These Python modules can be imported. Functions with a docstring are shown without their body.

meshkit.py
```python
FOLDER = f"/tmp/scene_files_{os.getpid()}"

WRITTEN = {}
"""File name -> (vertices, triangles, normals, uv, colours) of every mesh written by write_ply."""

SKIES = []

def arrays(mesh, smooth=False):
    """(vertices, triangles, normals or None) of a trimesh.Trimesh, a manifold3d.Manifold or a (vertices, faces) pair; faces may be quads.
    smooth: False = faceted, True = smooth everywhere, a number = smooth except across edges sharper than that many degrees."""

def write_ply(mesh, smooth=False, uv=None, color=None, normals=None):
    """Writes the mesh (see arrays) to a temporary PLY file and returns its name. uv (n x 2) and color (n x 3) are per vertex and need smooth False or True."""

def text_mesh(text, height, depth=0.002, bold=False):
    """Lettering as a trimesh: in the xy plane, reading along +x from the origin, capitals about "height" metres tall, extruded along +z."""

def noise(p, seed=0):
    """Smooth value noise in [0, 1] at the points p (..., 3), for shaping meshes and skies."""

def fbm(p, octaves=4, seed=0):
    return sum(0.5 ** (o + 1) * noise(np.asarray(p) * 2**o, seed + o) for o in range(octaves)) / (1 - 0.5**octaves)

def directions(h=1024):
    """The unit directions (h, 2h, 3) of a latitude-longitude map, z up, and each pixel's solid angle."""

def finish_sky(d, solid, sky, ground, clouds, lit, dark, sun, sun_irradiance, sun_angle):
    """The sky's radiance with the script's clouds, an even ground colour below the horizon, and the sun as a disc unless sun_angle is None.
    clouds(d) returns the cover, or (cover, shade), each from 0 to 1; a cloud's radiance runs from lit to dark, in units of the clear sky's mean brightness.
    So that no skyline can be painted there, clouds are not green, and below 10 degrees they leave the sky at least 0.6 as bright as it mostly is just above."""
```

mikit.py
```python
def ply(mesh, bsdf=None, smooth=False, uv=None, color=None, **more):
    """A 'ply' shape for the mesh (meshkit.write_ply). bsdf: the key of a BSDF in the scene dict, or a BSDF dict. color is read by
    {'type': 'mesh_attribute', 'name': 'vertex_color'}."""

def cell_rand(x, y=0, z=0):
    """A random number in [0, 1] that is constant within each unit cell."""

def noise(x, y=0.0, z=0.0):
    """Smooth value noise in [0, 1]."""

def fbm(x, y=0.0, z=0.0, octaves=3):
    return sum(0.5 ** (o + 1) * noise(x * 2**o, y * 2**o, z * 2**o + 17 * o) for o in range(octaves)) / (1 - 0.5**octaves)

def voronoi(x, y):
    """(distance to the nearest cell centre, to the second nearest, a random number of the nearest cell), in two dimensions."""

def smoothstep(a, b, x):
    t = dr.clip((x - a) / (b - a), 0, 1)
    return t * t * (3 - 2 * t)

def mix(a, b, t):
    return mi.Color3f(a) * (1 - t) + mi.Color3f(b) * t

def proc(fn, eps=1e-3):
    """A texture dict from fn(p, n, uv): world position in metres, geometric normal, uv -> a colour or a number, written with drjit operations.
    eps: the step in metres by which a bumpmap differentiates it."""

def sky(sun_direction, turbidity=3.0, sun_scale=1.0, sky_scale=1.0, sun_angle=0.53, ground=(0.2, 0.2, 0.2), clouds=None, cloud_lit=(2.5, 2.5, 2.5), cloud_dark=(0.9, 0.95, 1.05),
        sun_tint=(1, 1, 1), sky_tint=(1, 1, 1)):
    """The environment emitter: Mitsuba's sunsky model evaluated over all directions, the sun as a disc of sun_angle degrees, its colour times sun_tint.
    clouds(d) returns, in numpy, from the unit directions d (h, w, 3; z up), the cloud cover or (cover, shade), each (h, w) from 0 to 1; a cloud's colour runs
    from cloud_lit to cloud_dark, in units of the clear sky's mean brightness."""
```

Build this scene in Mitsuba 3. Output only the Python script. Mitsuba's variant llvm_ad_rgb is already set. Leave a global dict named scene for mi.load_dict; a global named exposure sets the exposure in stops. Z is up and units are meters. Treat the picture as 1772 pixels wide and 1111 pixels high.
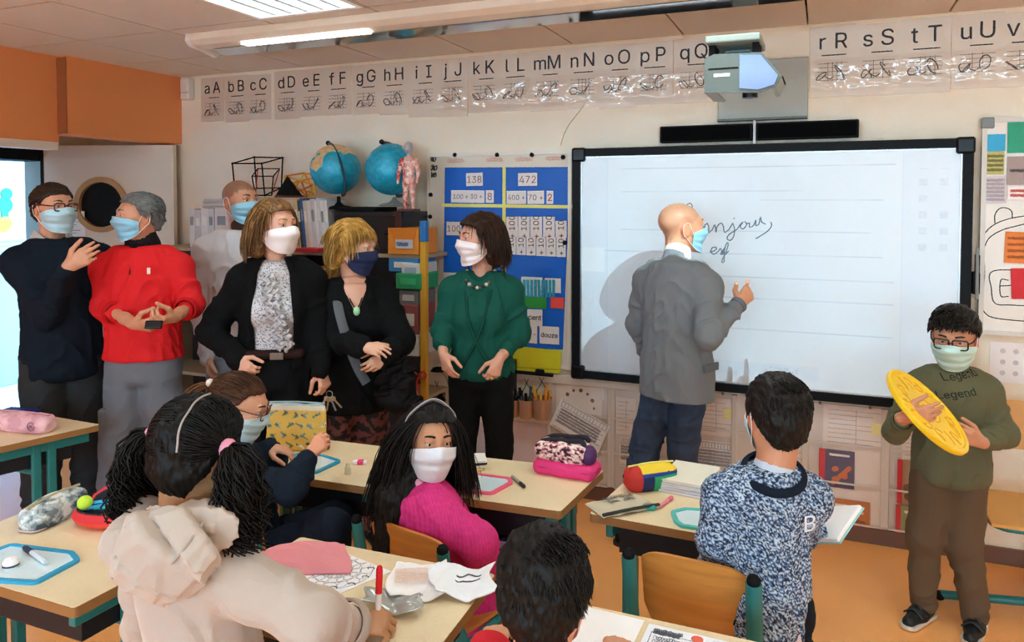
import math, random
import numpy as np, trimesh, manifold3d, shapely
import shapely.geometry as sg
import drjit as dr, mitsuba as mi
import mikit, meshkit
from scipy import ndimage
T = mi.ScalarTransform4f
A = np.array
scene, labels = {}, {}

# ---------------------------------------------------------------- camera, light, exposure
EYE = A([0, 0, 1.65]); YAW, PITCH, FOCAL = math.radians(22.63), math.radians(2.0), 1300.0
FWD = A([-math.sin(YAW), math.cos(YAW), 0]); RGT = A([math.cos(YAW), math.sin(YAW), 0]); UPZ = A([0, 0, 1.0])
CAM_F = FWD * math.cos(PITCH) - UPZ * math.sin(PITCH); CAM_U = FWD * math.sin(PITCH) + UPZ * math.cos(PITCH)
CY = 348 + FOCAL * math.tan(PITCH)
scene['camera'] = {'type': 'perspective', 'fov': 2 * math.degrees(math.atan(886 / FOCAL)), 'fov_axis': 'x', 'near_clip': 0.05, 'far_clip': 100.0,
                   'to_world': T().look_at(origin=EYE.tolist(), target=(EYE + CAM_F).tolist(), up=[0, 0, 1]),
                   'principal_point_offset_y': (555.5 - CY) / 1111}
exposure = -0.06
SKY = [6.4, 11.2, 14.6]      # daylight outside
LAMP = [10.8, 13.2, 13.0]   # ceiling luminaires
BEAM = [4.2, 6.6, 7.4]     # projector lamp
scene['daylight'] = {'type': 'constant', 'radiance': {'type': 'rgb', 'value': SKY}}

# ---------------------------------------------------------------- small helpers
def lin(c):
    """'#rrggbb' (as seen on screen) to linear reflectance."""
    c = c.lstrip('#'); v = np.array([int(c[i:i + 2], 16) for i in (0, 2, 4)]) / 255.0
    return [float(x) for x in np.where(v < .04045, v / 12.92, ((v + .055) / 1.055) ** 2.4)]

def at(u, v, d):
    """The point seen at (u, v) of the 1772 x 1111 frame, d metres ahead of the camera."""
    r = CAM_F + (u - 886) / FOCAL * RGT - (v - CY) / FOCAL * CAM_U
    return EYE + r * d / (r @ FWD)

def on_z(u, v, z):
    r = CAM_F + (u - 886) / FOCAL * RGT - (v - CY) / FOCAL * CAM_U
    return EYE + r * (z - EYE[2]) / r[2]

def on_y(u, v, y=3.97):
    r = CAM_F + (u - 886) / FOCAL * RGT - (v - CY) / FOCAL * CAM_U
    return EYE + r * y / r[1]

def mat(name, color, rough=.6, metallic=0.0, spec=.35, coat=0.0, sheen=0.0, bump=None):
    if name in scene: return name
    col = {'type': 'rgb', 'value': lin(color)} if isinstance(color, str) else color
    d = {'type': 'principled', 'base_color': col, 'roughness': rough, 'metallic': metallic, 'specular': spec}
    if coat: d['clearcoat'] = coat; d['clearcoat_gloss'] = .9
    if sheen: d['sheen'] = sheen
    if bump is not None: d = {'type': 'bumpmap', 'arbitrary': bump[0], 'scale': bump[1], 'bsdf': d}
    scene[name] = {'type': 'twosided', 'bsdf': d}
    return name

def hexmat(color, rough=.6, spec=.35, metallic=0.0):
    return mat('plain_%s_%d_%d_%d' % (color.strip('#'), rough * 100, spec * 100, metallic * 100), color, rough, metallic, spec)

VC = {'type': 'mesh_attribute', 'name': 'vertex_color'}

def numbered(name):
    if not any(k == name or k.startswith(name + '__') for k in used): used.add(name); return name
    i = 1
    while '%s_%03d' % (name, i) in used: i += 1
    used.add('%s_%03d' % (name, i)); return '%s_%03d' % (name, i)
used = set()

def thing(name, label, cat, group=None):
    k = numbered(name); labels[k] = {'label': label, 'category': cat}
    if group: labels[k]['group'] = group
    return k

def obj(name, mesh, m, parent=None, smooth=False, label=None, uv=None, color=None):
    key = numbered(parent + '__' + name if parent else name)
    scene[key] = mikit.ply(mesh, m, smooth=smooth, uv=uv, color=color)
    if label: labels[key] = {'label': label}
    return key

def solo(name, mesh, m, label, cat, group=None, smooth=False, color=None, uv=None):
    """A thing that is one mesh."""
    k = thing(name, label, cat, group); scene[k] = mikit.ply(mesh, m, smooth=smooth, color=color, uv=uv); return k

def struct(name, mesh, m, parent=None, smooth=False, label=None):
    k = obj(name, mesh, m, parent, smooth)
    if not parent: labels[k] = {'kind': 'structure'}
    if label: labels.setdefault(k, {})['label'] = label
    return k

# ---------------------------------------------------------------- mesh makers
def cat(*ms): return trimesh.util.concatenate([m for m in ms if m is not None])
def tm(v, f): return trimesh.Trimesh(np.asarray(v, float), np.asarray(f), process=False)
def box(lo, hi):
    lo, hi = A(lo, float), A(hi, float); return trimesh.creation.box(extents=np.abs(hi - lo), transform=trimesh.transformations.translation_matrix((lo + hi) / 2))
def rbox(size, r=.005, n=2):
    """A box with rounded edges, centred."""
    sx, sy, sz = [max(s / 2 - r, 1e-4) for s in size]
    s = trimesh.creation.icosphere(n, r).vertices
    v = np.vstack([s + A([a * sx, b * sy, c * sz]) for a in (-1, 1) for b in (-1, 1) for c in (-1, 1)])
    return trimesh.convex.convex_hull(v)
def move(m, M=None, t=(0, 0, 0)):
    m = m.copy()
    if M is not None: m.vertices = m.vertices @ np.asarray(M)[:3, :3].T
    m.vertices = m.vertices + A(t); return m
def rotz(a): c, s = math.cos(a), math.sin(a); return A([[c, -s, 0], [s, c, 0], [0, 0, 1.0]])
def rotx(a): c, s = math.cos(a), math.sin(a); return A([[1, 0, 0], [0, c, -s], [0, s, c.real]]) * 1.0
def roty(a): c, s = math.cos(a), math.sin(a); return A([[c, 0, s], [0, 1, 0], [-s, 0, c]]) * 1.0
def unit(v): v = A(v, float); return v / (np.linalg.norm(v) + 1e-12)
def frame(fwd, up=(0, 0, 1)):
    """Columns: right, forward, up."""
    y = unit(fwd); x = unit(np.cross(y, up)); return np.stack([x, y, np.cross(x, y)], 1)
def smooth_path(pts, n=8):
    """Catmull-Rom through the points."""
    p = A(pts, float); p = np.vstack([2 * p[0] - p[1], p, 2 * p[-1] - p[-2]]); out = []
    for i in range(1, len(p) - 2):
        t = np.linspace(0, 1, n, endpoint=False)[:, None]
        a, b, c, d = p[i - 1:i + 3]
        out.append(.5 * (2 * b + (c - a) * t + (2 * a - 5 * b + 4 * c - d) * t ** 2 + (3 * b - a - 3 * c + d) * t ** 3))
    return np.vstack(out + [p[-2][None]])
def tube(pts, r, sides=8, closed=False, flat=1.0):
    p = A(pts, float); n = len(p); r = np.broadcast_to(r, (n,))
    t = np.roll(p, -1, 0) - np.roll(p, 1, 0) if closed else np.gradient(p, axis=0)
    t /= np.linalg.norm(t, axis=1, keepdims=True) + 1e-12
    a = np.cross(t[0], [0, 0, 1]) if abs(t[0][2]) < .9 else np.cross(t[0], [1, 0, 0]); a = unit(a); fr = []
    for i in range(n):
        a = unit(a - t[i] * (a @ t[i])); fr.append((a, np.cross(t[i], a)))
    an = np.arange(sides) * 2 * np.pi / sides
    v = np.vstack([p[i] + r[i] * (np.cos(an)[:, None] * fr[i][0] + flat * np.sin(an)[:, None] * fr[i][1]) for i in range(n)])
    f = []
    for i in range(n if closed else n - 1):
        j = (i + 1) % n
        for k in range(sides):
            l = (k + 1) % sides; f += [[i * sides + k, i * sides + l, j * sides + l], [i * sides + k, j * sides + l, j * sides + k]]
    if not closed:
        v = np.vstack([v, p[0], p[-1]]); c0, c1 = len(v) - 2, len(v) - 1
        for k in range(sides):
            l = (k + 1) % sides; f += [[c0, l, k], [c1, (n - 1) * sides + k, (n - 1) * sides + l]]
    return tm(v, f)
def prism(poly, h, M=None, t=(0, 0, 0)):
    """Extrude a 2-D outline (points or shapely polygon) by h along z."""
    g = poly if hasattr(poly, 'geom_type') else sg.Polygon(poly)
    gs = getattr(g, 'geoms', [g])
    return move(cat(*[trimesh.creation.extrude_polygon(q, h, engine='earcut') for q in gs if q.area > 1e-9]), M, t)
def lathe(prof, n=32, M=None, t=(0, 0, 0)):
    p = A(prof, float); an = np.arange(n) * 2 * np.pi / n
    v = np.vstack([np.stack([p[:, 0] * math.cos(a), p[:, 0] * math.sin(a), p[:, 1]], 1) for a in an]); m = len(p); f = []
    for i in range(n):
        j = (i + 1) % n
        for k in range(m - 1): f += [[i * m + k, j * m + k, j * m + k + 1], [i * m + k, j * m + k + 1, i * m + k + 1]]
    return move(tm(v, f), M, t)
def rrect(w, h, r, n=6):
    return sg.box(-w / 2 + r, -h / 2 + r, w / 2 - r, h / 2 - r).buffer(r, quad_segs=n)
def grid_sheet(nu, nv, fn, thick=.0006):
    """A thin sheet over (u, v) in [0,1]^2 with fn(u, v) -> xyz arrays; closed, with two sides."""
    u, v = np.meshgrid(np.linspace(0, 1, nu), np.linspace(0, 1, nv), indexing='ij')
    p = np.stack(fn(u, v), -1); du = np.gradient(p, axis=0); dv = np.gradient(p, axis=1)
    n = np.cross(du, dv); n /= np.linalg.norm(n, axis=-1, keepdims=True) + 1e-12
    q = p - n * thick; V = np.vstack([p.reshape(-1, 3), q.reshape(-1, 3)]); N = nu * nv
    i = np.arange(N).reshape(nu, nv); a, b, c, d = i[:-1, :-1].ravel(), i[1:, :-1].ravel(), i[1:, 1:].ravel(), i[:-1, 1:].ravel()
    f = [np.stack([a, b, c], 1), np.stack([a, c, d], 1), np.stack([a, c, b], 1) + N, np.stack([a, d, c], 1) + N]
    edge = np.concatenate([i[0, :], i[1:, -1], i[-1, ::-1][1:], i[::-1, 0][1:]])
    e0, e1 = edge[:-1], edge[1:]; f += [np.stack([e0, e1, e1 + N], 1), np.stack([e0, e1 + N, e0 + N], 1)]
    return tm(V, np.vstack(f))
XZ = A([[1, 0, 0], [0, 0, 1], [0, -1, 0]]) * 1.0     # turns the xy plane upright: x -> x, y -> z, its +z side faces -y (into the room)
XZ = A([[1, 0, 0], [0, 0, -1], [0, 1, 0]]) * 1.0
def text_on_wall(s, h, x, y, z, depth=.0006, bold=False, center=True):
    m = meshkit.text_mesh(s, h, depth, bold)
    if center: m.vertices[:, 0] -= (m.vertices[:, 0].min() + m.vertices[:, 0].max()) / 2
    return move(m, XZ, (x, y, z))
# ---------------------------------------------------------------- implicit surfaces: figures, clothes, soft things
def smin(a, b, k):
    if k <= 0: return np.minimum(a, b)
    h = np.maximum(k - np.abs(a - b), 0) / k; return np.minimum(a, b) - h * h * k * .25
class Sdf:
    def __init__(s): s.it = []; s.cuts = []; s.dis = None
    def add(s, fn, lo, hi, k=.01, op='u'): s.it.append((fn, A(lo, float), A(hi, float), k, op)); return s
    def cap(s, a, b, ra, rb=None, k=.01, op='u', wr=None):
        """Cone with round ends from a to b. wr = (depth, crossings per metre, seed): cloth folds around it."""
        a, b = A(a, float), A(b, float); rb = ra if rb is None else rb; d = b - a; L2 = d @ d + 1e-12; R = max(ra, rb) + .02
        def fn(p):
            q = p - a; t = np.clip(q @ d / L2, 0, 1); w = q - t[:, None] * d; e = np.linalg.norm(w, axis=1) - (ra + (rb - ra) * t)
            if wr: 
                L = math.sqrt(L2); x = np.stack([t * L * wr[1] + .35 * (w[:, 2] + w[:, 0]) * wr[1], w[:, 0] * 9 + wr[2], w[:, 1] * 9 + w[:, 2] * 7], 1)
                e = e + wr[0] * np.minimum(3.4 * np.abs(meshkit.noise(x, 3) * 2 - 1) - 1.0, .5)
            return e
        return s.add(fn, np.minimum(a, b) - R, np.maximum(a, b) + R, k, op)
    def ell(s, c, r, R=None, k=.01, op='u'):
        c, r = A(c, float), A(r, float); R = np.eye(3) if R is None else A(R); e = np.abs(R) @ r + .01
        def fn(p):
            q = (p - c) @ R; k0 = np.linalg.norm(q / r, axis=1); k1 = np.linalg.norm(q / r ** 2, axis=1); return k0 * (k0 - 1) / (k1 + 1e-9)
        return s.add(fn, c - e, c + e, k, op)
    def loft(s, st, k=.03, op='u', wr=None, cap0=.3, cap1=.3):
        """Stations (centre, right axis, half width, half depth): an elliptic trunk through them."""
        C = A([x[0] for x in st], float); W = A([x[2] for x in st], float); D = A([x[3] for x in st], float); Xs = A([unit(x[1]) for x in st])
        seg = np.linalg.norm(np.diff(C, axis=0), axis=1); S = np.concatenate([[0], np.cumsum(seg)]); tot = S[-1]
        def fn(p):
            best = np.full(len(p), 1e9); bi = np.zeros(len(p), int); bt = np.zeros(len(p))
            for i in range(len(C) - 1):
                d = C[i + 1] - C[i]; t = (p - C[i]) @ d / (d @ d); tc = np.clip(t, 0, 1); e = np.linalg.norm(p - C[i] - tc[:, None] * d, axis=1)
                m = e < best; best[m] = e[m]; bi[m] = i; bt[m] = tc[m]
            ts = bt * bt * (3 - 2 * bt) * .5 + bt * .5
            ip = lambda a: a[bi] + (a[bi + 1] - a[bi]) * (ts if a.ndim == 1 else ts[:, None])
            c = C[bi] + (C[bi + 1] - C[bi]) * bt[:, None]; dirs = np.diff(C, axis=0); dirs /= np.linalg.norm(dirs, axis=1, keepdims=True); z = dirs[bi]
            x = ip(Xs); x -= z * (x * z).sum(1, keepdims=True); x /= np.linalg.norm(x, axis=1, keepdims=True); y = np.cross(z, x)
            w, dd = ip(W), ip(D); q = p - c; qx, qy, qz = (q * x).sum(1), (q * y).sum(1), (q * z).sum(1)
            k0 = np.sqrt((qx / w) ** 2 + (qy / dd) ** 2); k1 = np.sqrt((qx / w ** 2) ** 2 + (qy / dd ** 2) ** 2)
            e = np.where(k0 < .3, -np.minimum(w, dd) * (1 - k0), k0 * (k0 - 1) / (k1 + 1e-9))
            if wr:
                sp = S[bi] + bt * seg[bi]; an = np.arctan2(qy / dd, qx / w)
                nx = np.stack([sp * wr[1] + wr[3] * np.sin(an * 2 + wr[2]), np.cos(an) * wr[4] + wr[2], np.sin(an) * wr[4]], 1); e = e + wr[0] * np.minimum(3.4 * np.abs(meshkit.noise(nx, 5) * 2 - 1) - 1.0, .5)
            ez = np.abs(qz); rr = np.minimum(w, dd) * .35
            e2 = e + rr; z2 = ez  # rounded ends
            out = np.minimum(np.maximum(e2, z2), 0) + np.sqrt(np.maximum(e2, 0) ** 2 + np.maximum(z2, 0) ** 2) - rr
            return np.where(ez > 1e-6, out, e)
        R = max(W.max(), D.max()) + .02; return s.add(fn, C.min(0) - R, C.max(0) + R, k, op)
    def cut(s, n, o, keep_below=True):
        """Drop what lies on the side of plane (point o) that n points to."""
        s.cuts.append((unit(n), A(o, float))); return s
    def ev(s, p, far=1.0, mg=.05, plain=False):
        p = np.asarray(p, float); v = np.full(len(p), far)
        for fn, lo, hi, k, op in s.it:
            a, b = lo - k - mg, hi + k + mg
            m = np.flatnonzero((p[:, 0] > a[0]) & (p[:, 0] < b[0]) & (p[:, 1] > a[1]) & (p[:, 1] < b[1]) & (p[:, 2] > a[2]) & (p[:, 2] < b[2]))
            if not len(m): continue
            e = fn(p[m]); w = v[m]; v[m] = smin(w, e, k) if op == 'u' else -smin(-w, e, k) if op == 's' else np.maximum(w, e)
        for n, o in s.cuts: v = np.maximum(v, (p - o) @ n)
        if s.dis is not None and not plain: v = v + s.dis(p, v)
        return v
    def mesh(s, h, lo=None, hi=None):
        """Sampled in blocks; only those near the surface are filled in."""
        B = 4; lo = A(lo if lo is not None else np.min([x[1] for x in s.it if x[4] == 'u'], 0)) - 2 * h; hi = A(hi if hi is not None else np.max([x[2] for x in s.it if x[4] == 'u'], 0)) + 2 * h
        nb = np.ceil((hi - lo) / h / B).astype(int) + 1; rad = B * h * .87; c = np.stack(np.meshgrid(*[lo[i] + (np.arange(nb[i]) * B + (B - 1) / 2) * h for i in range(3)], indexing='ij'), -1).reshape(-1, 3)
        vc = s.ev(c, mg=rad + .03, plain=True); act = np.flatnonzero(np.abs(vc) < rad * 1.2 + .014); W = np.where(vc < 0, -1.0, 1.0)[:, None] * np.ones((1, B ** 3))
        o = np.stack(np.meshgrid(*[np.arange(B) - (B - 1) / 2] * 3, indexing='ij'), -1).reshape(-1, 3) * h; p = (c[act][:, None] + o[None]).reshape(-1, 3); v = s.ev(p, mg=.02, plain=True)
        if s.dis is not None:
            near = np.abs(v) < 3 * h + .006; v[near] += s.dis(p[near], v[near])
        W[act] = v.reshape(len(act), -1); V = W.reshape(*nb, B, B, B).transpose(0, 3, 1, 4, 2, 5).reshape(*(nb * B)); return nets(V, lo, h)
def nets(V, lo, h):
    """Surface nets: the zero surface of the grid V as a trimesh."""
    ins = V < 0; cells = tuple(x - 1 for x in V.shape); cnt = np.zeros(cells, np.int8)
    for d in np.ndindex(2, 2, 2): cnt += ins[d[0]:d[0] + cells[0], d[1]:d[1] + cells[1], d[2]:d[2] + cells[2]]
    act = (cnt > 0) & (cnt < 8); idx = np.argwhere(act); ids = np.full(cells, -1, np.int64); ids[act] = np.arange(len(idx))
    acc = np.zeros((len(idx), 3)); num = np.zeros(len(idx))
    for axis in range(3):
        o = [a for a in range(3) if a != axis]
        for p, q in np.ndindex(2, 2):
            a = idx.copy(); a[:, o[0]] += p; a[:, o[1]] += q; b = a.copy(); b[:, axis] += 1
            va, vb = V[tuple(a.T)], V[tuple(b.T)]; m = (va < 0) != (vb < 0); t = va[m] / (va[m] - vb[m])
            pt = (a[m] - idx[m]).astype(float); pt[:, axis] += t; acc[m] += pt; num[m] += 1
    v = lo + (idx + acc / num[:, None]) * h; F = []
    for axis in range(3):
        o1, o2 = (axis + 1) % 3, (axis + 2) % 3
        sl0 = [slice(None)] * 3; sl1 = [slice(None)] * 3; sl0[axis] = slice(0, -1); sl1[axis] = slice(1, None)
        a, b = ins[tuple(sl0)], ins[tuple(sl1)]; e = np.argwhere(a != b); e = e[(e[:, o1] > 0) & (e[:, o2] > 0) & (e[:, o1] < V.shape[o1] - 1) & (e[:, o2] < V.shape[o2] - 1)]
        if not len(e): continue
        fl = a[tuple(e.T)]; q = []
        for p1, p2 in ((1, 1), (0, 1), (0, 0), (1, 0)):
            c = e.copy(); c[:, o1] -= p1; c[:, o2] -= p2; q.append(ids[tuple(c.T)])
        q = np.stack(q, 1); q[~fl] = q[~fl][:, ::-1]; F += [q[:, [0, 1, 2]], q[:, [0, 2, 3]]]
    return tm(v, np.vstack(F))
def slim(m, tol=.0006):
    """Fewer triangles where the surface is flat."""
    try:
        q = manifold3d.Manifold(manifold3d.Mesh(np.asarray(m.vertices, np.float32), np.asarray(m.faces, np.uint32)))
        if q.is_empty(): return m
        q = q.simplify(tol).to_mesh(); return tm(q.vert_properties[:, :3], q.tri_verts)
    except Exception: return m
def join(ms):
    """One continuous surface of several closed meshes."""
    try:
        q = [manifold3d.Manifold(manifold3d.Mesh(np.asarray(m.vertices, np.float32), np.asarray(m.faces, np.uint32))) for m in ms]
        if any(x.is_empty() for x in q): return cat(*ms)
        r = q[0]
        for x in q[1:]: r = r + x
        r = r.simplify(.0004).to_mesh(); return tm(r.vert_properties[:, :3], r.tri_verts)
    except Exception: return cat(*ms)
# ---------------------------------------------------------------- the room
WALL_Y = 3.97
def floor_col(p, n, uv):
    a = mikit.fbm(p.x * 3, p.y * 3, octaves=3); b = mikit.noise(p.x * 160, p.y * 160)
    return mikit.mix(lin('#ee9c53'), lin('#f4aa64'), a * .7 + b * .3)
mat('floor_vinyl', mikit.proc(floor_col), .38, spec=.4)
def wall_col(p, n, uv):
    a = mikit.fbm(p.x * 2.2, p.y * 2.2 + p.z * 2.4, octaves=3); return mikit.mix(lin('#ebe3cf'), lin('#f0e8d6'), a)
mat('wall_paint', mikit.proc(wall_col), .75)
mat('orange_paint', '#db8046', .7); mat('orange_dark_paint', '#8f4a22', .7); mat('cream_paint', '#e2d6c6', .6)  # the dark orange stands for shade on the beam end
mat('ceiling_tile', '#c6b7a7', .9, spec=.1); mat('ceiling_void', '#8d7c6c', .9, spec=.1)
mat('plinth', '#6a4a3a', .6); mat('door_paint', '#d9c7b3', .45); mat('black_gloss', '#0a0a0b', .3, spec=.25); mat('black_matt', '#0c0c0e', .7, spec=.15)
mat('white_paint', '#e8e6e2', .5); mat('steel', '#b9bcc0', .3, metallic=1.0); mat('grey_plastic', '#7b7f7c', .45)
struct('floor', box([-5.25, -3.2, -.06], [3.2, 4.12, 0]), 'floor_vinyl')
struct('wall_back', box([-5.25, WALL_Y, 0], [3.2, 4.14, 2.75]), 'wall_paint')
struct('wall_rear', cat(box([-5.25, -3.3, 0], [3.2, -3.2, .9]), box([-5.25, -3.3, 2.3], [3.2, -3.2, 2.75]), box([-5.25, -3.3, .9], [-4.2, -3.2, 2.3]),
       box([-2.2, -3.3, .9], [-1.5, -3.2, 2.3]), box([.5, -3.3, .9], [1.1, -3.2, 2.3]), box([2.9, -3.3, .9], [3.2, -3.2, 2.3])), 'wall_paint')
struct('wall_right', box([3.1, -3.2, 0], [3.2, 4.1, 2.75]), 'wall_paint')
for i, (x0, x1) in enumerate(((-4.2, -2.2), (-1.5, .5), (1.1, 2.9))):
    k = struct('window_%d' % (i + 1), cat(box([x0, -3.28, .9], [x0 + .05, -3.2, 2.3]), box([x1 - .05, -3.28, .9], [x1, -3.2, 2.3]), box([x0, -3.28, .9], [x1, -3.2, .95]), box([x0, -3.28, 2.25], [x1, -3.2, 2.3]), box([(x0 + x1) / 2 - .03, -3.28, .9], [(x0 + x1) / 2 + .03, -3.2, 2.3])), 'white_paint')
# left wall: a lower beam over the vestibule, a box beam further back, the vestibule behind
struct('wall_left', cat(box([-4.34, -3.2, 2.0], [-4.225, 3.11, 2.75]), box([-4.34, -3.2, 0], [-4.225, 1.9, 2.0])), 'orange_paint')
struct('trim_1', box([-4.33, 1.9, 1.955], [-4.215, 3.1, 2.0]), 'cream_paint')
struct('trim_2', box([-4.225, 3.104, 2.05], [-4.149, 3.111, 2.50]), 'orange_dark_paint')  # shade of the beam's end face, painted as a thin darker strip
struct('wall_left_beam', box([-4.34, 3.11, 2.05], [-4.15, WALL_Y, 2.75]), 'orange_paint')
struct('wall_vestibule', cat(box([-5.25, 1.9, 2.04], [-5.05, 3.97, 2.75]), box([-5.25, 3.66, 0], [-5.05, 3.97, 2.04]), box([-5.25, 1.8, 0], [-4.3, 1.9, 2.75]), box([-5.25, 1.9, 0], [-5.05, 2.66, 2.04]),
       box([-5.25, 1.8, 2.5], [-4.3, 3.97, 2.6])), 'wall_paint')
struct('door_2', cat(box([-5.27, 3.615, 0], [-5.03, 3.66, 2.04]), box([-5.27, 2.66, 0], [-5.03, 2.70, 2.04])), 'grey_plastic')
struct('door_2_head', box([-5.27, 2.70, 1.93], [-5.03, 3.615, 2.04]), 'black_matt')
# outside: a passage in daylight, its roof and end wall added to dim it
mat('outside_white', '#a4abb0', .6); mat('outside_blue', '#84b4e0', .6); mat('outside_floor', '#cdd6df', .5)
struct('wall_passage', box([-6.9, -.9, 1.30], [-6.75, 6.5, 2.9]), 'outside_white')
struct('wall_passage_end', box([-7.2, 6.4, 0], [-5.0, 6.55, 2.9]), 'outside_white')  # unseen wall, added to keep daylight off the passage
struct('wall_passage_dado', box([-6.9, -.9, 0], [-6.74, 6.4, 1.30]), 'outside_blue')
struct('floor_passage', box([-7.2, -1, -.06], [-5.25, 7, -.005]), 'outside_floor')
struct('roof_passage', box([-9.5, -1.2, 2.9], [-5.25, 7.2, 3.05]), 'outside_white')  # unseen roof, added to cut the sky light on the passage wall
# ceiling: slab, tiles, each its own piece
CZ = 2.51
struct('ceiling', cat(box([-4.3, -3.2, CZ + .09], [3.2, WALL_Y, 2.66])), 'ceiling_void')
xs = [-4.29 + .6 * i for i in range(14)]; ys = [-3.14 + .6 * i for i in range(13)]
LUM = [(-2.19, 2.56), (-.39, 2.56), (1.41, 2.56), (-2.19, .76), (-.39, .76), (1.41, .76), (-2.19, -1.64), (-.39, -1.64), (1.41, -1.64)]
tile = None
for x in xs:
    for y in ys:
        x0, x1, y0, y1 = x + .004, min(x + .596, 3.1), y + .004, min(y + .596, WALL_Y)
        if x1 - x0 < .05 or y1 - y0 < .05: continue
        if any(abs(x + .3 - lx) < .1 and abs(y + .3 - ly) < .1 for lx, ly in LUM): continue
        obj('tile', move(rbox([x1 - x0, y1 - y0, .016], .003, 1), t=((x0 + x1) / 2, (y0 + y1) / 2, CZ + .008)), 'ceiling_tile', 'ceiling')
# recessed ceiling luminaires with louvres (one shows)
mat('louvre_metal', '#9aa0a3', .4)
def luminaire(x, y, seen, lab):
    t = thing('ceiling_light', lab, 'ceiling light', None if seen else 'ceiling lights out of view')
    w, l = .29, .29
    fr = cat(*[box([x - w, y + s * (l - .012) - .012, CZ - .004], [x + w, y + s * (l - .012) + .012, CZ + .07]) for s in (-1, 1)], *[box([x + s * (w - .012) - .012, y - l, CZ - .004], [x + s * (w - .012) + .012, y + l, CZ + .07]) for s in (-1, 1)])
    obj('frame', fr, 'white_paint', t)
    k = obj('diffuser', box([x - w + .02, y - l + .02, CZ + .065], [x + w - .02, y + l - .02, CZ + .072]), 'white_paint', t)
    scene[k]['emitter'] = {'type': 'area', 'radiance': {'type': 'rgb', 'value': LAMP}}
    if seen:
        for i in range(1, 6):
            a = x - w + .024 + (2 * w - .048) * i / 6; obj('louvre_fin', prism([(a - .006, 0), (a + .006, 0), (a + .001, .045), (a - .001, .045)], 2 * l - .05, A([[1, 0, 0], [0, 0, 1], [0, 1, 0]]) * 1.0, (0, y - l + .025, CZ + .002)), 'louvre_metal', t)
        for i in range(1, 10):
            b = y - l + .024 + (2 * l - .048) * i / 10; obj('louvre_blade', box([x - w + .025, b - .0012, CZ + .012], [x + w - .025, b + .0012, CZ + .042]), 'louvre_metal', t)
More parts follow.
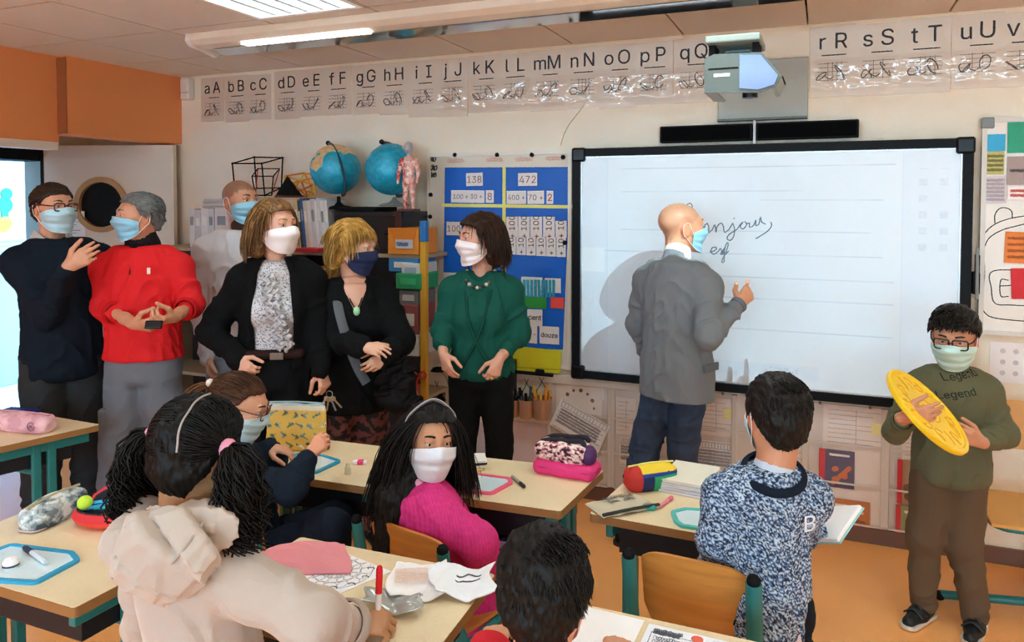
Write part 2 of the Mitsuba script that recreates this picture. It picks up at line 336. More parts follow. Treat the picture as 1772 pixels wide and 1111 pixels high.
for i, (lx, ly) in enumerate(LUM): luminaire(lx, ly, i == 0, 'recessed square ceiling light with silver louvre grid' if i == 0 else 'recessed square ceiling light, ' + ('left', 'middle', 'right')[i % 3] + ' column, ' + ('over the front desks', 'over the viewer', 'behind the viewer')[i // 3])
# board light: long housing under the ceiling with a mirror reflector
mat('mirror_strip', '#d8dade', .06, metallic=1.0); mat('housing_cream', '#e4d8c4', .5)
t = thing('blackboard_light', 'long cream light housing with mirror strip hung below the ceiling tiles', 'light fixture')
x0, x1 = -3.03, .25
YZ = A([[0, 0, 1], [1, 0, 0], [0, 1, 0]]) * 1.0      # profile (y, z) extruded along x
obj('housing', prism([(2.95, 2.509), (2.95, 2.475), (2.975, 2.452), (3.045, 2.445), (3.052, 2.452), (3.15, 2.46), (3.16, 2.509)], x1 - x0, YZ, (x0, 0, 0)), 'housing_cream', t)
obj('reflector', prism([(3.05, 2.4455), (3.045, 2.441), (3.14, 2.425), (3.15, 2.43)], x1 - x0 - .12, YZ, (x0 + .06, 0, 0)), 'mirror_strip', t)
obj('end_cap', prism([(2.95, 2.509), (2.945, 2.472), (2.975, 2.448), (3.045, 2.44), (3.14, 2.42), (3.165, 2.45), (3.165, 2.509)], .03, YZ, (x0 - .02, 0, 0)), 'white_paint', t)
obj('end_cap', prism([(2.95, 2.509), (2.945, 2.472), (2.975, 2.448), (3.045, 2.44), (3.14, 2.42), (3.165, 2.45), (3.165, 2.509)], .03, YZ, (x1 - .01, 0, 0)), 'white_paint', t)
k = obj('lamp_panel', box([-2.72, 2.985, 2.436], [-1.98, 3.038, 2.446]), 'white_paint', t); scene[k]['emitter'] = {'type': 'area', 'radiance': {'type': 'rgb', 'value': [7.0, 7.6, 7.6]}}
# plinth, pinkish lower wall strip comes from the floor's bounce
struct('baseboard_back', box([-4.1, WALL_Y - .018, 0], [3.1, WALL_Y, .075]), 'plinth')
struct('baseboard_right', box([3.08, -3.2, 0], [3.1, WALL_Y, .075]), 'plinth')
# cable trunking behind the boards
k = solo('cable_trunking', cat(move(rbox([1.55, .03, .05], .004, 1), t=(-1.35, WALL_Y - .012, .655))), 'cream_paint', 'cream cable trunking along the wall under the blue board', 'cable trunking')
# the door leaf with its porthole
ha, hb = A([-5.03, 3.615, 0]), A([-4.165, 3.925, 0]); dv = unit(hb - ha); dn = A([dv[1], -dv[0], 0]); L = np.linalg.norm(hb - ha)
MD = np.stack([dv, UPZ, dn], 1)                        # door plane: x along the leaf, y up, z towards the room
def on_door(m, off=0.0): return move(m, MD, ha + dn * off)
leaf = sg.box(0, .01, L, 2.035).difference(sg.Point(.41, 1.625).buffer(.165, quad_segs=12))
struct('door_1', on_door(prism(leaf, .045)), 'door_paint')
struct('edge_strip', on_door(prism(sg.box(L, .01, L + .006, 2.035), .047)), 'cream_paint', 'door_1')
mat('wood_ring', '#a5764a', .45)
ring = sg.Point(.41, 1.625).buffer(.192, quad_segs=16).difference(sg.Point(.41, 1.625).buffer(.155, quad_segs=16))
struct('porthole_ring', on_door(prism(ring, .07), -.012), 'wood_ring', 'door_1')
struct('porthole_glass', on_door(prism(sg.Point(.41, 1.625).buffer(.158, quad_segs=16), .008), .018), 'black_gloss', 'door_1')
struct('hinge_strip', on_door(prism(sg.box(-.018, .01, .002, 2.035), .05)), 'black_matt', 'door_1')
t = thing('door_notice', 'white printed notice taped on the door beside the porthole', 'notice')
obj('sheet', on_door(prism(sg.box(.08, 1.30, .29, 1.58), .001), .0455), 'white_paint', t)
obj('heading', on_door(prism(sg.box(.10, 1.54, .27, 1.55), .0006), .0465), hexmat('#5a5a78'), t)
obj('text_lines', on_door(prism(shapely.union_all([sg.box(.10, 1.505 - i * .02, .26 - .03 * (i % 3), 1.509 - i * .02) for i in range(9)]), .0006), .0465), hexmat('#8a8a9a'), t)
# alarm box in the corner
t = thing('alarm_box', 'small white box high in the wall corner', 'sensor box')
c = at(318, 153, 5.16); obj('case', move(rbox([.075, .06, .15], .012), t=(-4.06, 3.935, c[2])), 'white_paint', t, smooth=40); obj('seam', box([-4.098, 3.904, c[2] - .03], [-4.022, 3.907, c[2] - .027]), 'grey_plastic', t)
# poster on the passage wall with a green bird sticker
t = thing('bird_sticker', 'green and yellow sticker on the bright wall outside the door', 'sticker')
p = on_y(12, 385, 4.05); s = 0
r = (A([-6.74, 0, 0]) - 0)
def passage(u, v): q = at(u, v, 1.0) - EYE; return EYE + q * (-6.745 / q[0])
a, b = passage(8, 355), passage(12, 372)
YZW = A([[0, 0, 1], [1, 0, 0], [0, 1, 0]]) * 1.0
obj('body', prism(sg.Point(0, 0).buffer(.07).union(sg.Point(.02, .1).buffer(.05)).union(sg.box(-.03, -.14, .03, 0)), .004, YZW, a), hexmat('#1f8a63'), t)
obj('feet', prism(sg.Point(0, -.16).buffer(.06).union(sg.box(-.06, -.24, .02, -.14)), .004, YZW, a), hexmat('#b9b034'), t)
t = thing('passage_poster', 'pale poster of small writing on the bright wall outside the door', 'poster')
obj('sheet', box([-6.752, passage(-30, 400)[1], passage(10, 432)[2]], [-6.744, passage(28, 400)[1], passage(10, 405)[2]]), hexmat('#dcdedc'), t)
obj('text_lines', prism(shapely.union_all([sg.box(-.08, -.04 * i, .12 - .02 * (i % 2), -.04 * i + .012) for i in range(4)]), .003, YZW, passage(12, 408) + A([.003, 0, 0])), hexmat('#b8bcc0'), t)
# ---------------------------------------------------------------- interactive board, projector, speakers
BX0, BX1, BZ0, BZ1, BY = -1.262, .605, .690, 1.928, 3.905
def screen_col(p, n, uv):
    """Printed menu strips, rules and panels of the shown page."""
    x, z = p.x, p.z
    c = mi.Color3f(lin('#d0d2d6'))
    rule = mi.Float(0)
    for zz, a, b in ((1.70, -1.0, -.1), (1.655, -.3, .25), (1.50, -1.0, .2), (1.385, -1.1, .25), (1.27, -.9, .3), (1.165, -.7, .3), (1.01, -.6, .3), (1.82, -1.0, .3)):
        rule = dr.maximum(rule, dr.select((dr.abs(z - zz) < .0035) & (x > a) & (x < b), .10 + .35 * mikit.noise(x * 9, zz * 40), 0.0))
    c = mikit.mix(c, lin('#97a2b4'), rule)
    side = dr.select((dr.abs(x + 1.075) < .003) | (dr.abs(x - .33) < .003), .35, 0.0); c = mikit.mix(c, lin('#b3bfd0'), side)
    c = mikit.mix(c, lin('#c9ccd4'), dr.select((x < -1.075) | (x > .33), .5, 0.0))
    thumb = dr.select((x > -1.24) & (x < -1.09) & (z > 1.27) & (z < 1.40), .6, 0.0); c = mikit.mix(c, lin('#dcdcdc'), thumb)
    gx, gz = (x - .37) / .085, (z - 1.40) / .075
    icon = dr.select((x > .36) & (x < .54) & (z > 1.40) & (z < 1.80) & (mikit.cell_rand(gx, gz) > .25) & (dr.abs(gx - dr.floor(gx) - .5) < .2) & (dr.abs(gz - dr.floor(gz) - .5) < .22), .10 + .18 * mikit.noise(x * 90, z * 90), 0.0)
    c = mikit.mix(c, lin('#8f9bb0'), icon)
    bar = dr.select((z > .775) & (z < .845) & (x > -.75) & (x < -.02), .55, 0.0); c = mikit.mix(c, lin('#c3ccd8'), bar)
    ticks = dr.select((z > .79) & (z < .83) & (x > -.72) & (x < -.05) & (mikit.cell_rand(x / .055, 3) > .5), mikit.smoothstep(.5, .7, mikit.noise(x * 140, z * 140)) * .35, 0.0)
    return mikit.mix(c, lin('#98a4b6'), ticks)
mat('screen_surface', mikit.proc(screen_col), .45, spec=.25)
mat('board_frame', '#101114', .5, spec=.12); mat('board_edge', '#c9cdd2', .3, metallic=.6)
t = thing('interactive_whiteboard', 'large white interactive board in a black frame with projected writing page', 'whiteboard')
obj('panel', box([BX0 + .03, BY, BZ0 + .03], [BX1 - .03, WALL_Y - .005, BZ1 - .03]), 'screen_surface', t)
fr = sg.box(BX0, BZ0, BX1, BZ1).buffer(.004).difference(sg.box(BX0 + .038, BZ0 + .038, BX1 - .038, BZ1 - .038))
obj('frame', prism(fr, .075, XZ, (0, WALL_Y - .004, 0)), 'board_frame', t)
ed = sg.box(BX0 + .03, BZ0 + .03, BX1 - .03, BZ1 - .03).difference(sg.box(BX0 + .045, BZ0 + .045, BX1 - .045, BZ1 - .045))
obj('inner_edge', prism(ed, .006, XZ, (0, BY + .001, 0)), 'board_edge', t)
for cx, cz in ((BX0, BZ0), (BX0, BZ1), (BX1, BZ0), (BX1, BZ1)):
    sx, sz = np.sign(-.3 - cx), np.sign(1.3 - cz); obj('corner', move(rbox([.075, .085, .075], .012), t=(cx + sx * .028, WALL_Y - .046, cz + sz * .028)), 'black_gloss', t, smooth=40)
mat('ink', '#6a7280', .5)
def ink(path_px, w=.0026):
    """A handwritten stroke on the board, given by points (u, v)."""
    p = smooth_path([on_y(u, v, BY - .001) for u, v in path_px], 6); return tube(p, w, 5, flat=1.0)
word1 = cat(ink([(1180, 372), (1184, 362), (1192, 352), (1198, 357), (1192, 372), (1184, 384), (1188, 392), (1198, 389), (1204, 384), (1206, 398), (1214, 398)]),
            ink([(1214, 398), (1222, 404), (1227, 396), (1224, 387), (1219, 392), (1223, 403), (1232, 398), (1237, 389), (1239, 402), (1241, 392), (1248, 386), (1252, 392), (1254, 402), (1262, 396), (1268, 386)]),
            ink([(1268, 386), (1271, 396), (1270, 408), (1264, 416), (1258, 412), (1264, 404), (1275, 397), (1280, 390), (1286, 384), (1281, 392), (1286, 396), (1292, 389), (1289, 383)]),
            ink([(1291, 388), (1297, 386), (1297, 393), (1304, 390), (1308, 381), (1308, 390), (1313, 388), (1316, 376), (1318, 384), (1325, 388)]),
            ink([(1270, 379), (1271, 377)]), ink([(1334, 384), (1335, 391), (1327, 401), (1308, 413)]))
obj('handwriting', word1, 'ink', t)
obj('handwriting', cat(ink([(1228, 436), (1236, 434), (1240, 429), (1234, 428), (1230, 434), (1235, 440), (1243, 435)]), ink([(1243, 435), (1247, 430), (1250, 438), (1254, 429), (1247, 440), (1256, 437)]), ink([(1256, 437), (1260, 424), (1258, 420), (1254, 432), (1253, 452), (1249, 453), (1252, 445), (1261, 434)])), 'ink', t)
# black clip on the right edge of the board
p = on_y(1668, 478, BY - .02)
t = thing('pen_clip', 'black pen holder clipped on the right edge of the board', 'pen holder')
obj('holder', cat(move(rbox([.03, .05, .10], .008), t=(BX1 + .022, BY - .0, p[2] - .03)), move(rbox([.018, .03, .16], .007), t=(BX1 + .026, BY - .01, p[2] + .02))), 'black_matt', t, smooth=40)
obj('pen', tube([(BX1 + .024, BY - .03, p[2] - .10), (BX1 + .024, BY - .02, p[2] + .13)], .007, 8), 'grey_plastic', t)
# two black speaker bars above the board
for i, (a, b, lab) in enumerate(((-.80, -.341, 'long black speaker panel above the board, under the projector plate'), (-.322, .142, 'long black speaker panel above the board, ending right of the projector'))):
    t = thing('speaker_bar', lab, 'speaker', 'speaker bars above the board')
    obj('body', move(rbox([b - a, .05, .084], .004, 1), t=((a + b) / 2, WALL_Y - .026, 1.995)), 'black_matt', t)
    obj('grille', move(rbox([b - a - .02, .006, .068], .002, 1), t=((a + b) / 2, WALL_Y - .053, 1.995)), hexmat('#050506', .8, .05), t)
solo('cable_cover', box([-.338, WALL_Y - .03, 1.93], [-.325, WALL_Y, 2.06]), 'white_paint', 'thin white cable strip between the two black speaker panels', 'cable strip')
# projector: wall plate, arm, body with a lamp behind a small window
mat('plate_grey', '#a6a89f', .5); mat('proj_dark', '#59605c', .45); mat('proj_top', '#86908a', .45); mat('proj_glass', '#6f86b4', .15, spec=.7)  # window blue is the board's reflected light, put into its colour
t = thing('projector', 'grey short-throw projector on a wall plate above the board', 'projector')
obj('wall_plate', move(rbox([.425, .02, .30], .004, 1), t=(-.298, WALL_Y - .011, 2.203)), 'plate_grey', t)
obj('plate_foot', box([-.51, WALL_Y - .06, 2.052], [-.087, WALL_Y - .002, 2.062]), 'proj_dark', t)
PX, PY = -.30, 3.10
obj('arm', cat(move(rbox([.10, .85, .05], .006, 1), t=(PX - .03, 3.54, 2.262)), move(rbox([.20, .25, .028], .006, 1), t=(PX - .03, 3.06, 2.262))), 'proj_top', t)
for s in (-1, 1): obj('bracket', box([PX - .03 + s * .08 - .012, 2.98, 2.20], [PX - .03 + s * .08 + .012, 3.10, 2.25]), 'black_matt', t)
prof = [(-.135, 2.065), (.065, 2.055), (.125, 2.075), (.145, 2.115), (.075, 2.205), (-.10, 2.21), (-.135, 2.195)]
shell = prism([(PX + a, z) for a, z in prof], .28, XZ, (0, 3.24, 0))
hole = None
obj('shell', cat(prism([(PX + a, z) for a, z in prof], .010, XZ, (0, 2.97, 0))), 'proj_dark', t)
side = sg.Polygon([(PX + a, z) for a, z in prof]); ringp = side.difference(side.buffer(-.008))
top = ringp.difference(sg.box(PX - .09, 2.0, PX + .11, 2.09))
obj('casing', prism(top, .27, XZ, (0, 3.24, 0)), 'proj_top', t)
obj('back_panel', prism(side.intersection(sg.box(-2, 2.14, 2, 3)), .008, XZ, (0, 3.248, 0)), 'proj_dark', t)
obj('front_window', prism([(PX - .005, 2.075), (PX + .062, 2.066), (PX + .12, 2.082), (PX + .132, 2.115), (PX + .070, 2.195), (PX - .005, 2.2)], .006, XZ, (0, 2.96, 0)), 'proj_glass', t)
obj('logo_strip', box([PX - .10, 2.958, 2.122], [PX - .04, 2.961, 2.135]), 'white_paint', t)
obj('slot', box([PX - .12, 2.958, 2.15], [PX - .01, 2.961, 2.156]), 'black_matt', t)
obj('vent', cat(*[move(box([-.001, -.1, -.002], [.003, .1, .002]), t=(PX + .145 - .0117 * i * 1.0, 3.10, 2.115 + .015 * i)) for i in range(6)]), 'black_matt', t)
# the lamp: a short-throw lens that spreads its light evenly over the page area
LP = A([PX + .03, 3.00, 2.030]); BC = A([-.33, BY, 1.26]); CUT = 66.0
lf = unit(BC - LP); lm = np.array(T().look_at(origin=LP.tolist(), target=BC.tolist(), up=[0, 0, 1]).matrix)
LAX = [[float(v) for v in lm[:3, i]] for i in range(3)]; LPF = [float(v) for v in LP]; TC = math.tan(math.radians(CUT))
def beam(p, n, uv):
    a, b = (uv.x - .5) * 2 * TC, (uv.y - .5) * 2 * TC
    dx, dy, dz = (LAX[0][i] * a + LAX[1][i] * b + LAX[2][i] for i in range(3))
    s = (BY - LPF[1]) / dr.maximum(dy, 1e-3); X, Z = LPF[0] + dx * s, LPF[2] + dz * s
    r2 = (dx * dx + dy * dy + dz * dz); inside = (X > BX0 + .046) & (X < BX1 - .046) & (Z > BZ0 + .046) & (Z < BZ1 - .046)
    return mi.Color3f(dr.select(inside, r2 * dr.sqrt(r2) / dr.maximum(dy, 1e-3) * s * s * 0.2, 0.0))
obj('lens', move(trimesh.creation.cylinder(.028, .02, sections=20), None, LP + A([0, 0, .022])), 'black_gloss', t, smooth=40)
scene['projector_lamp'] = {'type': 'spot', 'to_world': T().look_at(origin=LP.tolist(), target=BC.tolist(), up=[0, 0, 1]), 'cutoff_angle': CUT, 'beam_width': CUT - .5,
                           'intensity': {'type': 'rgb', 'value': BEAM}, 'texture': mikit.proc(beam)}
# ---------------------------------------------------------------- desks and chairs
def laminate_col(p, n, uv):
    a = mikit.fbm(p.x * 14, p.y * 14, octaves=3); b = mikit.noise(p.x * 240, p.y * 240)
    return mikit.mix(lin('#d6c09a'), lin('#e0cca8'), a * .6 + b * .4)
mat('laminate', mikit.proc(laminate_col), .42, spec=.35)
mat('edge_wood', '#8a5e34', .5); mat('teal_metal', '#226a66', .40, spec=.4); mat('tray_black', '#14151a', .5)
def ply_col(p, n, uv):
    g = mikit.fbm(p.x * 9 + 3.7, p.y * 9, p.z * 60, octaves=3); return mikit.mix(lin('#a8662a'), lin('#c4823c'), g)
mat('plywood', mikit.proc(ply_col), .38, spec=.45)
DZ = .70
def desk(corners, label, legs=True, z=DZ, group='school desks'):
    """corners: front left, front right, back right, back left (x, y)."""
    t = thing('school_desk', label, 'desk', group)
    c = A(corners, float); g = sg.Polygon(c).buffer(-.012).buffer(.012, quad_segs=5); top = prism(g.buffer(-.0015), .026, None, (0, 0, z - .026))
    obj('top', top, 'laminate', t)
    obj('edge_band', prism(g.difference(g.buffer(-.0025)), .0245, None, (0, 0, z - .0257)), 'edge_wood', t)
    mid = c.mean(0); ins = lambda k: [mid + (q - mid) * k for q in c]
    gi = sg.Polygon(c).buffer(-.07)
    tr = cat(prism(gi.difference(gi.buffer(-.004)), .105, None, (0, 0, z - .132)), prism(gi, .003, None, (0, 0, z - .134)))
    obj('tray', tr, 'tray_black', t)
    P = sorted([A(q) for q in c], key=lambda q: q[0]); ctr = A([*mid, 0])
    for a, b in ((P[0], P[1]), (P[2], P[3])):
        a3, b3 = A([*a, 0]), A([*b, 0]); a3, b3 = (a3, b3) if a3[1] < b3[1] else (b3, a3); ln = np.linalg.norm(b3 - a3); y = (b3 - a3) / ln; inw = A([-y[1], y[0], 0]); m3 = (a3 + b3) / 2; inw = inw * np.sign((ctr - m3) @ inw); m3 = m3 + inw * .055; M = np.stack([y, np.cross(UPZ, y), UPZ], 1)
        for s_ in (-1, 1): obj('leg', move(rbox([.034, .026, z - .068], .006, 1), M, m3 + y * s_ * .028 + A([0, 0, (z - .068) / 2 + .034])), 'teal_metal', t, smooth=40)
        obj('side_beam', move(rbox([ln - .06, .024, .045], .005, 1), M, m3 + A([0, 0, z - .052])), 'teal_metal', t)
        k = obj('floor_beam', move(rbox([ln - .02, .034, .026], .006, 1), M, m3 + A([0, 0, .022])), 'teal_metal', t)
        for s_ in (-1, 1): obj('foot', move(rbox([.04, .042, .010], .004, 1), M, m3 + y * s_ * (ln / 2 - .03) + A([0, 0, .005])), 'black_matt', k)
    lf, rt = (P[0] + P[1]) / 2, (P[2] + P[3]) / 2
    obj('rear_beam', tube([A([*lf, z - .16]) + unit(A([*(rt - lf), 0])) * .06, A([*rt, z - .16]) - unit(A([*(rt - lf), 0])) * .06], .014, 8), 'teal_metal', t, smooth=40)
    return t
desk([(-1.23, 2.12), (-.735, 2.152), (-.708, 2.545), (-1.215, 2.50)], 'school desk with the pink leopard pencil case and a pink framed slate on it')
desk([(-1.93, 2.06), (-1.385, 2.09), (-1.30, 2.485), (-1.84, 2.45)], 'school desk with the yellow bird pouch and a teal slate on it')
desk([(-.652, 2.170), (-.03, 2.150), (-.02, 2.58), (-.60, 2.60)], 'school desk with the multicoloured pencil case and stack of white notebooks')
desk([(-1.36, 1.31), (-.742, 1.31), (-.762, 1.722), (-1.36, 1.705)], 'school desk with the colouring sheet, pink pouch and open booklets')
desk([(-2.25, 1.195), (-1.606, 1.195), (-1.59, 1.62), (-2.25, 1.66)], 'school desk in the lower left with blue slate and red open pencil case')
desk([(-3.55, 1.86), (-2.945, 1.86), (-2.832, 2.250), (-3.45, 2.258)], 'school desk by the door with the long pink pencil case')
desk([(-.54, 1.29), (.07, 1.29), (.05, 1.67), (-.515, 1.672)], 'school desk under the white worksheets at the bottom of the picture')

def chair(x, y, rot, label, hs=.40, hb=.735, w=.33, name='school_chair', group='school chairs'):
    """Seat centre at (x, y), sitter facing +y turned by rot."""
    t = thing(name, label, 'chair', group); M = rotz(rot); O = A([x, y, 0])
    def put(m): return move(m, M, O)
    d = .34; yb = -d / 2 - .03
    def back(u, v):
        ww = w - .03; X = (u - .5) * ww; c = 1 - (2 * u - 1) ** 2
        taper = .16 * np.abs(2 * u - 1) ** 6
        Z = hb - .005 - (1 - v) * (.20 - taper * .3) - taper * .12 * v + .012 * c * v - .018 * c * (1 - v)
        return X, yb - .028 * c - .05 * (v - .5) * .6, Z
    obj('backrest', put(grid_sheet(15, 7, back, .010)), 'plywood', t, smooth=40)
    def seat(u, v):
        X = (u - .5) * (w + .02 - .04 * (1 - v)); Y = -d / 2 + v * d; return X, Y, hs + .004 - .016 * np.sin(math.pi * u) * np.sin(math.pi * np.clip(v, 0, .8)) - .03 * np.clip(v - .85, 0, 1) ** 1.0 * 1.5
    obj('seat', put(grid_sheet(13, 11, seat, .011)), 'plywood', t, smooth=40)
    for s in (-1, 1):
        X = s * (w / 2 + .006)
        pth = smooth_path([(X, yb - .055, hb - .01), (X, yb - .02, hb - .20), (X, yb + .03, hs - .02), (X, yb - .02, hs * .5), (X, yb - .10, .016)], 6)
        k = obj('back_post', put(tube(pth, .016, 8, flat=1.25)), 'teal_metal', t, smooth=50)
        obj('cap', put(move(trimesh.creation.icosphere(2, .0165), t=(X, yb - .056, hb - .004))), 'black_matt', k, smooth=True)
        obj('front_leg', put(tube(smooth_path([(X, yb + .03, hs - .03), (X * .98, d / 2 - .05, hs - .022), (X, d / 2 - .01, hs - .06), (X, d / 2 + .02, .016)], 6), .0135, 8)), 'teal_metal', t, smooth=50)
    obj('cross_bar', put(tube([(-w / 2, d / 2 - .06, hs - .03), (w / 2, d / 2 - .06, hs - .03)], .011, 8)), 'teal_metal', t, smooth=50)
    return t
chair(-.285, 2.13, math.radians(-4), 'school chair with brown plywood back behind the desk with the multicoloured case', .38, .74, .30)
chair(-1.085, 2.12, math.radians(-13), 'school chair with brown plywood back behind the pink sweater', .38, .68, .335)
chair(-1.665, 2.0, math.radians(-10), 'school chair seen between the dark pigtails, under the navy jumper', .38, .70, .32)

# the taller chair at the wall, on crossed floor tubes
t = thing('pedestal_chair', 'light plywood chair on green floor tubes at the wall, right edge', 'chair')
CO = A([.80, 3.50, 0])
mat('plywood_light', '#c98a3e', .4, spec=.4)
obj('seat', move(grid_sheet(13, 11, lambda u, v: ((u - .5) * .40, (v - .5) * .40, .425 - .012 * np.sin(math.pi * u) * np.sin(math.pi * v)), .012), None, CO), 'plywood_light', t, smooth=40)
obj('backrest', move(grid_sheet(13, 7, lambda u, v: ((u - .5) * .40 * (1 - .1 * (1 - v) ** 2), .20 - .03 * np.sin(math.pi * u) * 0 + .03 * (1 - (2 * u - 1) ** 2) + .03 * v, .60 + .20 * v), .012), None, CO), 'plywood_light', t, smooth=40)
obj('seat_rim', move(tube([(x, y, .408) for x, y in rrect(.38, .38, .06).exterior.coords[:-1]], .012, 8, closed=True), None, CO), 'teal_metal', t, smooth=50)
for s in (-1, 1): obj('back_post', move(tube(smooth_path([(s * .17, .17, .40), (s * .17, .21, .50), (s * .17, .235, .74)], 6), .012, 8), None, CO), 'teal_metal', t, smooth=50)
obj('column', move(cat(trimesh.creation.cylinder(.024, .36, sections=20, transform=trimesh.transformations.translation_matrix([0, 0, .23]))), None, CO), 'teal_metal', t, smooth=50)
for a in (5, 80, 182, 300):
    e = A([math.cos(math.radians(a)), math.sin(math.radians(a)), 0]) * .34
    k = obj('floor_tube', move(tube([(0, 0, .06), e * .5 + A([0, 0, .045]), e + A([0, 0, .03])], .017, 10), None, CO), 'teal_metal', t, smooth=50)
    obj('end_cap', move(trimesh.creation.icosphere(2, .02), None, CO + e * 1.01 + A([0, 0, .025])), 'black_matt', k, smooth=True)
# ---------------------------------------------------------------- what lies on the desks
mat('paper', '#eceaea', .7, spec=.2); mat('paper_cool', '#e4e7ec', .6); mat('slate_white', '#cfe0e4', .18, spec=.5); mat('ink_dark', '#3a3b46', .6)
scene['vc_cloth'] = {'type': 'twosided', 'bsdf': {'type': 'principled', 'base_color': VC, 'roughness': .75, 'specular': .25, 'sheen': .3}}
scene['vc_gloss'] = {'type': 'twosided', 'bsdf': {'type': 'principled', 'base_color': VC, 'roughness': .35, 'specular': .4}}
scene['vc_skin'] = {'type': 'twosided', 'bsdf': {'type': 'principled', 'base_color': VC, 'roughness': .48, 'specular': .35, 'sheen': .15}}
def pos(u, v, z=DZ): return on_z(u, v, z)
def lay(m, u, v, ang=0, z=DZ, lift=0.0):
    """Put a mesh made around the origin on the desk where (u, v) is seen, turned by ang degrees."""
    p = pos(u, v, z); return move(m, rotz(math.radians(ang)), p + A([0, 0, lift]))
def strokes(lines, w): return shapely.union_all([sg.LineString(l).buffer(w / 2, quad_segs=2) for l in lines if len(l) > 1])
def scrawl(seed, x0, y0, w, h, amp=.5):
    """A line of looping handwriting."""
    r = np.random.default_rng(seed); n = max(int(w / h * 5), 6); t = np.linspace(0, 1, n * 4); ph = np.cumsum(r.uniform(.5, 1.3, len(t)))
    return list(zip(x0 + t * w + .25 * h * np.cos(ph), y0 + h * amp * np.sin(ph) * r.uniform(.5, 1.2, len(t))))
def quad(corners_px, z=DZ):
    """Desk-plane coordinates of four seen corners."""
    return [pos(u, v, z)[:2] for u, v in corners_px]
def slate(label, px, frame, notch=True, name='slate', dz=0.0, hole=None):
    t = thing(name, label, 'slate'); c = sg.Polygon(quad(px)); c = c.buffer(-.02).buffer(.02, quad_segs=6)
    obj('board', prism(c.buffer(-.010), .004, None, (0, 0, DZ + .001 + dz)), 'slate_white', t)
    obj('frame', prism(c.difference(c.buffer(-.014)), .0075, None, (0, 0, DZ + .0005 + dz)), frame, t)
    return t
mat('blue_plastic', '#2f93b8', .35); mat('teal_plastic', '#259a8b', .35); mat('pinkred_plastic', '#e05a78', .35); mat('aqua_plastic', '#4fb3ac', .35)
def marker(label, p0, p1, body, capc, r=.007, name='marker', capf=.35):
    t = thing(name, label, 'marker pen'); a, b = A(p0, float), A(p1, float); m = a + (b - a) * (1 - capf)
    obj('barrel', tube([a, a + (m - a) * .04, m], [r * .75, r * .9, r * .9], 10), body, t, smooth=50); obj('cap', tube([m, b - (b - a) * .05, b], [r, r, r * .7], 10), capc, t, smooth=50); return t
# desk in the lower left
slate('white slate with a blue frame on the lower left desk', [(-30, 1008), (62, 1014), (140, 972), (128, 958), (20, 944), (-40, 966)], 'blue_plastic')
marker('dark marker pen lying on the blue framed slate', pos(80, 982) + A([0, 0, .014]), pos(42, 956) + A([0, 0, .014]), hexmat('#c6d0d8'), hexmat('#27303f'))
t = thing('sponge', 'small round white wiper with a dark band on the blue framed slate', 'wiper'); p = pos(19, 985)
obj('body', lathe([(0, .0), (.016, .0), (.019, .006), (.019, .014), (.014, .022), (0, .024)], 20, None, p + A([0, 0, .006])), 'paper', t, smooth=50); obj('band', lathe([(.0192, .004), (.0196, .005), (.0196, .008), (.0192, .009)], 20, None, p + A([0, 0, .006])), 'ink_dark', t)
# marbled grey pencil case
def blob_case(size, r, h=.004, bulge=.15, seed=0, amp=.003):
    """A soft zipped case, centred on its footprint: rounded box with a bulging top."""
    sx, sy, sz = size; s = Sdf()
    def fn(p):
        q = np.abs(p - A([0, 0, sz / 2])) - A([sx / 2, sy / 2, sz / 2]) + r
        e = np.linalg.norm(np.maximum(q, 0), axis=1) + np.minimum(q.max(1), 0) - r
        u = 1 - np.clip((p[:, 0] / (sx / 2)) ** 2, 0, 1); return e - bulge * .02 * u + amp * (meshkit.noise(p * 45 + seed, seed) * 2 - 1)
    s.add(fn, (-sx / 2 - .01, -sy / 2 - .01, -.004), (sx / 2 + .01, sy / 2 + .01, sz + .015)); m = s.mesh(h); m.vertices[:, 2] = np.maximum(m.vertices[:, 2], .0005); return m
def nz(p, f, s=0): return meshkit.fbm(p * f, 3, s)
def pick(v, stops):
    """Colours by thresholds: stops = [(upper limit, '#hex'), ...]."""
    out = np.tile(lin(stops[-1][1]), (len(v), 1)); done = np.zeros(len(v), bool)
    for lim, c in stops[:-1]:
        m = (v < lim) & ~done; out[m] = lin(c); done |= m
    return out
m = blob_case((.205, .075, .062), .024, .0035, .5, 1)
t = thing('pencil_case', 'grey marbled boxy pencil case on the lower left desk, beside the red open case', 'pencil case')
p, q = pos(42, 915), pos(138, 868); ang = math.atan2((q - p)[1], (q - p)[0]); cc = (pos(30, 915) + pos(155, 882)) / 2
MC = rotz(ang)
obj('body', move(m, MC, cc), 'vc_cloth', t, smooth=True, color=pick(nz(m.vertices, 26, 4) * .7 + nz(m.vertices, 90, 2) * .3, [(.40, '#3f474d'), (.47, '#6f797d'), (.55, '#a3a9a8'), (1, '#d2d2cc')]))
obj('zip', move(tube([(-.095, 0, .069), (0, .004, .073), (.095, 0, .069)], .0045, 6), MC, cc), hexmat('#a79b78'), t)
obj('base_piping', move(tube([(x, y, .006) for x, y in rrect(.203, .073, .022).exterior.coords[:-1]], .003, 5, closed=True), MC, cc), hexmat('#b9a3a0'), t)
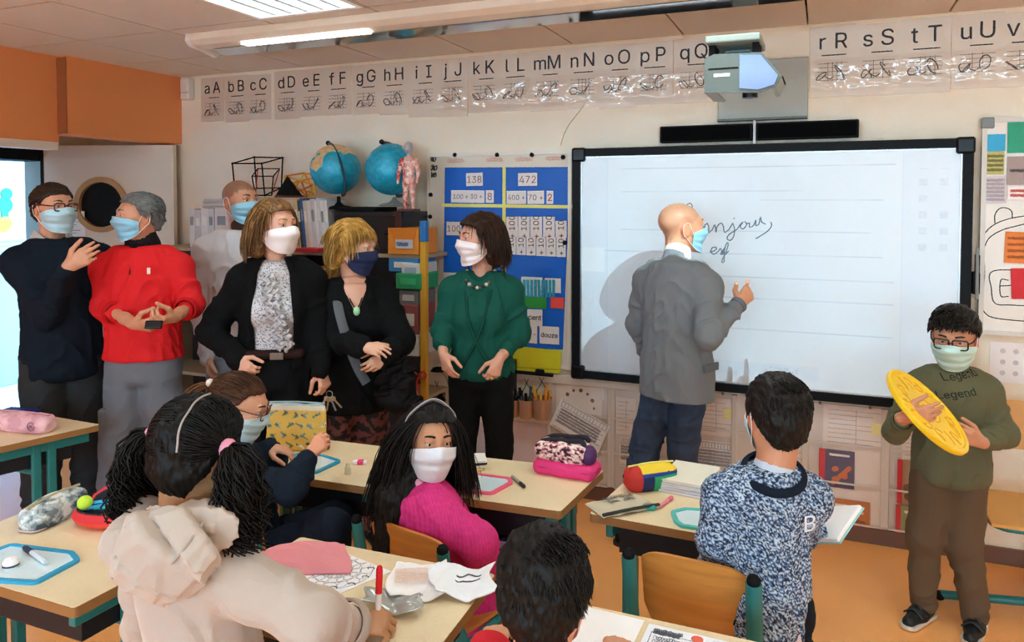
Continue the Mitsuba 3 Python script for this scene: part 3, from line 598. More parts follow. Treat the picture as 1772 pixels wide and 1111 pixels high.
# red and orange open case with things in it
t = thing('pencil_case', 'open red and orange pencil case full of pens on the lower left desk', 'pencil case'); cc = (pos(105, 922) + pos(208, 916)) / 2 + A([0, .045, 0]); MC = rotz(math.radians(12))
s = Sdf(); s.ell((0, 0, .030), (.098, .058, .034), k=.0); s.ell((0, .004, .060), (.085, .046, .036), k=.006, op='s'); s.cut((0, 0, -1), (0, 0, .001)); m = s.mesh(.004)
inner = m.vertices[:, 2] > .030
obj('body', move(m, MC, cc), 'vc_cloth', t, smooth=True, color=np.where((m.vertices[:, 2] > .026)[:, None], np.where((np.linalg.norm(m.vertices[:, :2] / A([.09, .052]), axis=1) < .95)[:, None], lin('#1d2026'), lin('#c92f33')), np.array(lin('#d8432f'))))
obj('lid', move(grid_sheet(16, 8, lambda u, v: ((u - .5) * .175, .046 + .012 * np.sin(math.pi * u) + .018 * v, .045 + .050 * v * np.sin(math.pi * np.clip(u, .03, .97)) ** .5), .003), MC, cc), hexmat('#c8323a', .7), t, smooth=40)
obj('lid_lining', move(grid_sheet(14, 6, lambda u, v: ((u - .5) * .15, .041 + .012 * np.sin(math.pi * u) + .018 * v, .047 + .040 * v * np.sin(math.pi * np.clip(u, .03, .97)) ** .5), .002), MC, cc), hexmat('#1b1c22', .8), t, smooth=40)
obj('side_flap', move(grid_sheet(8, 6, lambda u, v: (.085 + .02 * v, -.03 + .06 * u, .03 + .035 * v), .003), MC, cc), hexmat('#e3486c', .7), t)
for i, (x, y, c, a, n) in enumerate(((-.02, .005, '#2f78a8', 15, 'blue'), (.015, -.008, '#1f9088', -12, 'teal'), (.04, .012, '#2a56a0', 25, 'navy'), (.0, .02, '#37a0c8', 5, 'sky blue'))):
    d = A([math.cos(math.radians(a)), math.sin(math.radians(a)), .18]) * .05
    e = MC @ A([x, y, .052 + .004 * i]); solo('pen', tube([cc + e - MC @ d, cc + e + MC @ (d * .9), cc + e + MC @ d], [.006, .006, .002], 8), hexmat(c), n + ' pen inside the open red pencil case', 'pen', 'pens in the red case', smooth=50)
solo('ball', move(trimesh.creation.icosphere(3, .021), None, MC @ A([-.062, -.002, .062]) + cc), hexmat('#b8d23a', .8), 'yellow-green ball in the open red pencil case', 'ball', smooth=True)
solo('paper_sheet', prism(quad([(168, 948), (205, 938), (260, 950), (230, 962)]), .0006, None, (0, 0, DZ + .0005)), 'paper', 'white paper corner on the lower left desk beside the beige hoodie', 'paper')
# desk by the door: long pink pencil case
m = blob_case((.30, .085, .070), .030, .004, .3, 3, .005); t = thing('pencil_case', 'long pale pink pencil case on the desk by the door', 'pencil case'); cc = (pos(-30, 757) + pos(88, 738)) / 2 + A([0, .02, 0]); MC = rotz(math.radians(8))
obj('body', move(m, MC, cc), 'vc_cloth', t, smooth=True, color=pick(nz(m.vertices, 18, 7), [(.42, '#c9929a'), (.52, '#d8a3a8'), (1, '#dfb0b2')]))
obj('zip', move(tube([(-.14, .0, .076), (0, .004, .078), (.14, 0, .076)], .004, 6), MC, cc), hexmat('#b98790'), t)
obj('round_badge', move(prism(sg.Point(0, 0).buffer(.019).difference(sg.Point(0, 0).buffer(.014)).union(strokes([[(-.008, -.006), (-.004, .008), (0, -.004), (.004, .008), (.008, -.006)]], .003)), .002, XZ), MC, cc + MC @ A([.095, -.047, .036])), hexmat('#8f5f72'), t)
solo('book', move(rbox([.16, .10, .012], .002, 1), rotz(.2), pos(-10, 726) + A([0, .10, .007])), hexmat('#2b2d78'), 'dark blue book behind the long pink pencil case', 'book')
# desk with the yellow pouch
def birds(p):
    base = np.tile(lin('#d9b054'), (len(p), 1)); g = p[:, [0, 2]] / A([.042, .040]); row = np.floor(g[:, 1]); g[:, 0] += .5 * (row % 2); c = np.floor(g); f = g - c - .5
    r = np.random.default_rng(5); rnd = r.random((64, 64, 2)); f[:, 0] += .18 * np.sin(f[:, 1] * 9 + c[:, 0] * 2.1); f[:, 1] += .14 * np.sin(f[:, 0] * 11 + c[:, 1]); j = rnd[(c[:, 0].astype(int) % 64), (c[:, 1].astype(int) % 64)]; d = np.hypot((f[:, 0] - (j[:, 0] - .5) * .25) * 1.0, (f[:, 1] - (j[:, 1] - .5) * .2) * 1.15)
    k = d < .23; out = base; tone = A([lin('#5f8a94'), lin('#4d6b58'), lin('#e9e2c2')])[(j[:, 0] * 3).astype(int).clip(0, 2)]; out[k] = tone[k]
    n = nz(p, 160, 3) > .58; out[k & n] = lin('#3a4a4a'); out[p[:, 2] > .172] = lin('#a3b9bd'); out[(p[:, 2] > .155) & (p[:, 2] <= .172)] = lin('#e6dfc8'); return out
t = thing('pouch', 'yellow pouch with a bird print standing on the desk in front of the ponytail child', 'pouch'); cc = pos(511, 779) + A([0, .01, 0]); MC = rotz(math.radians(18))
s = Sdf()
def fn(p):
    q = p - A([0, 0, .09]); th = .026 - .018 * np.clip((p[:, 2] - .02) / .16, 0, 1); e = np.abs(q) - np.stack([np.full(len(p), .118 - .006 * (p[:, 2] / .18)), th, np.full(len(p), .090)], 1) + .012
    return np.linalg.norm(np.maximum(e, 0), axis=1) + np.minimum(e.max(1), 0) - .012 + .0035 * (meshkit.noise(p * 28, 2) * 2 - 1)
s.add(fn, (-.13, -.04, -.004), (.13, .04, .19)); m = s.mesh(.0035); m.vertices[:, 2] = np.maximum(m.vertices[:, 2], .0005)
obj('body', move(m, MC, cc), 'vc_cloth', t, smooth=True, color=birds(m.vertices)); obj('zip', move(tube([(-.11, 0, .181), (0, 0, .184), (.112, 0, .180)], .0035, 6), MC, cc), hexmat('#8fa7ad'), t)
obj('zip_pull', move(tube(smooth_path([(-.112, 0, .181), (-.125, -.008, .172), (-.128, -.01, .155), (-.122, -.012, .145)]), .003, 6), MC, cc), hexmat('#e8e2d6'), t)
slate('white slate with a teal frame on the desk beside the yellow pouch', [(498, 812), (545, 822), (592, 800), (560, 790), (510, 786)], 'blue_plastic')
t = thing('eraser', 'small pink and white eraser on the desk beside the teal slate', 'eraser'); p = pos(622, 803)
obj('block', move(rbox([.05, .022, .012], .003, 1), rotz(.4), p + A([0, 0, .0065])), hexmat('#f0e6ea'), t); obj('sleeve', move(rbox([.024, .0235, .0135], .003, 1), rotz(.4), p + A([.004, .002, .007])), hexmat('#e0407e'), t)
solo('glue_stick', lathe([(0, 0), (.010, 0), (.011, .002), (.011, .024), (.008, .026), (.006, .038), (0, .038)], 16, None, pos(602, 820)), hexmat('#d9cfb4', .3), 'small clear glue stick on the desk beside the eraser', 'glue stick', smooth=50)
# desk with the leopard case
slate('white slate with a pink-red frame in front of the pink sweater', [(770, 850), (852, 858), (888, 838), (884, 830), (800, 818), (760, 832)], 'pinkred_plastic')
marker('dark capped marker on the desk beside the pink-red slate', pos(886, 828) + A([0, 0, .007]), pos(908, 846) + A([0, 0, .007]), hexmat('#8e927f'), hexmat('#26282c'), .006)
def leop(p):
    n1, n2 = nz(p, 75, 11), nz(p, 130, 4); o = pick(n1 * .6 + n2 * .4, [(.40, '#1a1214'), (.47, '#6e2f3f'), (.55, '#d6a2a0'), (1, '#ecd9d2')]); return o
t = thing('pencil_case', 'bright pink pencil case with a leopard print top and purple end on the desk', 'pencil case'); cc = (pos(922, 822) + pos(1030, 830)) / 2 + A([0, .035, 0]); MC = rotz(math.radians(-3))
m = blob_case((.225, .105, .052), .022, .0035, .15, 5); obj('base', move(m, MC, cc), hexmat('#d8326f', .65), t, smooth=True)
m = blob_case((.200, .088, .066), .026, .003, .25, 6); obj('leopard_top', move(m, MC, cc + MC @ A([-.012, 0, .046])), 'vc_cloth', t, smooth=True, color=leop(m.vertices))
obj('purple_end', move(trimesh.creation.icosphere(3, .036), np.diag([.75, 1.05, .95]), cc + MC @ A([.082, -.005, .078])), hexmat('#4a2550', .7), t, smooth=True)
for y in (-.02, .026): obj('handle', move(tube(smooth_path([(-.105, y, .095), (-.06, y, .118), (.01, y + .004, .122), (.06, y, .128), (.072, y, .112)]), .0055, 6, flat=1.8), MC, cc), hexmat('#201a22', .7), t)
obj('base_seam', move(tube([(x, y, .030) for x, y in rrect(.226, .106, .03).exterior.coords[:-1]], .002, 5, closed=True), MC, cc), hexmat('#a81f54'), t)
t = thing('booklet', 'pile of small notebooks with a black cover behind the pink sweater', 'notebooks'); cc = pos(800, 812)
for i, (c, a) in enumerate((('#d8c58e', 20), ('#e8e6e0', 32), ('#22232a', 38), ('#e0ded8', 30))): obj('cover', move(rbox([.13, .085, .008], .001, 1), rotz(math.radians(a)), cc + A([.004 * i, .02, .005 + .0095 * i])), hexmat(c), t)
solo('paper_sheet', prism(quad([(790, 806), (822, 796), (845, 802), (812, 818)]), .0006, None, (0, 0, DZ + .0005)), 'paper_cool', 'white sheet on the desk beside the small notebooks', 'paper')
t = thing('basket', 'lilac slotted plastic tray under the desk with the leopard case', 'tray'); c0 = A([-.95, 2.20, .53]); 
obj('floor', move(rbox([.34, .26, .006], .002, 1), t=c0 + A([0, .10, -.03])), hexmat('#8a80b0'), t)
for k, (sx, sy, lx_, ly_) in enumerate(((0, -.03, .34, .004), (0, .23, .34, .004), (-.17, .10, .004, .26), (.17, .10, .004, .26))):
    w = max(lx_, ly_); g = sg.box(-w / 2, -.03, w / 2, .035).difference(shapely.union_all([sg.box(-w / 2 + .02 + .036 * j, -.018 + .02 * r, -w / 2 + .046 + .036 * j, -.008 + .02 * r) for j in range(int((w - .03) / .036)) for r in range(2)]))
    obj('side', move(prism(g, .004, XZ), rotz(0 if lx_ > ly_ else math.pi / 2), c0 + A([sx, sy, 0])), hexmat('#9088b8'), t)
# desk with the colouring sheet
t = thing('colouring_sheet', 'white mandala colouring sheet on the desk beside the pink pouch', 'paper'); Q = quad([(490, 994), (588, 1028), (678, 990), (578, 950)]); g = sg.Polygon(Q)
obj('sheet', prism(g, .0007, None, (0, 0, DZ + .0008)), 'paper', t); ce = A(g.centroid.coords[0]); L = []
for k in range(16):
    a = 2 * math.pi * k / 16
    for r, s_ in ((.075, .016), (.050, .012), (.028, .009)):
        L.append([(ce[0] + r * math.cos(a) + s_ * math.cos(b) * (1.0 if k % 2 else .7), ce[1] + r * math.sin(a) + s_ * math.sin(b)) for b in np.linspace(0, 2 * math.pi, 11)])
for r in (.092, .062, .038, .016): L.append([(ce[0] + r * math.cos(b), ce[1] + r * math.sin(b)) for b in np.linspace(0, 2 * math.pi, 40)])
obj('printed_lines', prism(strokes(L, .0013).intersection(g.buffer(-.004)), .0003, None, (0, 0, DZ + .0016)), hexmat('#8a8c94'), t)
L = [[(ce[0] + .086 * math.cos(a) + .009 * math.cos(b), ce[1] + .086 * math.sin(a) + .006 * math.sin(b)) for b in np.linspace(0, 4, 6)] for a in np.linspace(0, 2 * math.pi, 12, endpoint=False)]
obj('dark_marks', prism(strokes(L, .0028).intersection(g.buffer(-.004)), .0003, None, (0, 0, DZ + .0017)), 'ink_dark', t)
t = thing('pouch', 'flat pink cloth pouch on the desk between the hoodie and the colouring sheet', 'pouch'); cc = pos(522, 975)
def fpk(u, v):
    X = (u - .5) * .24; Y = (v - .5) * .17; z = .012 + .020 * np.sin(math.pi * u) * np.sin(math.pi * v) + .004 * np.sin(u * 19 + v * 7) * np.sin(v * 11); edge = np.minimum(np.minimum(u, 1 - u), np.minimum(v, 1 - v)); return X * (1 + .05 * np.sin(v * 5)), Y + .015 * np.sin(u * 4), z * np.clip(edge * 9, .05, 1)
obj('body', move(grid_sheet(34, 26, fpk, .006), rotz(math.radians(38)), cc + A([0, 0, .005])), hexmat('#d98890', .8), t, smooth=True)
obj('zip', move(tube(smooth_path([(-.118, -.07, .016), (-.121, 0, .02), (-.118, .07, .016)]), .004, 6), rotz(math.radians(38)), cc), hexmat('#7d2b45', .6), t)
slate('white slate with a green frame at the hoodie sleeve', [(470, 1085), (512, 1092), (568, 1054), (570, 1046), (545, 1042), (470, 1032)], 'teal_plastic')
def crumple(label, px, size, h, seed, tint, name='booklet', writing=2, cat_='booklet'):
    t = thing(name, label, cat_); cc = pos(*px)
    def f(u, v):
        X, Y = (u - .5) * size[0], (v - .5) * size[1]; P = np.stack([u * 3.1, v * 2.7, u * 0 + seed], -1); z = h * (meshkit.fbm(P.reshape(-1, 3), 3, seed).reshape(u.shape)) + h * .9 * np.abs(u - .5) * 2 * (1 - v * .4); return X + .012 * np.sin(v * 5 + seed), Y + .01 * np.sin(u * 6), np.maximum(z - h * .25, .001)
    M = rotz(math.radians(size[2])); obj('pages', move(grid_sheet(22, 18, f, .0035), M, cc + A([0, 0, .004])), tint, t, smooth=True)
    if writing:
        ls = []
        for r in range(writing):
            q = A(scrawl(seed + r, -.05, 0, .4, .035)); u_ = np.clip(q[:, 0] * 1.0 + .5, .05, .95); v_ = np.clip(.72 - r * .14 + q[:, 1], .05, .95); X, Y, Zz = f(u_, v_); ls.append(tube(np.stack([X, Y, Zz + .0010], 1), .0005, 4))
        obj('handwriting', move(cat(*ls), M, cc + A([0, 0, .004])), 'ink_dark', t)
    return t
crumple('open booklet with an orange drawing, left of the two on the desk corner', (722, 1012), (.13, .17, 30), .016, 3, 'paper', writing=0)
crumple('open white booklet with handwriting at the corner of the desk, beside the dark-haired boy', (802, 1018), (.15, .16, 25), .03, 8, 'paper_cool')
p = pos(716, 1008); solo('drawing', prism(strokes([scrawl(70 + r, -.045, -.03 + .014 * r, .08, .012) for r in range(5)], .0009), .0004, rotz(.5), p + A([0, 0, .021])), hexmat('#dcb49c'), 'faint orange drawing on the left open booklet', 'drawing')
crumple('crumpled plastic and foil wrapper on the desk beside the holding hand', (680, 1052), (.14, .075, 10), .026, 13, mat('foil', '#b9bab6', .25, metallic=.5), name='wrapper', writing=0, cat_='wrapper')
# desk with the multicoloured case
t = thing('pencil_case', 'striped yellow, green and blue pencil case beside the white notebooks', 'pencil case'); cc = (pos(1086, 852) + pos(1150, 842)) / 2 + A([.01, .02, 0]); MC = rotz(math.radians(42))
m = blob_case((.185, .072, .075), .03, .0035, .35, 9); v = m.vertices; sx = v[:, 0] / .09
obj('body', move(m, MC, cc), 'vc_cloth', t, smooth=True, color=np.where((sx < -.55)[:, None], lin('#b8322c'), np.where((v[:, 2] > .062)[:, None], lin('#e8c63a'), np.where((v[:, 2] > .052)[:, None], lin('#2c3c86'), np.where(((v[:, 1] < 0) & (sx > -.1))[:, None], np.array(lin('#2f9a63')), np.array(lin('#232c52')))))))
obj('zip', move(tube([(-.085, 0, .080), (0, .002, .084), (.085, 0, .080)], .0035, 6), MC, cc), hexmat('#d8d27a'), t)
t = thing('notebook_stack', 'stack of white exercise books on the desk, right of the striped case', 'notebooks'); cc = (pos(1142, 845) + pos(1212, 850)) / 2 + A([.025, .05, 0])
for i in range(5): obj('notebook', move(rbox([.152, .20, .0075], .001, 1), rotz(math.radians(-6 + (i * 37 % 5) - 2)), cc + A([.004 * (i % 2), .003 * (i % 3), .004 + .0083 * i])), hexmat(('#dcdde6', '#cfd2e0', '#e4e3e6', '#d4d6e2', '#ecebe6')[i]), t)
obj('cover_edge', move(rbox([.154, .202, .0016], .0005, 1), rotz(math.radians(-5)), cc + A([0, 0, .043])), hexmat('#ded8c8'), t)
t = thing('cloth_pouch', 'beige cloth pouch with black drawing on the front corner of the desk', 'pouch'); cc = pos(1076, 878); MC = rotz(math.radians(46))
obj('body', move(grid_sheet(30, 20, lambda u, v: ((u - .5) * .20, (v - .5) * .115, .004 + .020 * (np.sin(math.pi * u) * np.sin(math.pi * v)) ** .6 + .002 * np.sin(u * 17)), .003), MC, cc + A([0, 0, .002])), hexmat('#b9ac93', .85), t, smooth=True)
obj('drawing', move(prism(strokes([scrawl(31, -.06, .02, .11, .018), scrawl(32, -.05, -.005, .09, .02), [(-.03, .035), (.02, .03), (.05, .04)], [(.0, -.02), (.03, .0), (.02, .02)]], .0014), .0005), MC, cc + A([0, 0, .0265])), 'ink_dark', t)
obj('zip', move(tube(smooth_path([(-.10, -.055, .014), (0, -.060, .018), (.10, -.055, .014)]), .0045, 6), MC, cc), hexmat('#2a2622', .6), t)
t = thing('sharpener', 'small teal plastic sharpener on the desk beside the cloth pouch', 'sharpener'); p = pos(1122, 882)
obj('body', move(rbox([.042, .026, .016], .006, 1), rotz(.35), p + A([0, 0, .009])), 'teal_plastic', t, smooth=40); obj('blade', move(rbox([.02, .012, .002], .0006, 1), rotz(.35), p + A([.002, 0, .018])), 'steel', t)
marker('pink marker lying on the desk with the striped case', pos(1142, 880) + A([0, 0, .007]), pos(1163, 864) + A([0, 0, .007]), hexmat('#e38a96'), hexmat('#d86a7e'), .0065)
slate('white slate with an aqua wavy frame beside the speckled sweater', [(1166, 905), (1178, 914), (1262, 926), (1275, 888), (1185, 882), (1160, 888)], 'aqua_plastic')
for i, (u, v, du, c, n) in enumerate(((1205, 852, 14, '#5fae9c', 'green'), (1212, 846, 12, '#d7a2a0', 'pink'), (1222, 858, 8, '#26262a', 'black'))):
    marker(n + ' pencil at the end of the white exercise books', pos(u, v + 8) + A([0, 0, .006]), pos(u + du, v) + A([0, 0, .006]), hexmat(c), hexmat(c), .004, 'pencil', .2)
# worksheets on the nearest desk
t = thing('worksheet', 'white worksheet with a printed picture and orange blot on the nearest desk', 'paper'); z = DZ + .001
Q = [(-.36, 1.36), (-.16, 1.355), (-.15, 1.640), (-.352, 1.645)]; obj('sheet', prism(Q, .0007, None, (0, 0, z + .001)), 'paper_cool', t)
ce = A([-.255, 1.57]); L = [[(ce[0] - .085, ce[1] - .13), (ce[0] - .085, ce[1] + .045), (ce[0] + .085, ce[1] + .04), (ce[0] + .085, ce[1] - .13)]] + [scrawl(50 + r, ce[0] - .075, ce[1] + .025 - .016 * r, .15, .016) for r in range(9)]
obj('printed_lines', prism(strokes(L, .0012), .0003, None, (0, 0, z + .0018)), 'ink_dark', t); obj('title', prism(strokes([scrawl(61, ce[0] - .08, ce[1] + .055, .06, .012), scrawl(62, ce[0] - .08, ce[1] + .045, .055, .010)], .0022), .0003, None, (0, 0, z + .0018)), 'ink_dark', t)
obj('orange_blot', prism(sg.Point(ce[0] + .012, ce[1] + .054).buffer(.013), .0003, None, (0, 0, z + .0018)), hexmat('#d8604a'), t)
solo('paper_sheet', prism([(-.50, 1.40), (-.37, 1.39), (-.365, 1.655), (-.505, 1.66)], .0006, None, (0, 0, z)), 'paper', 'blank white sheet on the nearest desk beside the dark-haired boy', 'paper')
solo('paper_sheet', prism([(-.15, 1.42), (-.06, 1.40), (-.045, 1.645), (-.148, 1.65)], .0006, None, (0, 0, z)), 'paper', 'blank white sheet at the right end of the nearest desk', 'paper')

# ---------------------------------------------------------------- alphabet frieze
mat('sheet_grey', '#d9cdbd', .45, coat=.6); mat('letter_ink', '#26242a', .5); mat('line_ink', '#6f6a6c', .6)
scene['film'] = {'type': 'thindielectric', 'int_ior': 1.62}
def on_wall(poly, d, off=0.0): return prism(poly, d, XZ, (0, WALL_Y - off, 0))
LET = dict(a=368, b=410, c=448, d=497, e=540, f=585, g=634, h=682, i=733, j=783, k=838, l=891, m=948, n=1008, o=1068, p=1131, q=1200, r=1440, s=1519, t=1600, u=1690, v=1772)
rs = np.random.default_rng(4)
for ch, u in LET.items():
    x = on_y(u, 150)[0]; t = thing('alphabet_sheet', 'alphabet sheet printed %s %s above its handwritten form' % (ch, ch.upper()), 'alphabet poster', 'alphabet sheets along the top of the wall')
    tl = math.radians(rs.uniform(-.8, .8)); w = .205 if ch not in 'mw' else .215; zt = 2.49 + rs.uniform(-.006, .006); zb = 2.185 + rs.uniform(-.012, .008) - .03 * (u > 700)
    obj('sheet', move(rbox([w, .003, zt - zb], .001, 1), roty(tl), (x, WALL_Y - .002, (zt + zb) / 2)), 'sheet_grey', t)
    lo = text_on_wall(ch, .072, x - .045, WALL_Y - .004, 2.385, .001, False); up = text_on_wall(ch.upper(), .074, x + .038, WALL_Y - .004, 2.385, .001, False)
    obj('small_letter', lo, 'letter_ink', t); obj('capital_letter', up, 'letter_ink', t); obj('rule', on_wall(sg.box(x - .05 + .02 * (ord(ch) % 2), 2.352, x + .06, 2.357), .0008, .004), 'letter_ink', t)
    bx0, bx1 = x - .068, x + .068; L = [[(bx0, z), (bx1, z)] for z in (2.235, 2.255, 2.275, 2.295, 2.315)] + [[(x + .02 * (i - 1), 2.23), (x + .02 * (i - 1), 2.32)] for i in range(0, 4, 2 if ord(ch) % 2 else 1)]
    obj('ruled_lines', on_wall(strokes(L, .0022), .0007, .004), 'line_ink', t)
    g = np.linspace(0, 1, 30); k = ord(ch); cur = [(x - .05 + .022 * math.sin(6.3 * a + k), 2.255 + .018 * math.cos(6.3 * a * (1 + k % 2 * .5))) for a in g]; cu2 = [(x + .03 + .022 * math.sin(5.5 * a + k * 1.7), 2.275 + .036 * math.cos(5.5 * a + k) * (1 - .2 * a)) for a in g]
    obj('handwritten_letters', on_wall(strokes([cur, cu2, [(x - .03, 2.25), (x - .01, 2.24), (x + .005, 2.25)]], .0042), .0008, .004), 'letter_ink', t)
def film(name, lab, x0, x1, z0, z1, y, seed, amp, nu=140):
    u, v = np.meshgrid(np.linspace(0, 1, nu), np.linspace(0, 1, 26), indexing='ij'); X = x0 + (x1 - x0) * u; Z = z0 + (z1 - z0) * v
    n = meshkit.fbm(np.stack([X * 17, Z * 24, X * 0 + seed], -1).reshape(-1, 3), 3, seed).reshape(X.shape); Y = y - .006 - amp * n * np.clip((1 - np.abs(2 * v - 1)) * 3, .15, 1)
    P = np.stack([X, Y, Z], -1).reshape(-1, 3); i = np.arange(nu * 26).reshape(nu, 26); a, b, c, d = i[:-1, :-1].ravel(), i[1:, :-1].ravel(), i[1:, 1:].ravel(), i[:-1, 1:].ravel()
    return solo(name, tm(P, np.vstack([np.stack([a, b, c], 1), np.stack([a, c, d], 1)])), 'film', lab, 'plastic film', smooth=True)
film('film_strip', 'wavy clear plastic strip over the alphabet sheets i to q', on_y(762, 160)[0], on_y(1228, 100)[0], 2.17, 2.345, WALL_Y - .006, 3, .034, 320)
film('film_strip', 'wavy clear plastic strip over the alphabet sheets r to v', on_y(1405, 120)[0], on_y(1772, 90)[0] + .25, 2.17, 2.335, WALL_Y - .006, 9, .034, 200)
solo('wall_cord', tube(smooth_path([on_y(u, v, WALL_Y - .004) for u, v in ((1018, 172), (1003, 192), (985, 215), (975, 235), (970, 252))]), .0022, 5), hexmat('#b8a58a'), 'thin pale cord hanging on the wall above the blue number board', 'cord')

# ---------------------------------------------------------------- blue number board
nb = lambda u, v: on_y(u, v, WALL_Y - .028)
t = thing('number_board', 'white framed board with blue sheet divided by yellow tape, full of number cards', 'notice board')
c = [nb(747, 262), nb(990, 262), nb(986, 650), nb(741, 612)]; g = sg.box(c[3][0], .715, c[1][0], 1.932)
obj('panel', on_wall(g.buffer(-.01), .024, .002), hexmat('#ded6c6', .5), t)
obj('frame', on_wall(g.difference(g.buffer(-.022)), .034, .001), hexmat('#e9e4d8', .4), t)
bl = [nb(770, 290), nb(987, 289), nb(974, 605), nb(766, 596)]; B = [(q[0], q[2]) for q in bl]
mat('blue_sheet', '#1557b0', .45)
obj('blue_sheet', on_wall(sg.Polygon(B), .002, .0265), 'blue_sheet', t)
obj('tape', on_wall(sg.Polygon([tuple(nb(u, v)[[0, 2]]) for u, v in ((765, 352), (992, 355), (992, 361), (765, 358))]), .001, .029), hexmat('#e3dd7a', .5), t)
obj('tape', on_wall(sg.Polygon([tuple(nb(u, v)[[0, 2]]) for u, v in ((870, 289), (875.5, 289), (875.5, 470), (869, 470))]), .001, .030), hexmat('#e3dd7a', .5), t)
obj('faint_writing', on_wall(strokes([scrawl(90 + i, nb(u, 275)[0], 1.886, .10, .024) for i, u in enumerate((775, 842, 892, 945))], .0022), .0008, .0265), hexmat('#c99a8e'), t)
obj('black_marks', on_wall(strokes([scrawl(80 + i, nb(u, v)[0], nb(u, v)[2], .04, .03) for i, (u, v) in enumerate(((743, 275), (745, 290), (744, 303)))], .006), .0008, .0265), 'letter_ink', t)
def card(u0, v0, u1, v1, text, lab, h=.03, rot=False, color='paper', bold=False, ink='ink_dark', dx=0):
    a, b = nb(u0, v1), nb(u1, v0); t = thing('number_card', lab, 'card', 'cards on the blue number board'); w, hh = b[0] - a[0], b[2] - a[2]
    obj('card', move(rbox([w, .0016, hh], .0006, 1), roty(rs.uniform(-.02, .02)), ((a[0] + b[0]) / 2, WALL_Y - .0315, (a[2] + b[2]) / 2)), color, t)
    if text:
        m = meshkit.text_mesh(text, h, .0006, bold); m.vertices[:, :2] -= (m.bounds[0, :2] + m.bounds[1, :2]) / 2
        k = min(1, .86 * w / (m.bounds[1, 1 if rot else 0] * 2)); m.vertices[:, :2] *= k
        if rot: m = move(m, rotz(math.pi / 2))
        obj('lettering', move(m, XZ, ((a[0] + b[0]) / 2 + dx, WALL_Y - .0323, (a[2] + b[2]) / 2)), ink, t)
    return t
card(807, 299, 836, 322, '138', 'white card with 138 at the top left of the blue board', .045, ink=hexmat('#8a6a72')); card(897, 299, 930, 322, '472', 'white card with 472 at the top right of the blue board', .045, ink=hexmat('#8a6a72'))
card(781, 329, 839, 351, '100 + 30 +', 'long white card reading 100 + 30 +', .04, ink=hexmat('#7a7078')); card(841, 329, 855, 351, '8', 'narrow white card with eight, last of its row on the left', .04, ink=hexmat('#8a5a62'))
card(877, 330, 911, 353, '400 +', 'white card reading four hundred plus', .04, ink=hexmat('#7a7078')); card(913, 330, 942, 353, '70 +', 'white card reading seventy plus', .04, ink=hexmat('#7a7078')); card(946, 330, 958, 353, '2', 'narrow white card with two, last of its row on the right', .04, ink=hexmat('#a04a52'))
card(773, 384, 799, 407, '100', 'white card with 100 left of the woman in green', .04, ink=hexmat('#8a6a72')); card(848, 388, 864, 408, '', 'blank white card corner right of the dark bob haircut'); card(768, 472, 792, 500, '', 'blank white card at the left edge of the blue board')
for i, (a, b) in enumerate(((876.5, 896.5), (897, 917), (918, 938.5), (940, 960.5))): card(a, 375 + (0, 0, 0, 0)[i], b, 410, '+ 100', ('first', 'second', 'third', 'fourth')[i] + ' upright card with 100 on the right of the blue board', .034, True)
card(961.5, 382, 981, 411, '+ 10', 'upright card with 10 ending the row of 100 cards', .034, True)
for i in range(6): card(876.5 + 17.3 * i, 410.5, 893 + 17.3 * i, 440 + .9 * i, '+ 10', ('first', 'second', 'third', 'fourth', 'fifth', 'sixth')[i] + ' upright card with 10 in the lower row', .032, True)
card(902, 480, 939, 512, '', 'white card behind the cyan rods'); card(943, 482, 971, 506, '', 'white card right of the cyan rods')
for i in range(9):
    u = 906 + 6.3 * i; a, b = nb(u, 514), nb(u + 4.8, 484); k = thing('ten_rod', ('first', 'second', 'third', 'fourth', 'fifth', 'sixth', 'seventh', 'eighth', 'ninth')[i] + ' cyan rod of ten squares on the blue board', 'counting rod', 'cyan rods on the blue board')
    w = b[0] - a[0]; obj('rod', move(rbox([w, .003, b[2] - a[2]], .001, 1), roty(rs.uniform(-.06, .06)), ((a[0] + b[0]) / 2, WALL_Y - .0345, (a[2] + b[2]) / 2)), hexmat('#38a5c4', .4), k)
    obj('marks', on_wall(shapely.union_all([sg.box(a[0], a[2] + (b[2] - a[2]) * j / 10, b[0], a[2] + (b[2] - a[2]) * j / 10 + .0012) for j in range(1, 10)]), .0008, .036), hexmat('#1f6f96'), k)
card(905, 514, 946, 532, '', 'green card under the cyan rods', color=hexmat('#2f8f3a')); card(953, 515, 976, 533, '', 'red card right of the green card', color=hexmat('#e2483a'))
card(887, 535, 910, 562, 'quatre', 'white card with a handwritten word, half behind the green sleeve', .03, bold=True); card(913, 536, 939, 563, 'cent', 'white card reading cent', .034, bold=True); card(884, 563, 930, 591, 'soixante -', 'white card reading soixante', .034, bold=True); card(934, 566, 968, 594, 'douze', 'white card reading douze', .034, bold=True)
for i, (u, v, n) in enumerate(((788, 268, 'left of the top strip'), (861, 268, 'in the middle of the top strip'), (921, 268, 'right of the middle of the top strip'), (975, 272, 'at the right of the top strip'), (746, 337, 'low on the left edge'), (745, 375, 'halfway down the left edge'), (751, 505, 'on the left edge beside the green sleeve'), (978, 420, 'at the right end of the 10 cards'))):
    q = nb(u, v); solo('magnet', move(trimesh.creation.cylinder(.012, .009, sections=16), XZ, (q[0], WALL_Y - .034, q[2])), 'black_matt', 'round black magnet ' + n + ' of the number board', 'magnet', 'magnets on the number board', smooth=40)
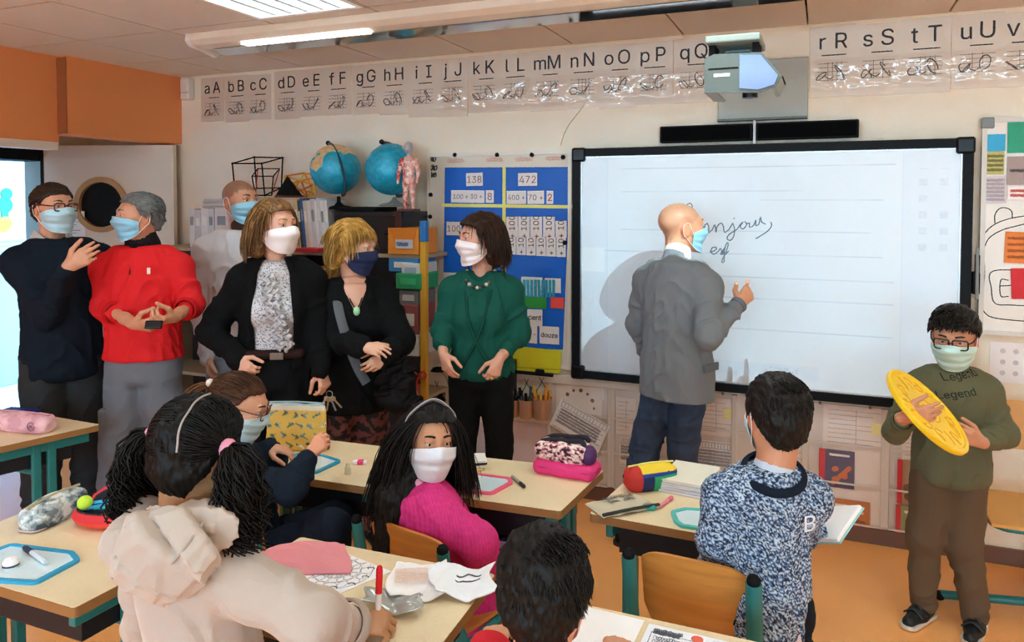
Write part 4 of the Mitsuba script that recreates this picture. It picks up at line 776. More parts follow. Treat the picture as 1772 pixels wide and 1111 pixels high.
# yellow folder, hook rail with pails, black holder
t = thing('yellow_folder', 'yellow paper folder hung under the blue sheet', 'folder'); P = [tuple(on_y(u, v, 3.93)[[0, 2]]) for u, v in ((886, 598), (972, 607), (969, 646), (886, 640))]
obj('back', prism(P, .003, XZ, (0, 3.932, 0)), hexmat('#d2c81f', .5), t); obj('front', prism([P[0] - A([0, .004]), P[1] - A([0, .004]), P[2], P[3]], .002, XZ, (0, 3.928, 0)), hexmat('#cdbf22', .5), t); obj('fold', prism(strokes([[P[3] + A([0, .018]), P[2] + A([0, .020])]], .004), .001, XZ, (0, 3.9255, 0)), hexmat('#96881a'), t)
t = thing('hook_rail', 'black rail with hooks under the yellow folder', 'rail'); a, b = on_y(884, 643, 3.92), on_y(957, 650, 3.92)
obj('rail', tube([a, b], .009, 6), 'black_matt', t); obj('clip', move(rbox([.05, .02, .03], .005, 1), t=on_y(934, 644, 3.915)), 'black_matt', t)
def pail(u, v0, v1, tint, lab, fill, wpx=34, y=3.89):
    t = thing('pail', lab, 'pail', 'pails hung on the wall'); p0, p1 = on_y(u, v1, y), on_y(u, v0, y); h = p1[2] - p0[2]; r = .5 * wpx / FOCAL * 4.25
    obj('bucket', lathe([(0, 0), (r * .82, 0), (r * .86, .004), (r, h), (r * 1.03, h), (r * 1.03, h - .004), (r * .97, h - .004), (r * .82, .008)], 24, None, p0), tint, t, smooth=40)
    for s in (-1, 1): obj('handle', tube(smooth_path([p1 + A([s * r, 0, -.004]), p1 + A([s * r * .3, 0, .06]), p1 + A([-s * r * .25, -.01, .115])], 4), .0018, 5), 'black_matt', t)
    ms = [tube([p0 + A([r * .5 * math.cos(a), r * .5 * math.sin(a), .02]), p1 + A([r * .85 * math.cos(a), r * .85 * math.sin(a), .018 + .022 * (i % 3)])], .0075, 6) for i, a in enumerate(np.linspace(0, 6.28, 9, endpoint=False))]
    for i, mm in enumerate(ms): obj('pen', mm, fill[i % len(fill)], t)
copper = mat('copper', '#b98f72', .35, metallic=.55)
pail(886, 690, 720, copper, 'copper pail of black pens, first of the three under the rail', ['black_matt', 'grey_plastic'], 28)
pail(912, 690, 722, copper, 'copper pail of dark blue pens, middle of the three under the rail', [hexmat('#33414c'), 'black_matt'], 30)
pail(938, 688, 724, copper, 'copper pail of orange pens, last of the three under the rail', [hexmat('#e08a28'), hexmat('#d9a43c')], 34)
pail(757, 692, 728, hexmat('#4a4644'), 'dark pail of brushes left of the woman in green', ['black_matt', hexmat('#6d5a48')], 30, 3.915)
t = thing('black_holder', 'upright black holder with a white button beside the hook rail', 'holder'); a = on_y(884, 648, 3.90)
obj('case', move(rbox([.055, .05, .175], .006, 1), t=a), 'black_gloss', t); obj('button', move(trimesh.creation.cylinder(.007, .004, sections=12), XZ, a + A([.004, -.027, -.065])), 'white_paint', t)
t = thing('lamp_head', 'small black lamp head on a thin stem left of the woman in green', 'lamp'); a = on_y(758, 640, 3.85)
obj('shade', move(lathe([(0, .02), (.03, .012), (.045, -.006), (.04, -.006), (.02, .004), (0, .008)], 18), None, a), 'black_matt', t, smooth=40); obj('stem', tube(smooth_path([a, a + A([.05, .02, -.06]), a + A([.05, .05, -.22])]), .003, 6), 'grey_plastic', t)

# ---------------------------------------------------------------- clear pocket columns on the lower wall
scene['pocket_film'] = {'type': 'thindielectric', 'int_ior': 1.35}
mat('pocket_seam', '#d8cfc6', .3, coat=.5); mat('paper_warm', '#e9dcd2', .6)
def rect_px(u0, v0, u1, v1, y): a, b = on_y(u0, v1, y), on_y(u1, v0, y); return a[0], a[2], b[0], b[2]
def tpage(t, x0, z0, x1, z1, y, seed, color='paper_warm', rot=0.0, kind='lines', name='page'):
    cx_, cz_ = (x0 + x1) / 2, (z0 + z1) / 2; w, h = x1 - x0, z1 - z0
    put = lambda m, o: move(move(m, XZ), roty(rot), (cx_, y - o, cz_))
    obj(name, put(prism(sg.box(-w / 2, -h / 2, w / 2, h / 2), .0008), 0), color, t)
    if kind == 'lines': g = strokes([[(-w * .42, h * .38 - i * h * .11), (w * (.1 + .25 * ((seed * 7 + i * 5) % 3)) - .02, h * .38 - i * h * .11)] for i in range(8)] + [[(w * .02, h * .42), (w * .02, -h * .4)]], .003); c = hexmat('#b5a6a6')
    elif kind == 'wreath': g = shapely.union_all([sg.Point(.33 * w * math.cos(a), .36 * h * math.sin(a)).buffer(.007 + .004 * ((i * 3) % 2)) for i, a in enumerate(np.linspace(0, 6.28, 13, endpoint=False))]); c = hexmat('#6b5148')
    elif kind == 'grid': g = strokes([[(-w * .45, -h * .45 + h * .9 * i / 5), (w * .45, -h * .45 + h * .9 * i / 5)] for i in range(6)] + [[(-w * .45 + w * .9 * i / 14, h * .3), (-w * .45 + w * .9 * i / 14, h * .42)] for i in range(15)] + [scrawl(seed + i, -w * .42, h * .18 - .10 * h * i, w * .8, .012) for i in range(5)], .0028); c = hexmat('#8d8688')
    else: return
    obj('print', put(prism(g, .0004), .0012), c, t)
def magazine(u0, v0, u1, v1, y, lab, spine, cover, blob, title):
    x0, z0, x1, z1 = rect_px(u0, v0, u1, v1, y); t = thing('magazine', lab, 'magazine'); w, h = x1 - x0, z1 - z0
    obj('cover', box([x0, y - .004, z0], [x1, y, z1]), cover, t); obj('spine_band', box([x0 - .001, y - .0046, z0], [x0 + w * .17, y - .0038, z1]), spine, t)
    g = np.random.default_rng(len(lab)); bl = [sg.Point(x0 + w * (.35 + .4 * g.random()), z0 + h * (.15 + .4 * g.random())).buffer(w * (.06 + .1 * g.random())) for _ in range(5)]; dia = sg.LineString([(x0 + w * .4, z0 + h * .12), (x0 + w * .85, z0 + h * .55)]).buffer(w * .07)
    obj('picture', prism(shapely.union_all(bl + [dia]).intersection(sg.box(x0 + w * .2, z0, x1, z1)), .0004, XZ, (0, y - .0042, 0)), blob, t)
    if title: obj('title', prism(strokes([scrawl(g.integers(99), x0 + w * .3, z1 - h * (.13 + .1 * i), w * .55, h * .05) for i in range(title)], .004), .0004, XZ, (0, y - .0045, 0)), 'white_paint', t)
def column(u0, u1, vt0, vt1, vb0, vb1, lab):
    x0, x1 = on_y(u0, vt0)[0], on_y(u1, vt1)[0]; zt, zb = .66, .085; t = thing('pocket_column', lab, 'wall pockets', 'clear pocket columns under the board'); y = WALL_Y - .022
    obj('backing', box([x0, WALL_Y - .004, zb], [x1, WALL_Y, zt]), hexmat('#d5c8be', .5), t)
    n = 3
    for i in range(n):
        z0, z1 = zb + (zt - zb) * i / n, zb + (zt - zb) * (i + 1) / n - .02
        k = obj('pocket', tm([[x0 + .01, y, z0], [x1 - .01, y, z0], [x1 - .01, y - .004, z1], [x0 + .01, y - .004, z1]], [[0, 1, 2], [0, 2, 3]]), 'pocket_film', t)
        obj('hem', box([x0 + .01, y - .001, z0 - .004], [x1 - .01, y + .002, z0 + .006]), 'pocket_seam', k)
    for s, x in ((-1, x0), (1, x1)): obj('side_seam', move(rbox([.022, .018, zt - zb], .004, 1), t=(x, WALL_Y - .012, (zt + zb) / 2)), 'pocket_seam', t)
    for x in (x0 + .06, x1 - .06): obj('stud', move(trimesh.creation.cylinder(.007, .008, sections=12), XZ, (x, WALL_Y - .012, zt + .0)), hexmat('#7d5d4c'), t)
    return x0, x1
column(952, 1056, 655, 660, 0, 0, 'clear plastic pocket column right of the pails, with the wreath sheet'); column(1062, 1272, 670, 680, 0, 0, 'wide clear pocket column behind the jeans of the man in grey'); column(1278, 1402, 0, 0, 0, 0, 'clear pocket column behind the dark-haired boy in the speckled sweater')
column(1406, 1542, 0, 0, 0, 0, 'clear pocket column with the red and orange magazines'); column(1548, 1672, 0, 0, 0, 0, 'clear pocket column behind the boy with the yellow disc')
yp = WALL_Y - .008
def wall_page(u0, v0, u1, v1, lab, kind='lines', color='paper_warm', rot=0.0, y=yp, post=None, seed=1):
    t = thing('pocket_sheet', lab, 'paper', 'sheets in the wall pockets'); a = rect_px(u0, v0, u1, v1, y); tpage(t, *a, y, seed, color, rot, kind)
    if post: b = rect_px(*post, y - .003); k = obj('sticky_note', box([b[0], y - .0045, b[1]], [b[2], y - .003, b[3]]), hexmat('#e3d488'), t)
wall_page(962, 668, 1042, 738, 'printed wreath sheet in the pocket right of the pails', 'wreath', rot=.02); wall_page(975, 660, 1045, 690, 'blank white sheet behind the wreath sheet', None, 'paper', -.15, y=WALL_Y - .0055)
wall_page(957, 715, 1050, 757, 'striped white sheets sticking out aslant beside the pink pencil case', 'grid', 'paper', .42, y=WALL_Y - .03, seed=5); wall_page(965, 770, 1035, 845, 'pale sheet in the lower pocket behind the pink pencil case', 'lines', seed=3)
wall_page(1066, 690, 1100, 750, 'pale pink sheet left of the jeans', 'lines', seed=4); wall_page(1205, 692, 1272, 750, 'lined sheet with a yellow note right of the jeans', 'lines', post=(1251, 708, 1271, 724), seed=7)
wall_page(1072, 760, 1108, 805, 'small picture sheet left of the knees in jeans', 'grid', 'paper_warm', seed=6); wall_page(1190, 768, 1274, 812, 'grey printed table sheet right of the knees in jeans', 'grid', 'paper', seed=8); wall_page(1180, 820, 1270, 860, 'pink sheet above the white exercise books', 'lines', hexmat('#e0b8a8'), seed=2)
wall_page(1370, 765, 1398, 850, 'pale sheet right of the neck of the speckled sweater boy', 'lines', seed=9)
wall_page(1424, 709, 1536, 770, 'lined sheet with a yellow note above the purple magazine', 'lines', post=(1508, 734, 1530, 751), seed=11); wall_page(1422, 762, 1538, 846, 'pale sheet behind the purple magazine', None, seed=12); wall_page(1424, 836, 1536, 942, 'pale sheet behind the orange magazine', None, seed=13)
magazine(1417, 782, 1479, 839, WALL_Y - .013, 'purple magazine with a red spine in the middle wall pocket', hexmat('#c8303a'), hexmat('#55465e'), hexmat('#c8693a'), 1)
magazine(1420, 870, 1506, 941, WALL_Y - .013, 'orange magazine with a red edge in the bottom wall pocket', hexmat('#b93128'), hexmat('#b96a2c'), hexmat('#8a4522'), 2)
wall_page(1560, 745, 1640, 800, 'pale sheet behind the yellow disc', 'lines', seed=15); magazine(1552, 800, 1605, 870, WALL_Y - .013, 'red edged magazine left of the brown trousers, upper', hexmat('#c8303a'), hexmat('#a07a58'), hexmat('#6d4a38'), 0); magazine(1549, 880, 1602, 950, WALL_Y - .013, 'red edged magazine left of the brown trousers, lower', hexmat('#c8303a'), hexmat('#8a8a5a'), hexmat('#4a4a38'), 1)
for i, (u0, u1) in enumerate(((775, 860), (866, 948))): wall_page(u0, 735, u1, 850, ('pale violet', 'pale pink')[i] + ' panel on the low wall behind the black trousers', None, hexmat(('#d9d0da', '#d8bdb6')[i]), y=WALL_Y - .003)

# ---------------------------------------------------------------- poster board at the right edge
t = thing('poster_board', 'white board in a pale frame with a black outlined satchel drawing, right edge', 'notice board'); yb = WALL_Y - .03
x0, z0 = on_y(1692, 578, yb)[[0, 2]]; x1, z1 = x0 + 1.0, 2.022; g = sg.box(x0, z0, x1, z1)
obj('panel', on_wall(g.buffer(-.006), .024, .002), hexmat('#e8e4dc', .4), t); obj('frame', on_wall(g.difference(g.buffer(-.02)), .034, .001), hexmat('#d3cfc6', .35), t); obj('corner', move(rbox([.05, .036, .05], .006, 1), t=(x0 + .022, WALL_Y - .02, z1 - .022)), 'grey_plastic', t)
PB = lambda *pts: [tuple(on_y(u, v, yb)[[0, 2]]) for u, v in pts]
L = [PB((1700, 420), (1706, 402), (1722, 388), (1745, 379), (1772, 374), (1800, 371)), PB((1722, 386), (1722, 372), (1730, 361), (1742, 360), (1751, 366), (1752, 378)), PB((1700, 420), (1704, 470), (1700, 525), (1706, 543), (1725, 551), (1772, 556), (1800, 558)), PB((1703, 430), (1712, 412), (1735, 398), (1772, 388)), PB((1800, 470), (1719, 469), (1716, 500), (1722, 525), (1750, 528), (1800, 530)), PB((1745, 485), (1732, 485), (1732, 512), (1745, 513)), PB((1732, 495), (1750, 494))]
obj('satchel_outline', on_wall(strokes([smooth_path([(a, 0, b) for a, b in l], 5)[:, [0, 2]] for l in L], .004), .0008, .0265), 'letter_ink', t)
def pinned(u0, v0, u1, v1, c, lab, extra=None, rot=0.0):
    k = thing('pinned_sheet', lab, 'paper', 'sheets on the right poster board'); a = rect_px(u0, v0, u1, v1, yb); obj('sheet', move(rbox([a[2] - a[0], .002, a[3] - a[1]], .0006, 1), roty(rot), ((a[0] + a[2]) / 2, yb - .001, (a[1] + a[3]) / 2)), c, k)
    if extra: obj('print', prism(strokes([scrawl(extra[0] + i, a[0] + .012, a[3] - (a[3] - a[1]) * (i + 1) / (extra[1] + 1), (a[2] - a[0]) * .8, .012) for i in range(extra[1])], .0025), .0006, XZ, (0, yb - .0024, 0)), extra[2], k)
pinned(1703, 232, 1740, 262, hexmat('#3aa7d0'), 'bright blue sheet at the top left of the poster board'); pinned(1702, 262, 1738, 302, hexmat('#b9b36a'), 'green and yellow landscape picture under the blue sheet', (7, 4, hexmat('#6f6a3c'))); pinned(1700, 305, 1741, 352, hexmat('#cfc4c6'), 'grey-lilac text sheet under the landscape picture', (17, 6, hexmat('#a59aa0')), -.03)
pinned(1743, 210, 1800, 265, hexmat('#2f9a76'), 'green sheet at the top of the poster board'); pinned(1742, 270, 1800, 320, hexmat('#a3908a'), 'taupe sheet with a small star below the green sheet', (27, 1, hexmat('#4a3d3c'))); pinned(1743, 322, 1800, 346, hexmat('#eee6e2'), 'white sheet with a red outline below the taupe sheet', (37, 2, hexmat('#b84a4a')))
pinned(1738, 402, 1795, 455, hexmat('#dc7a35'), 'orange sheet inside the satchel drawing', (47, 4, hexmat('#9a4a1c')), .03); pinned(1749, 465, 1810, 516, hexmat('#c8252c'), 'red sheet at the bottom of the satchel drawing', None, -.05)
t = thing('icon_sheet', 'white sheet of faint icons on the wall under the poster board', 'paper'); a = rect_px(1712, 598, 1830, 660, WALL_Y - .004); obj('sheet', box([a[0], WALL_Y - .003, a[1]], [a[2], WALL_Y - .001, a[3]]), 'paper', t)
obj('icons', on_wall(shapely.union_all([sg.Point(a[0] + .05 + .05 * i, a[3] - .04 - .05 * j).buffer(.011) for i in range(6) for j in range(3) if a[3] - .05 - .05 * j > a[1]]), .0006, .003), hexmat('#c3bcbc'), t)
# ---------------------------------------------------------------- shelf with books, globes and models
SY = 3.63
mat('shelf_wood', '#a08a6c', .55); mat('shelf_dark', '#2b211d', .6)
sx0, sx1 = -4.08, on_y(731, 500, SY)[0]; zp = on_y(560, 436, SY)[2]
t = thing('bookshelf', 'open bookshelf along the back wall with a yellow and blue post at its right end', 'shelf'); zl = [zp, zp - .42, zp - .80]
for z in zl: obj('board', move(rbox([sx1 - sx0, .30, .022], .003, 1), t=((sx0 + sx1) / 2, SY + .150, z - .011)), 'shelf_wood', t)
obj('back_panel', box([sx0, WALL_Y - .012, .04], [-2.225, WALL_Y - .002, zp]), 'shelf_dark', t)
px_ = sx1 + .012; zb_ = on_y(731, 418, SY)[2]; zt_ = on_y(731, 382, SY)[2]
obj('yellow_post', move(rbox([.036, .036, zb_], .004, 1), t=(px_, SY, zb_ / 2)), hexmat('#d69a2c', .5), t); obj('blue_post', move(rbox([.038, .038, zt_ - zb_], .004, 1), t=(px_, SY, (zt_ + zb_) / 2)), hexmat('#2f74b4', .5), t)
for x in (sx0, -3.1): obj('upright', box([x - .012, SY, 0], [x + .012, WALL_Y - .01, zp]), 'shelf_wood', t)
def spines(x0, n, z, lab, group, cols, hs, th, lean=0.0, y=SY + .03, words=None, depth=.20):
    x = x0
    for i in range(n):
        h, w = hs[i % len(hs)], th[i % len(th)]; t = thing('book', (words[i] if words else 'book %s' % i) , 'book', group); M = roty(lean); c = A([x + w / 2 + math.tan(lean) * h / 2, y + depth / 2, z + h / 2 * math.cos(lean) + abs(math.sin(lean)) * w / 2 + .001])
        obj('cover', move(rbox([w, depth, h], .0025, 1), M, c), hexmat(cols[i % len(cols)], .5), t); obj('spine_label', move(rbox([w * .6, .002, h * .22], .0006, 1), M, c + M @ A([0, -depth / 2 - .0008, h * .18])), hexmat('#f0eee8' if i % 3 else '#8a8c90', .5), t)
        x += w / math.cos(lean) + .0015
    return x
ordw = ('first', 'second', 'third', 'fourth', 'fifth', 'sixth', 'seventh', 'eighth', 'ninth', 'tenth', 'eleventh')
def names(cols, what): return ['%s %s, %s in its row' % (c, what, ordw[i]) for i, c in enumerate(cols)]
xb = on_y(503, 430, SY)[0]
spines(xb, 11, zp, '', 'slanting books beside the black drawer box', ['#d9cdb0', '#cfc29c', '#3b3a3c', '#35588c', '#d8d3c2', '#e6e7e8', '#dfe1e4', '#eceded', '#d5d9de', '#e8e8e6', '#dadde2'], (.30, .31, .30, .315, .30), (.024, .028, .016, .02, .026), -.10,
       words=names(('tall cream', 'tall tan', 'tall black', 'tall blue', 'tall pale', 'tall white', 'tall grey-white', 'tall bright white', 'tall light grey', 'tall off-white', 'tall bluish white'), 'slanting book'))
solo('book', move(rbox([.16, .15, .022], .003, 1), t=(on_y(545, 430, SY)[0], SY + .08 - .085, zp + .012)), hexmat('#b5242a'), 'red book lying in front of the slanting white books', 'book')
xb = on_y(322, 440, SY)[0]
spines(xb, 4, zp, '', 'white files behind the white sweater', ['#dcdcda', '#c9ccd0', '#e4e4e2', '#d0d2d4'], (.25, .24, .25), (.045, .05, .06), 0.0, words=names(('broad white', 'broad grey', 'broad pale', 'broad light grey'), 'file behind the white sweater'))
spines(on_y(366, 440, SY)[0], 2, zp, '', 'white files behind the white sweater', ['#dfe1e2', '#e9e9e7'], (.255,), (.11, .10), 0.0, words=['wide white box file left of the balding head', 'wide white box file behind the balding head'])
t = thing('paper_pile', 'pile of grey papers on top of the white files', 'papers')
for i in range(4): obj('sheaf', move(rbox([.24, .20, .014], .003, 1), rotz(.06 * (i % 3 - 1)), (on_y(362, 345, SY)[0] + .004 * i, SY + .16, zp + .257 + .016 * i)), hexmat(('#b9b6b2', '#cfcdc9', '#a9a7a5', '#c6c4c0')[i]), t)
# black drawer box with things on top
t = thing('drawer_box', 'black drawer box on the shelf below the two globes', 'drawer box'); a, b = on_y(576, 437, SY)[0], on_y(694, 437, SY)[0]; zt = on_y(640, 366, SY)[2]
obj('body', move(rbox([b - a, .30, zt - zp - .002], .006, 1), t=((a + b) / 2, SY + .16, (zt + zp) / 2)), hexmat('#1c1414', .4), t); obj('drawer_front', move(rbox([b - a - .06, .012, zt - zp - .05], .003, 1), t=((a + b) / 2 - .015, SY + .005, (zt + zp) / 2)), hexmat('#17110f', .35), t); obj('knob', move(trimesh.creation.icosphere(2, .012), t=(b - .09, SY - .008, (zt + zp) / 2)), 'black_gloss', t, smooth=True)
obj('side_panel', move(rbox([.055, .305, zt - zp - .004], .004, 1), t=(b - .03, SY + .158, (zt + zp) / 2)), hexmat('#3c1f1c', .45), t)
def globe(u, v, lab, arm):
    t = thing('globe', lab, 'globe', 'globes on the shelf'); c = on_y(u, v, SY + .13); R = .150; s = trimesh.creation.icosphere(5, R); q = s.vertices @ (rotz(arm * 1.3 + .5) @ rotx(.41)).T
    n = nz(q + 3.1, 7.5, 11 + int(arm * 7)) + .06 * q[:, 2] / R; n2 = nz(q, 40, 3)
    col = np.where((n > .60)[:, None], np.where((n2 > .5)[:, None], lin('#d8b98a'), lin('#c9a878')), np.where((n > .585)[:, None], lin('#9cc9b8'), np.where((n2 > .5)[:, None], lin('#1f95b4'), lin('#2aa3c0'))))
    if arm == 0: col[n > .66] = lin('#d49a72')
    obj('ball', move(s, None, c), 'vc_gloss', t, smooth=True, color=col)
    tilt = A([math.sin(-.30), 0, math.cos(.30)]); bx_ = RGT; an = np.linspace(-.1, math.pi + .1, 26); dirs = [tilt * math.cos(a) + (unit(-FWD * .9 + RGT * .45) if arm else unit(FWD + RGT * .9)) * math.sin(a) for a in an]
    pth = [c + d * (R + .012) for d in dirs]; obj('meridian_arm', tube(pth, .006, 6, flat=1.8), hexmat('#39434c', .3, metallic=.5), t, smooth=40)
    obj('pivot', move(trimesh.creation.icosphere(2, .014), None, pth[0] + tilt * .006), 'black_gloss', t, smooth=True)
    zb = zt + (.012 if arm else .03); obj('base', lathe([(0, 0), (.085, 0), (.09, .006), (.075, .014), (.03, .022), (.012, .04), (.010, max(c[2] - R - .012 - zb, .045)), (0, max(c[2] - R - .012 - zb, .045))], 28, None, (c[0] + .02, c[1], zb)), 'black_matt' if arm else 'grey_plastic', t, smooth=40)
globe(581, 293, 'globe with a dark arm across its front, left of the two on the shelf', 1); globe(677, 293, 'globe showing land near its top, beside the anatomy figure', 0)
t = thing('folder_pile', 'pile of dark folders under the globes on the black drawer box', 'folders')
for i in range(2): obj('folder', move(rbox([.27, .22, .012], .002, 1), rotz(.1 * i - .1), (on_y(612, 350, SY)[0], SY + .14, zt + .0065 + .012 * i - .0)), 'black_matt', t)
scene_fix = t
# anatomy figure
t = thing('anatomy_model', 'small red and white anatomical figure in front of the right globe', 'anatomy model'); c = on_y(708, 380, SY + .01); O = A([c[0], c[1], zt])
obj('plinth', move(rbox([.10, .08, .015], .003, 1), None, O + A([0, 0, .008])), hexmat('#4a2a28'), t)
s = Sdf(); s.loft([(O + A([0, 0, .16]), (1, 0, 0), .038, .026), (O + A([0, 0, .21]), (1, 0, 0), .034, .024), (O + A([0, 0, .27]), (1, 0, 0), .046, .028), (O + A([0, 0, .30]), (1, 0, 0), .03, .02)], k=.01)
for k in (-1, 1):
    s.cap(O + A([k * .018, 0, .16]), O + A([k * .022, 0, .09]), .021, .015, .01); s.cap(O + A([k * .022, 0, .09]), O + A([k * .024, 0, .015]), .015, .010, .01); s.cap(O + A([k * .046, 0, .285]), O + A([k * .062, -.004, .22]), .014, .011, .01); s.cap(O + A([k * .062, -.004, .22]), O + A([k * .060, -.02, .16]), .011, .008, .01)
m = s.mesh(.004); n = nz(m.vertices, 60, 2); obj('figure', m, 'vc_gloss', t, smooth=True, color=np.where((n > .55)[:, None], lin('#e0c8bc'), np.where((n > .45)[:, None], lin('#d2796a'), np.where((m.vertices[:, 0] < O[0] - .01)[:, None], np.array(lin('#b03238')), np.array(lin('#c9988c'))))))
s = Sdf(); s.ell(O + A([0, -.004, .355]), (.024, .028, .034)).cap(O + A([0, 0, .30]), O + A([0, 0, .34]), .013, k=.01); obj('head', s.mesh(.004), hexmat('#a9adb5', .3), t, smooth=True)
# orange file box
t = thing('file_box', 'orange cardboard file box with a small label on the shelf', 'file box'); a, b = on_y(671, 437, SY - .02)[0], on_y(724, 437, SY - .02)[0]; z1 = on_y(700, 394, SY - .02)[2]; om = hexmat('#d8832c', .55)
obj('box', move(rbox([b - a, .22, z1 - zp - .004], .004, 1), t=((a + b) / 2, SY + .09, (z1 + zp) / 2)), om, t); obj('flap', prism([(a + .01, z1 - .004), (b - .005, z1 - .004), (b - .03, z1 - .07), (a + .045, z1 - .075)], .004, XZ, (0, SY - .021, 0)), hexmat('#cf7626', .55), t)
obj('label', prism(sg.box(a + .055, zp + .035, b - .03, zp + .085), .001, XZ, (0, SY - .0262, 0)), hexmat('#c9ccd6'), t); obj('label_print', prism(strokes([scrawl(5, a + .065, zp + .06, .07, .02)], .005), .0006, XZ, (0, SY - .0275, 0)), hexmat('#5a6c94'), t)
# under the first board: folders, bins
z2 = zl[1]; spines(on_y(533, 500, SY)[0], 6, z2, '', 'folders under the slanting books', ['#d8823a', '#c9762f', '#e0d8c8', '#b04a6a', '#d99a58', '#8a4a3a'], (.30, .33, .32), (.035, .03, .022), 0.05, words=['orange folder, first under the slanting books', 'dark orange folder under the slanting books', 'cream folder under the slanting books', 'pink folder under the slanting books', 'light orange folder under the slanting books', 'brown folder under the slanting books'])
for i, (u0, v0, u1, v1, c, lab) in enumerate(((672, 447, 724, 470, '#3a84bc', 'blue tray under the orange file box'), (694, 456, 727, 480, '#d8dcda', 'white tray under the blue tray'), (684, 474, 729, 500, '#2c8a55', 'green tray under the white tray'), (690, 503, 724, 528, '#6e6a66', 'grey wire basket under the green tray'), (690, 528, 724, 578, '#8c4a44', 'dark red box in the middle of the right shelf'), (690, 580, 724, 615, '#cfd6d4', 'white and green bag low on the right shelf'))):
    y = SY + .0 - .012 * (i % 3); a = rect_px(u0, v0, u1, v1, y); t = thing('tray', lab, 'tray', 'trays on the right shelf'); obj('body', move(rbox([a[2] - a[0], .2, a[3] - a[1]], .008, 1), t=((a[0] + a[2]) / 2, y + .1, (a[1] + a[3]) / 2)), hexmat(c, .45), t); obj('front_panel', move(rbox([(a[2] - a[0]) * .6, .004, (a[3] - a[1]) * .4], .001, 1), t=((a[0] + a[2]) / 2, y - .002, (a[1] + a[3]) / 2)), hexmat(('#e6e6e0', '#9fb5c4', '#3aa064', '#b9b4ae', '#d6cfc4', '#a8b83a')[i], .5), t)
spines(-4.02, 7, z2, '', 'files low on the left shelf', ['#c8c6c2', '#5a3a34', '#8a8c90', '#3a2e2c', '#d0ccc4', '#6a5a50', '#b8b4ae'], (.27, .25, .28), (.06, .05, .07), 0.0, words=names(('grey', 'brown', 'mid grey', 'dark', 'pale', 'taupe', 'light'), 'file low on the left shelf'))
t = thing('red_bow', 'red ribbon bow tied on the yellow shelf post', 'ribbon'); a = on_y(724, 650, SY - .03)
for s_ in (-1, 1): obj('loop', tube(smooth_path([a, a + A([s_ * .035, -.01, .03]), a + A([s_ * .05, 0, .0]), a + A([s_ * .02, .0, -.012]), a], 5), .009, 6, flat=.4), hexmat('#c0282c', .6), t)
obj('tail', tube(smooth_path([a, a + A([-.01, 0, -.06]), a + A([.01, 0, -.11])], 5), .009, 6, flat=.4), hexmat('#c0282c', .6), t)
# stick models: a black cube frame and orange straw figures
zq = zp + .335
def sticks(name, lab, pts, edges, r, m, cat_, balls=None, group=None):
    t = thing(name, lab, cat_, group)
    for a, b in edges: obj('stick', tube([pts[a], pts[b]], r, 6), m if isinstance(m, str) else m[(a + b) % len(m)], t, smooth=50)
    for p in pts if balls else (): obj('joint', move(trimesh.creation.icosphere(1, r * 1.7), None, p), balls, t, smooth=True)
    return t
c8 = [on_y(*q) for q in ((402, 283, 3.75), (453, 283, 3.75), (489, 273, 3.92), (440, 272, 3.92))]; c8b = [on_y(*q) for q in ((407, 338, 3.75), (458, 338, 3.75), (487, 325, 3.92), (444, 326, 3.92))]
zmin = min(q[2] for q in c8b)
sticks('stick_cube', 'open cube frame of thin black sticks above the balding man', c8 + c8b, [(0, 1), (1, 2), (2, 3), (3, 0), (4, 5), (5, 6), (6, 7), (7, 4), (0, 4), (1, 5), (2, 6), (3, 7)], .0042, 'black_matt', 'stick model', 'black_matt')
c8 = [on_y(*q) for q in ((436, 305, 3.74), (473, 305, 3.74), (470, 338, 3.74), (442, 338, 3.74), (484, 292, 3.86), (446, 292, 3.86))]
sticks('stick_prism', 'small frame of red and black sticks inside the black cube frame', c8, [(0, 1), (1, 2), (2, 3), (3, 0), (1, 4), (4, 5), (5, 0), (4, 2), (5, 3)], .0036, [hexmat('#a03a30'), 'black_matt'], 'stick model')
g = np.random.default_rng(12); ctr = on_y(522, 320, 3.78); pts = [ctr + A([.13 * math.cos(a) * (1 if i % 2 else .7), .06 * math.sin(a * 1.7), .075 * math.sin(a)]) for i, a in enumerate(np.linspace(0, 6.28, 8, endpoint=False))] + [ctr + A([0, 0, .02])]
sticks('straw_model', 'tangled orange and yellow straw model beside the left globe', pts, [(i, (i + 1) % 8) for i in range(8)] + [(i, (i + 3) % 8) for i in range(8)] + [(8, 1), (8, 4), (8, 6)], .0055, [hexmat('#d88a2a'), hexmat('#e0b848'), hexmat('#c46a24')], 'straw model')
a = on_y(500, 338, 3.72); t = thing('paper_pyramid', 'small black card pyramid beside the straw model', 'pyramid'); s_ = .055; obj('card', tm([a + A([-s_, -s_, 0]), a + A([s_, -s_, 0]), a + A([s_, s_, 0]), a + A([-s_, s_, 0]), a + A([-.01, 0, .12])], [[0, 1, 4], [1, 2, 4], [2, 3, 4], [3, 0, 4], [0, 2, 1], [0, 3, 2]]), 'black_matt', t)
obj('brown_foot', move(rbox([.13, .11, .012], .003, 1), None, a + A([0, 0, -.007])), hexmat('#4a2a20'), t)
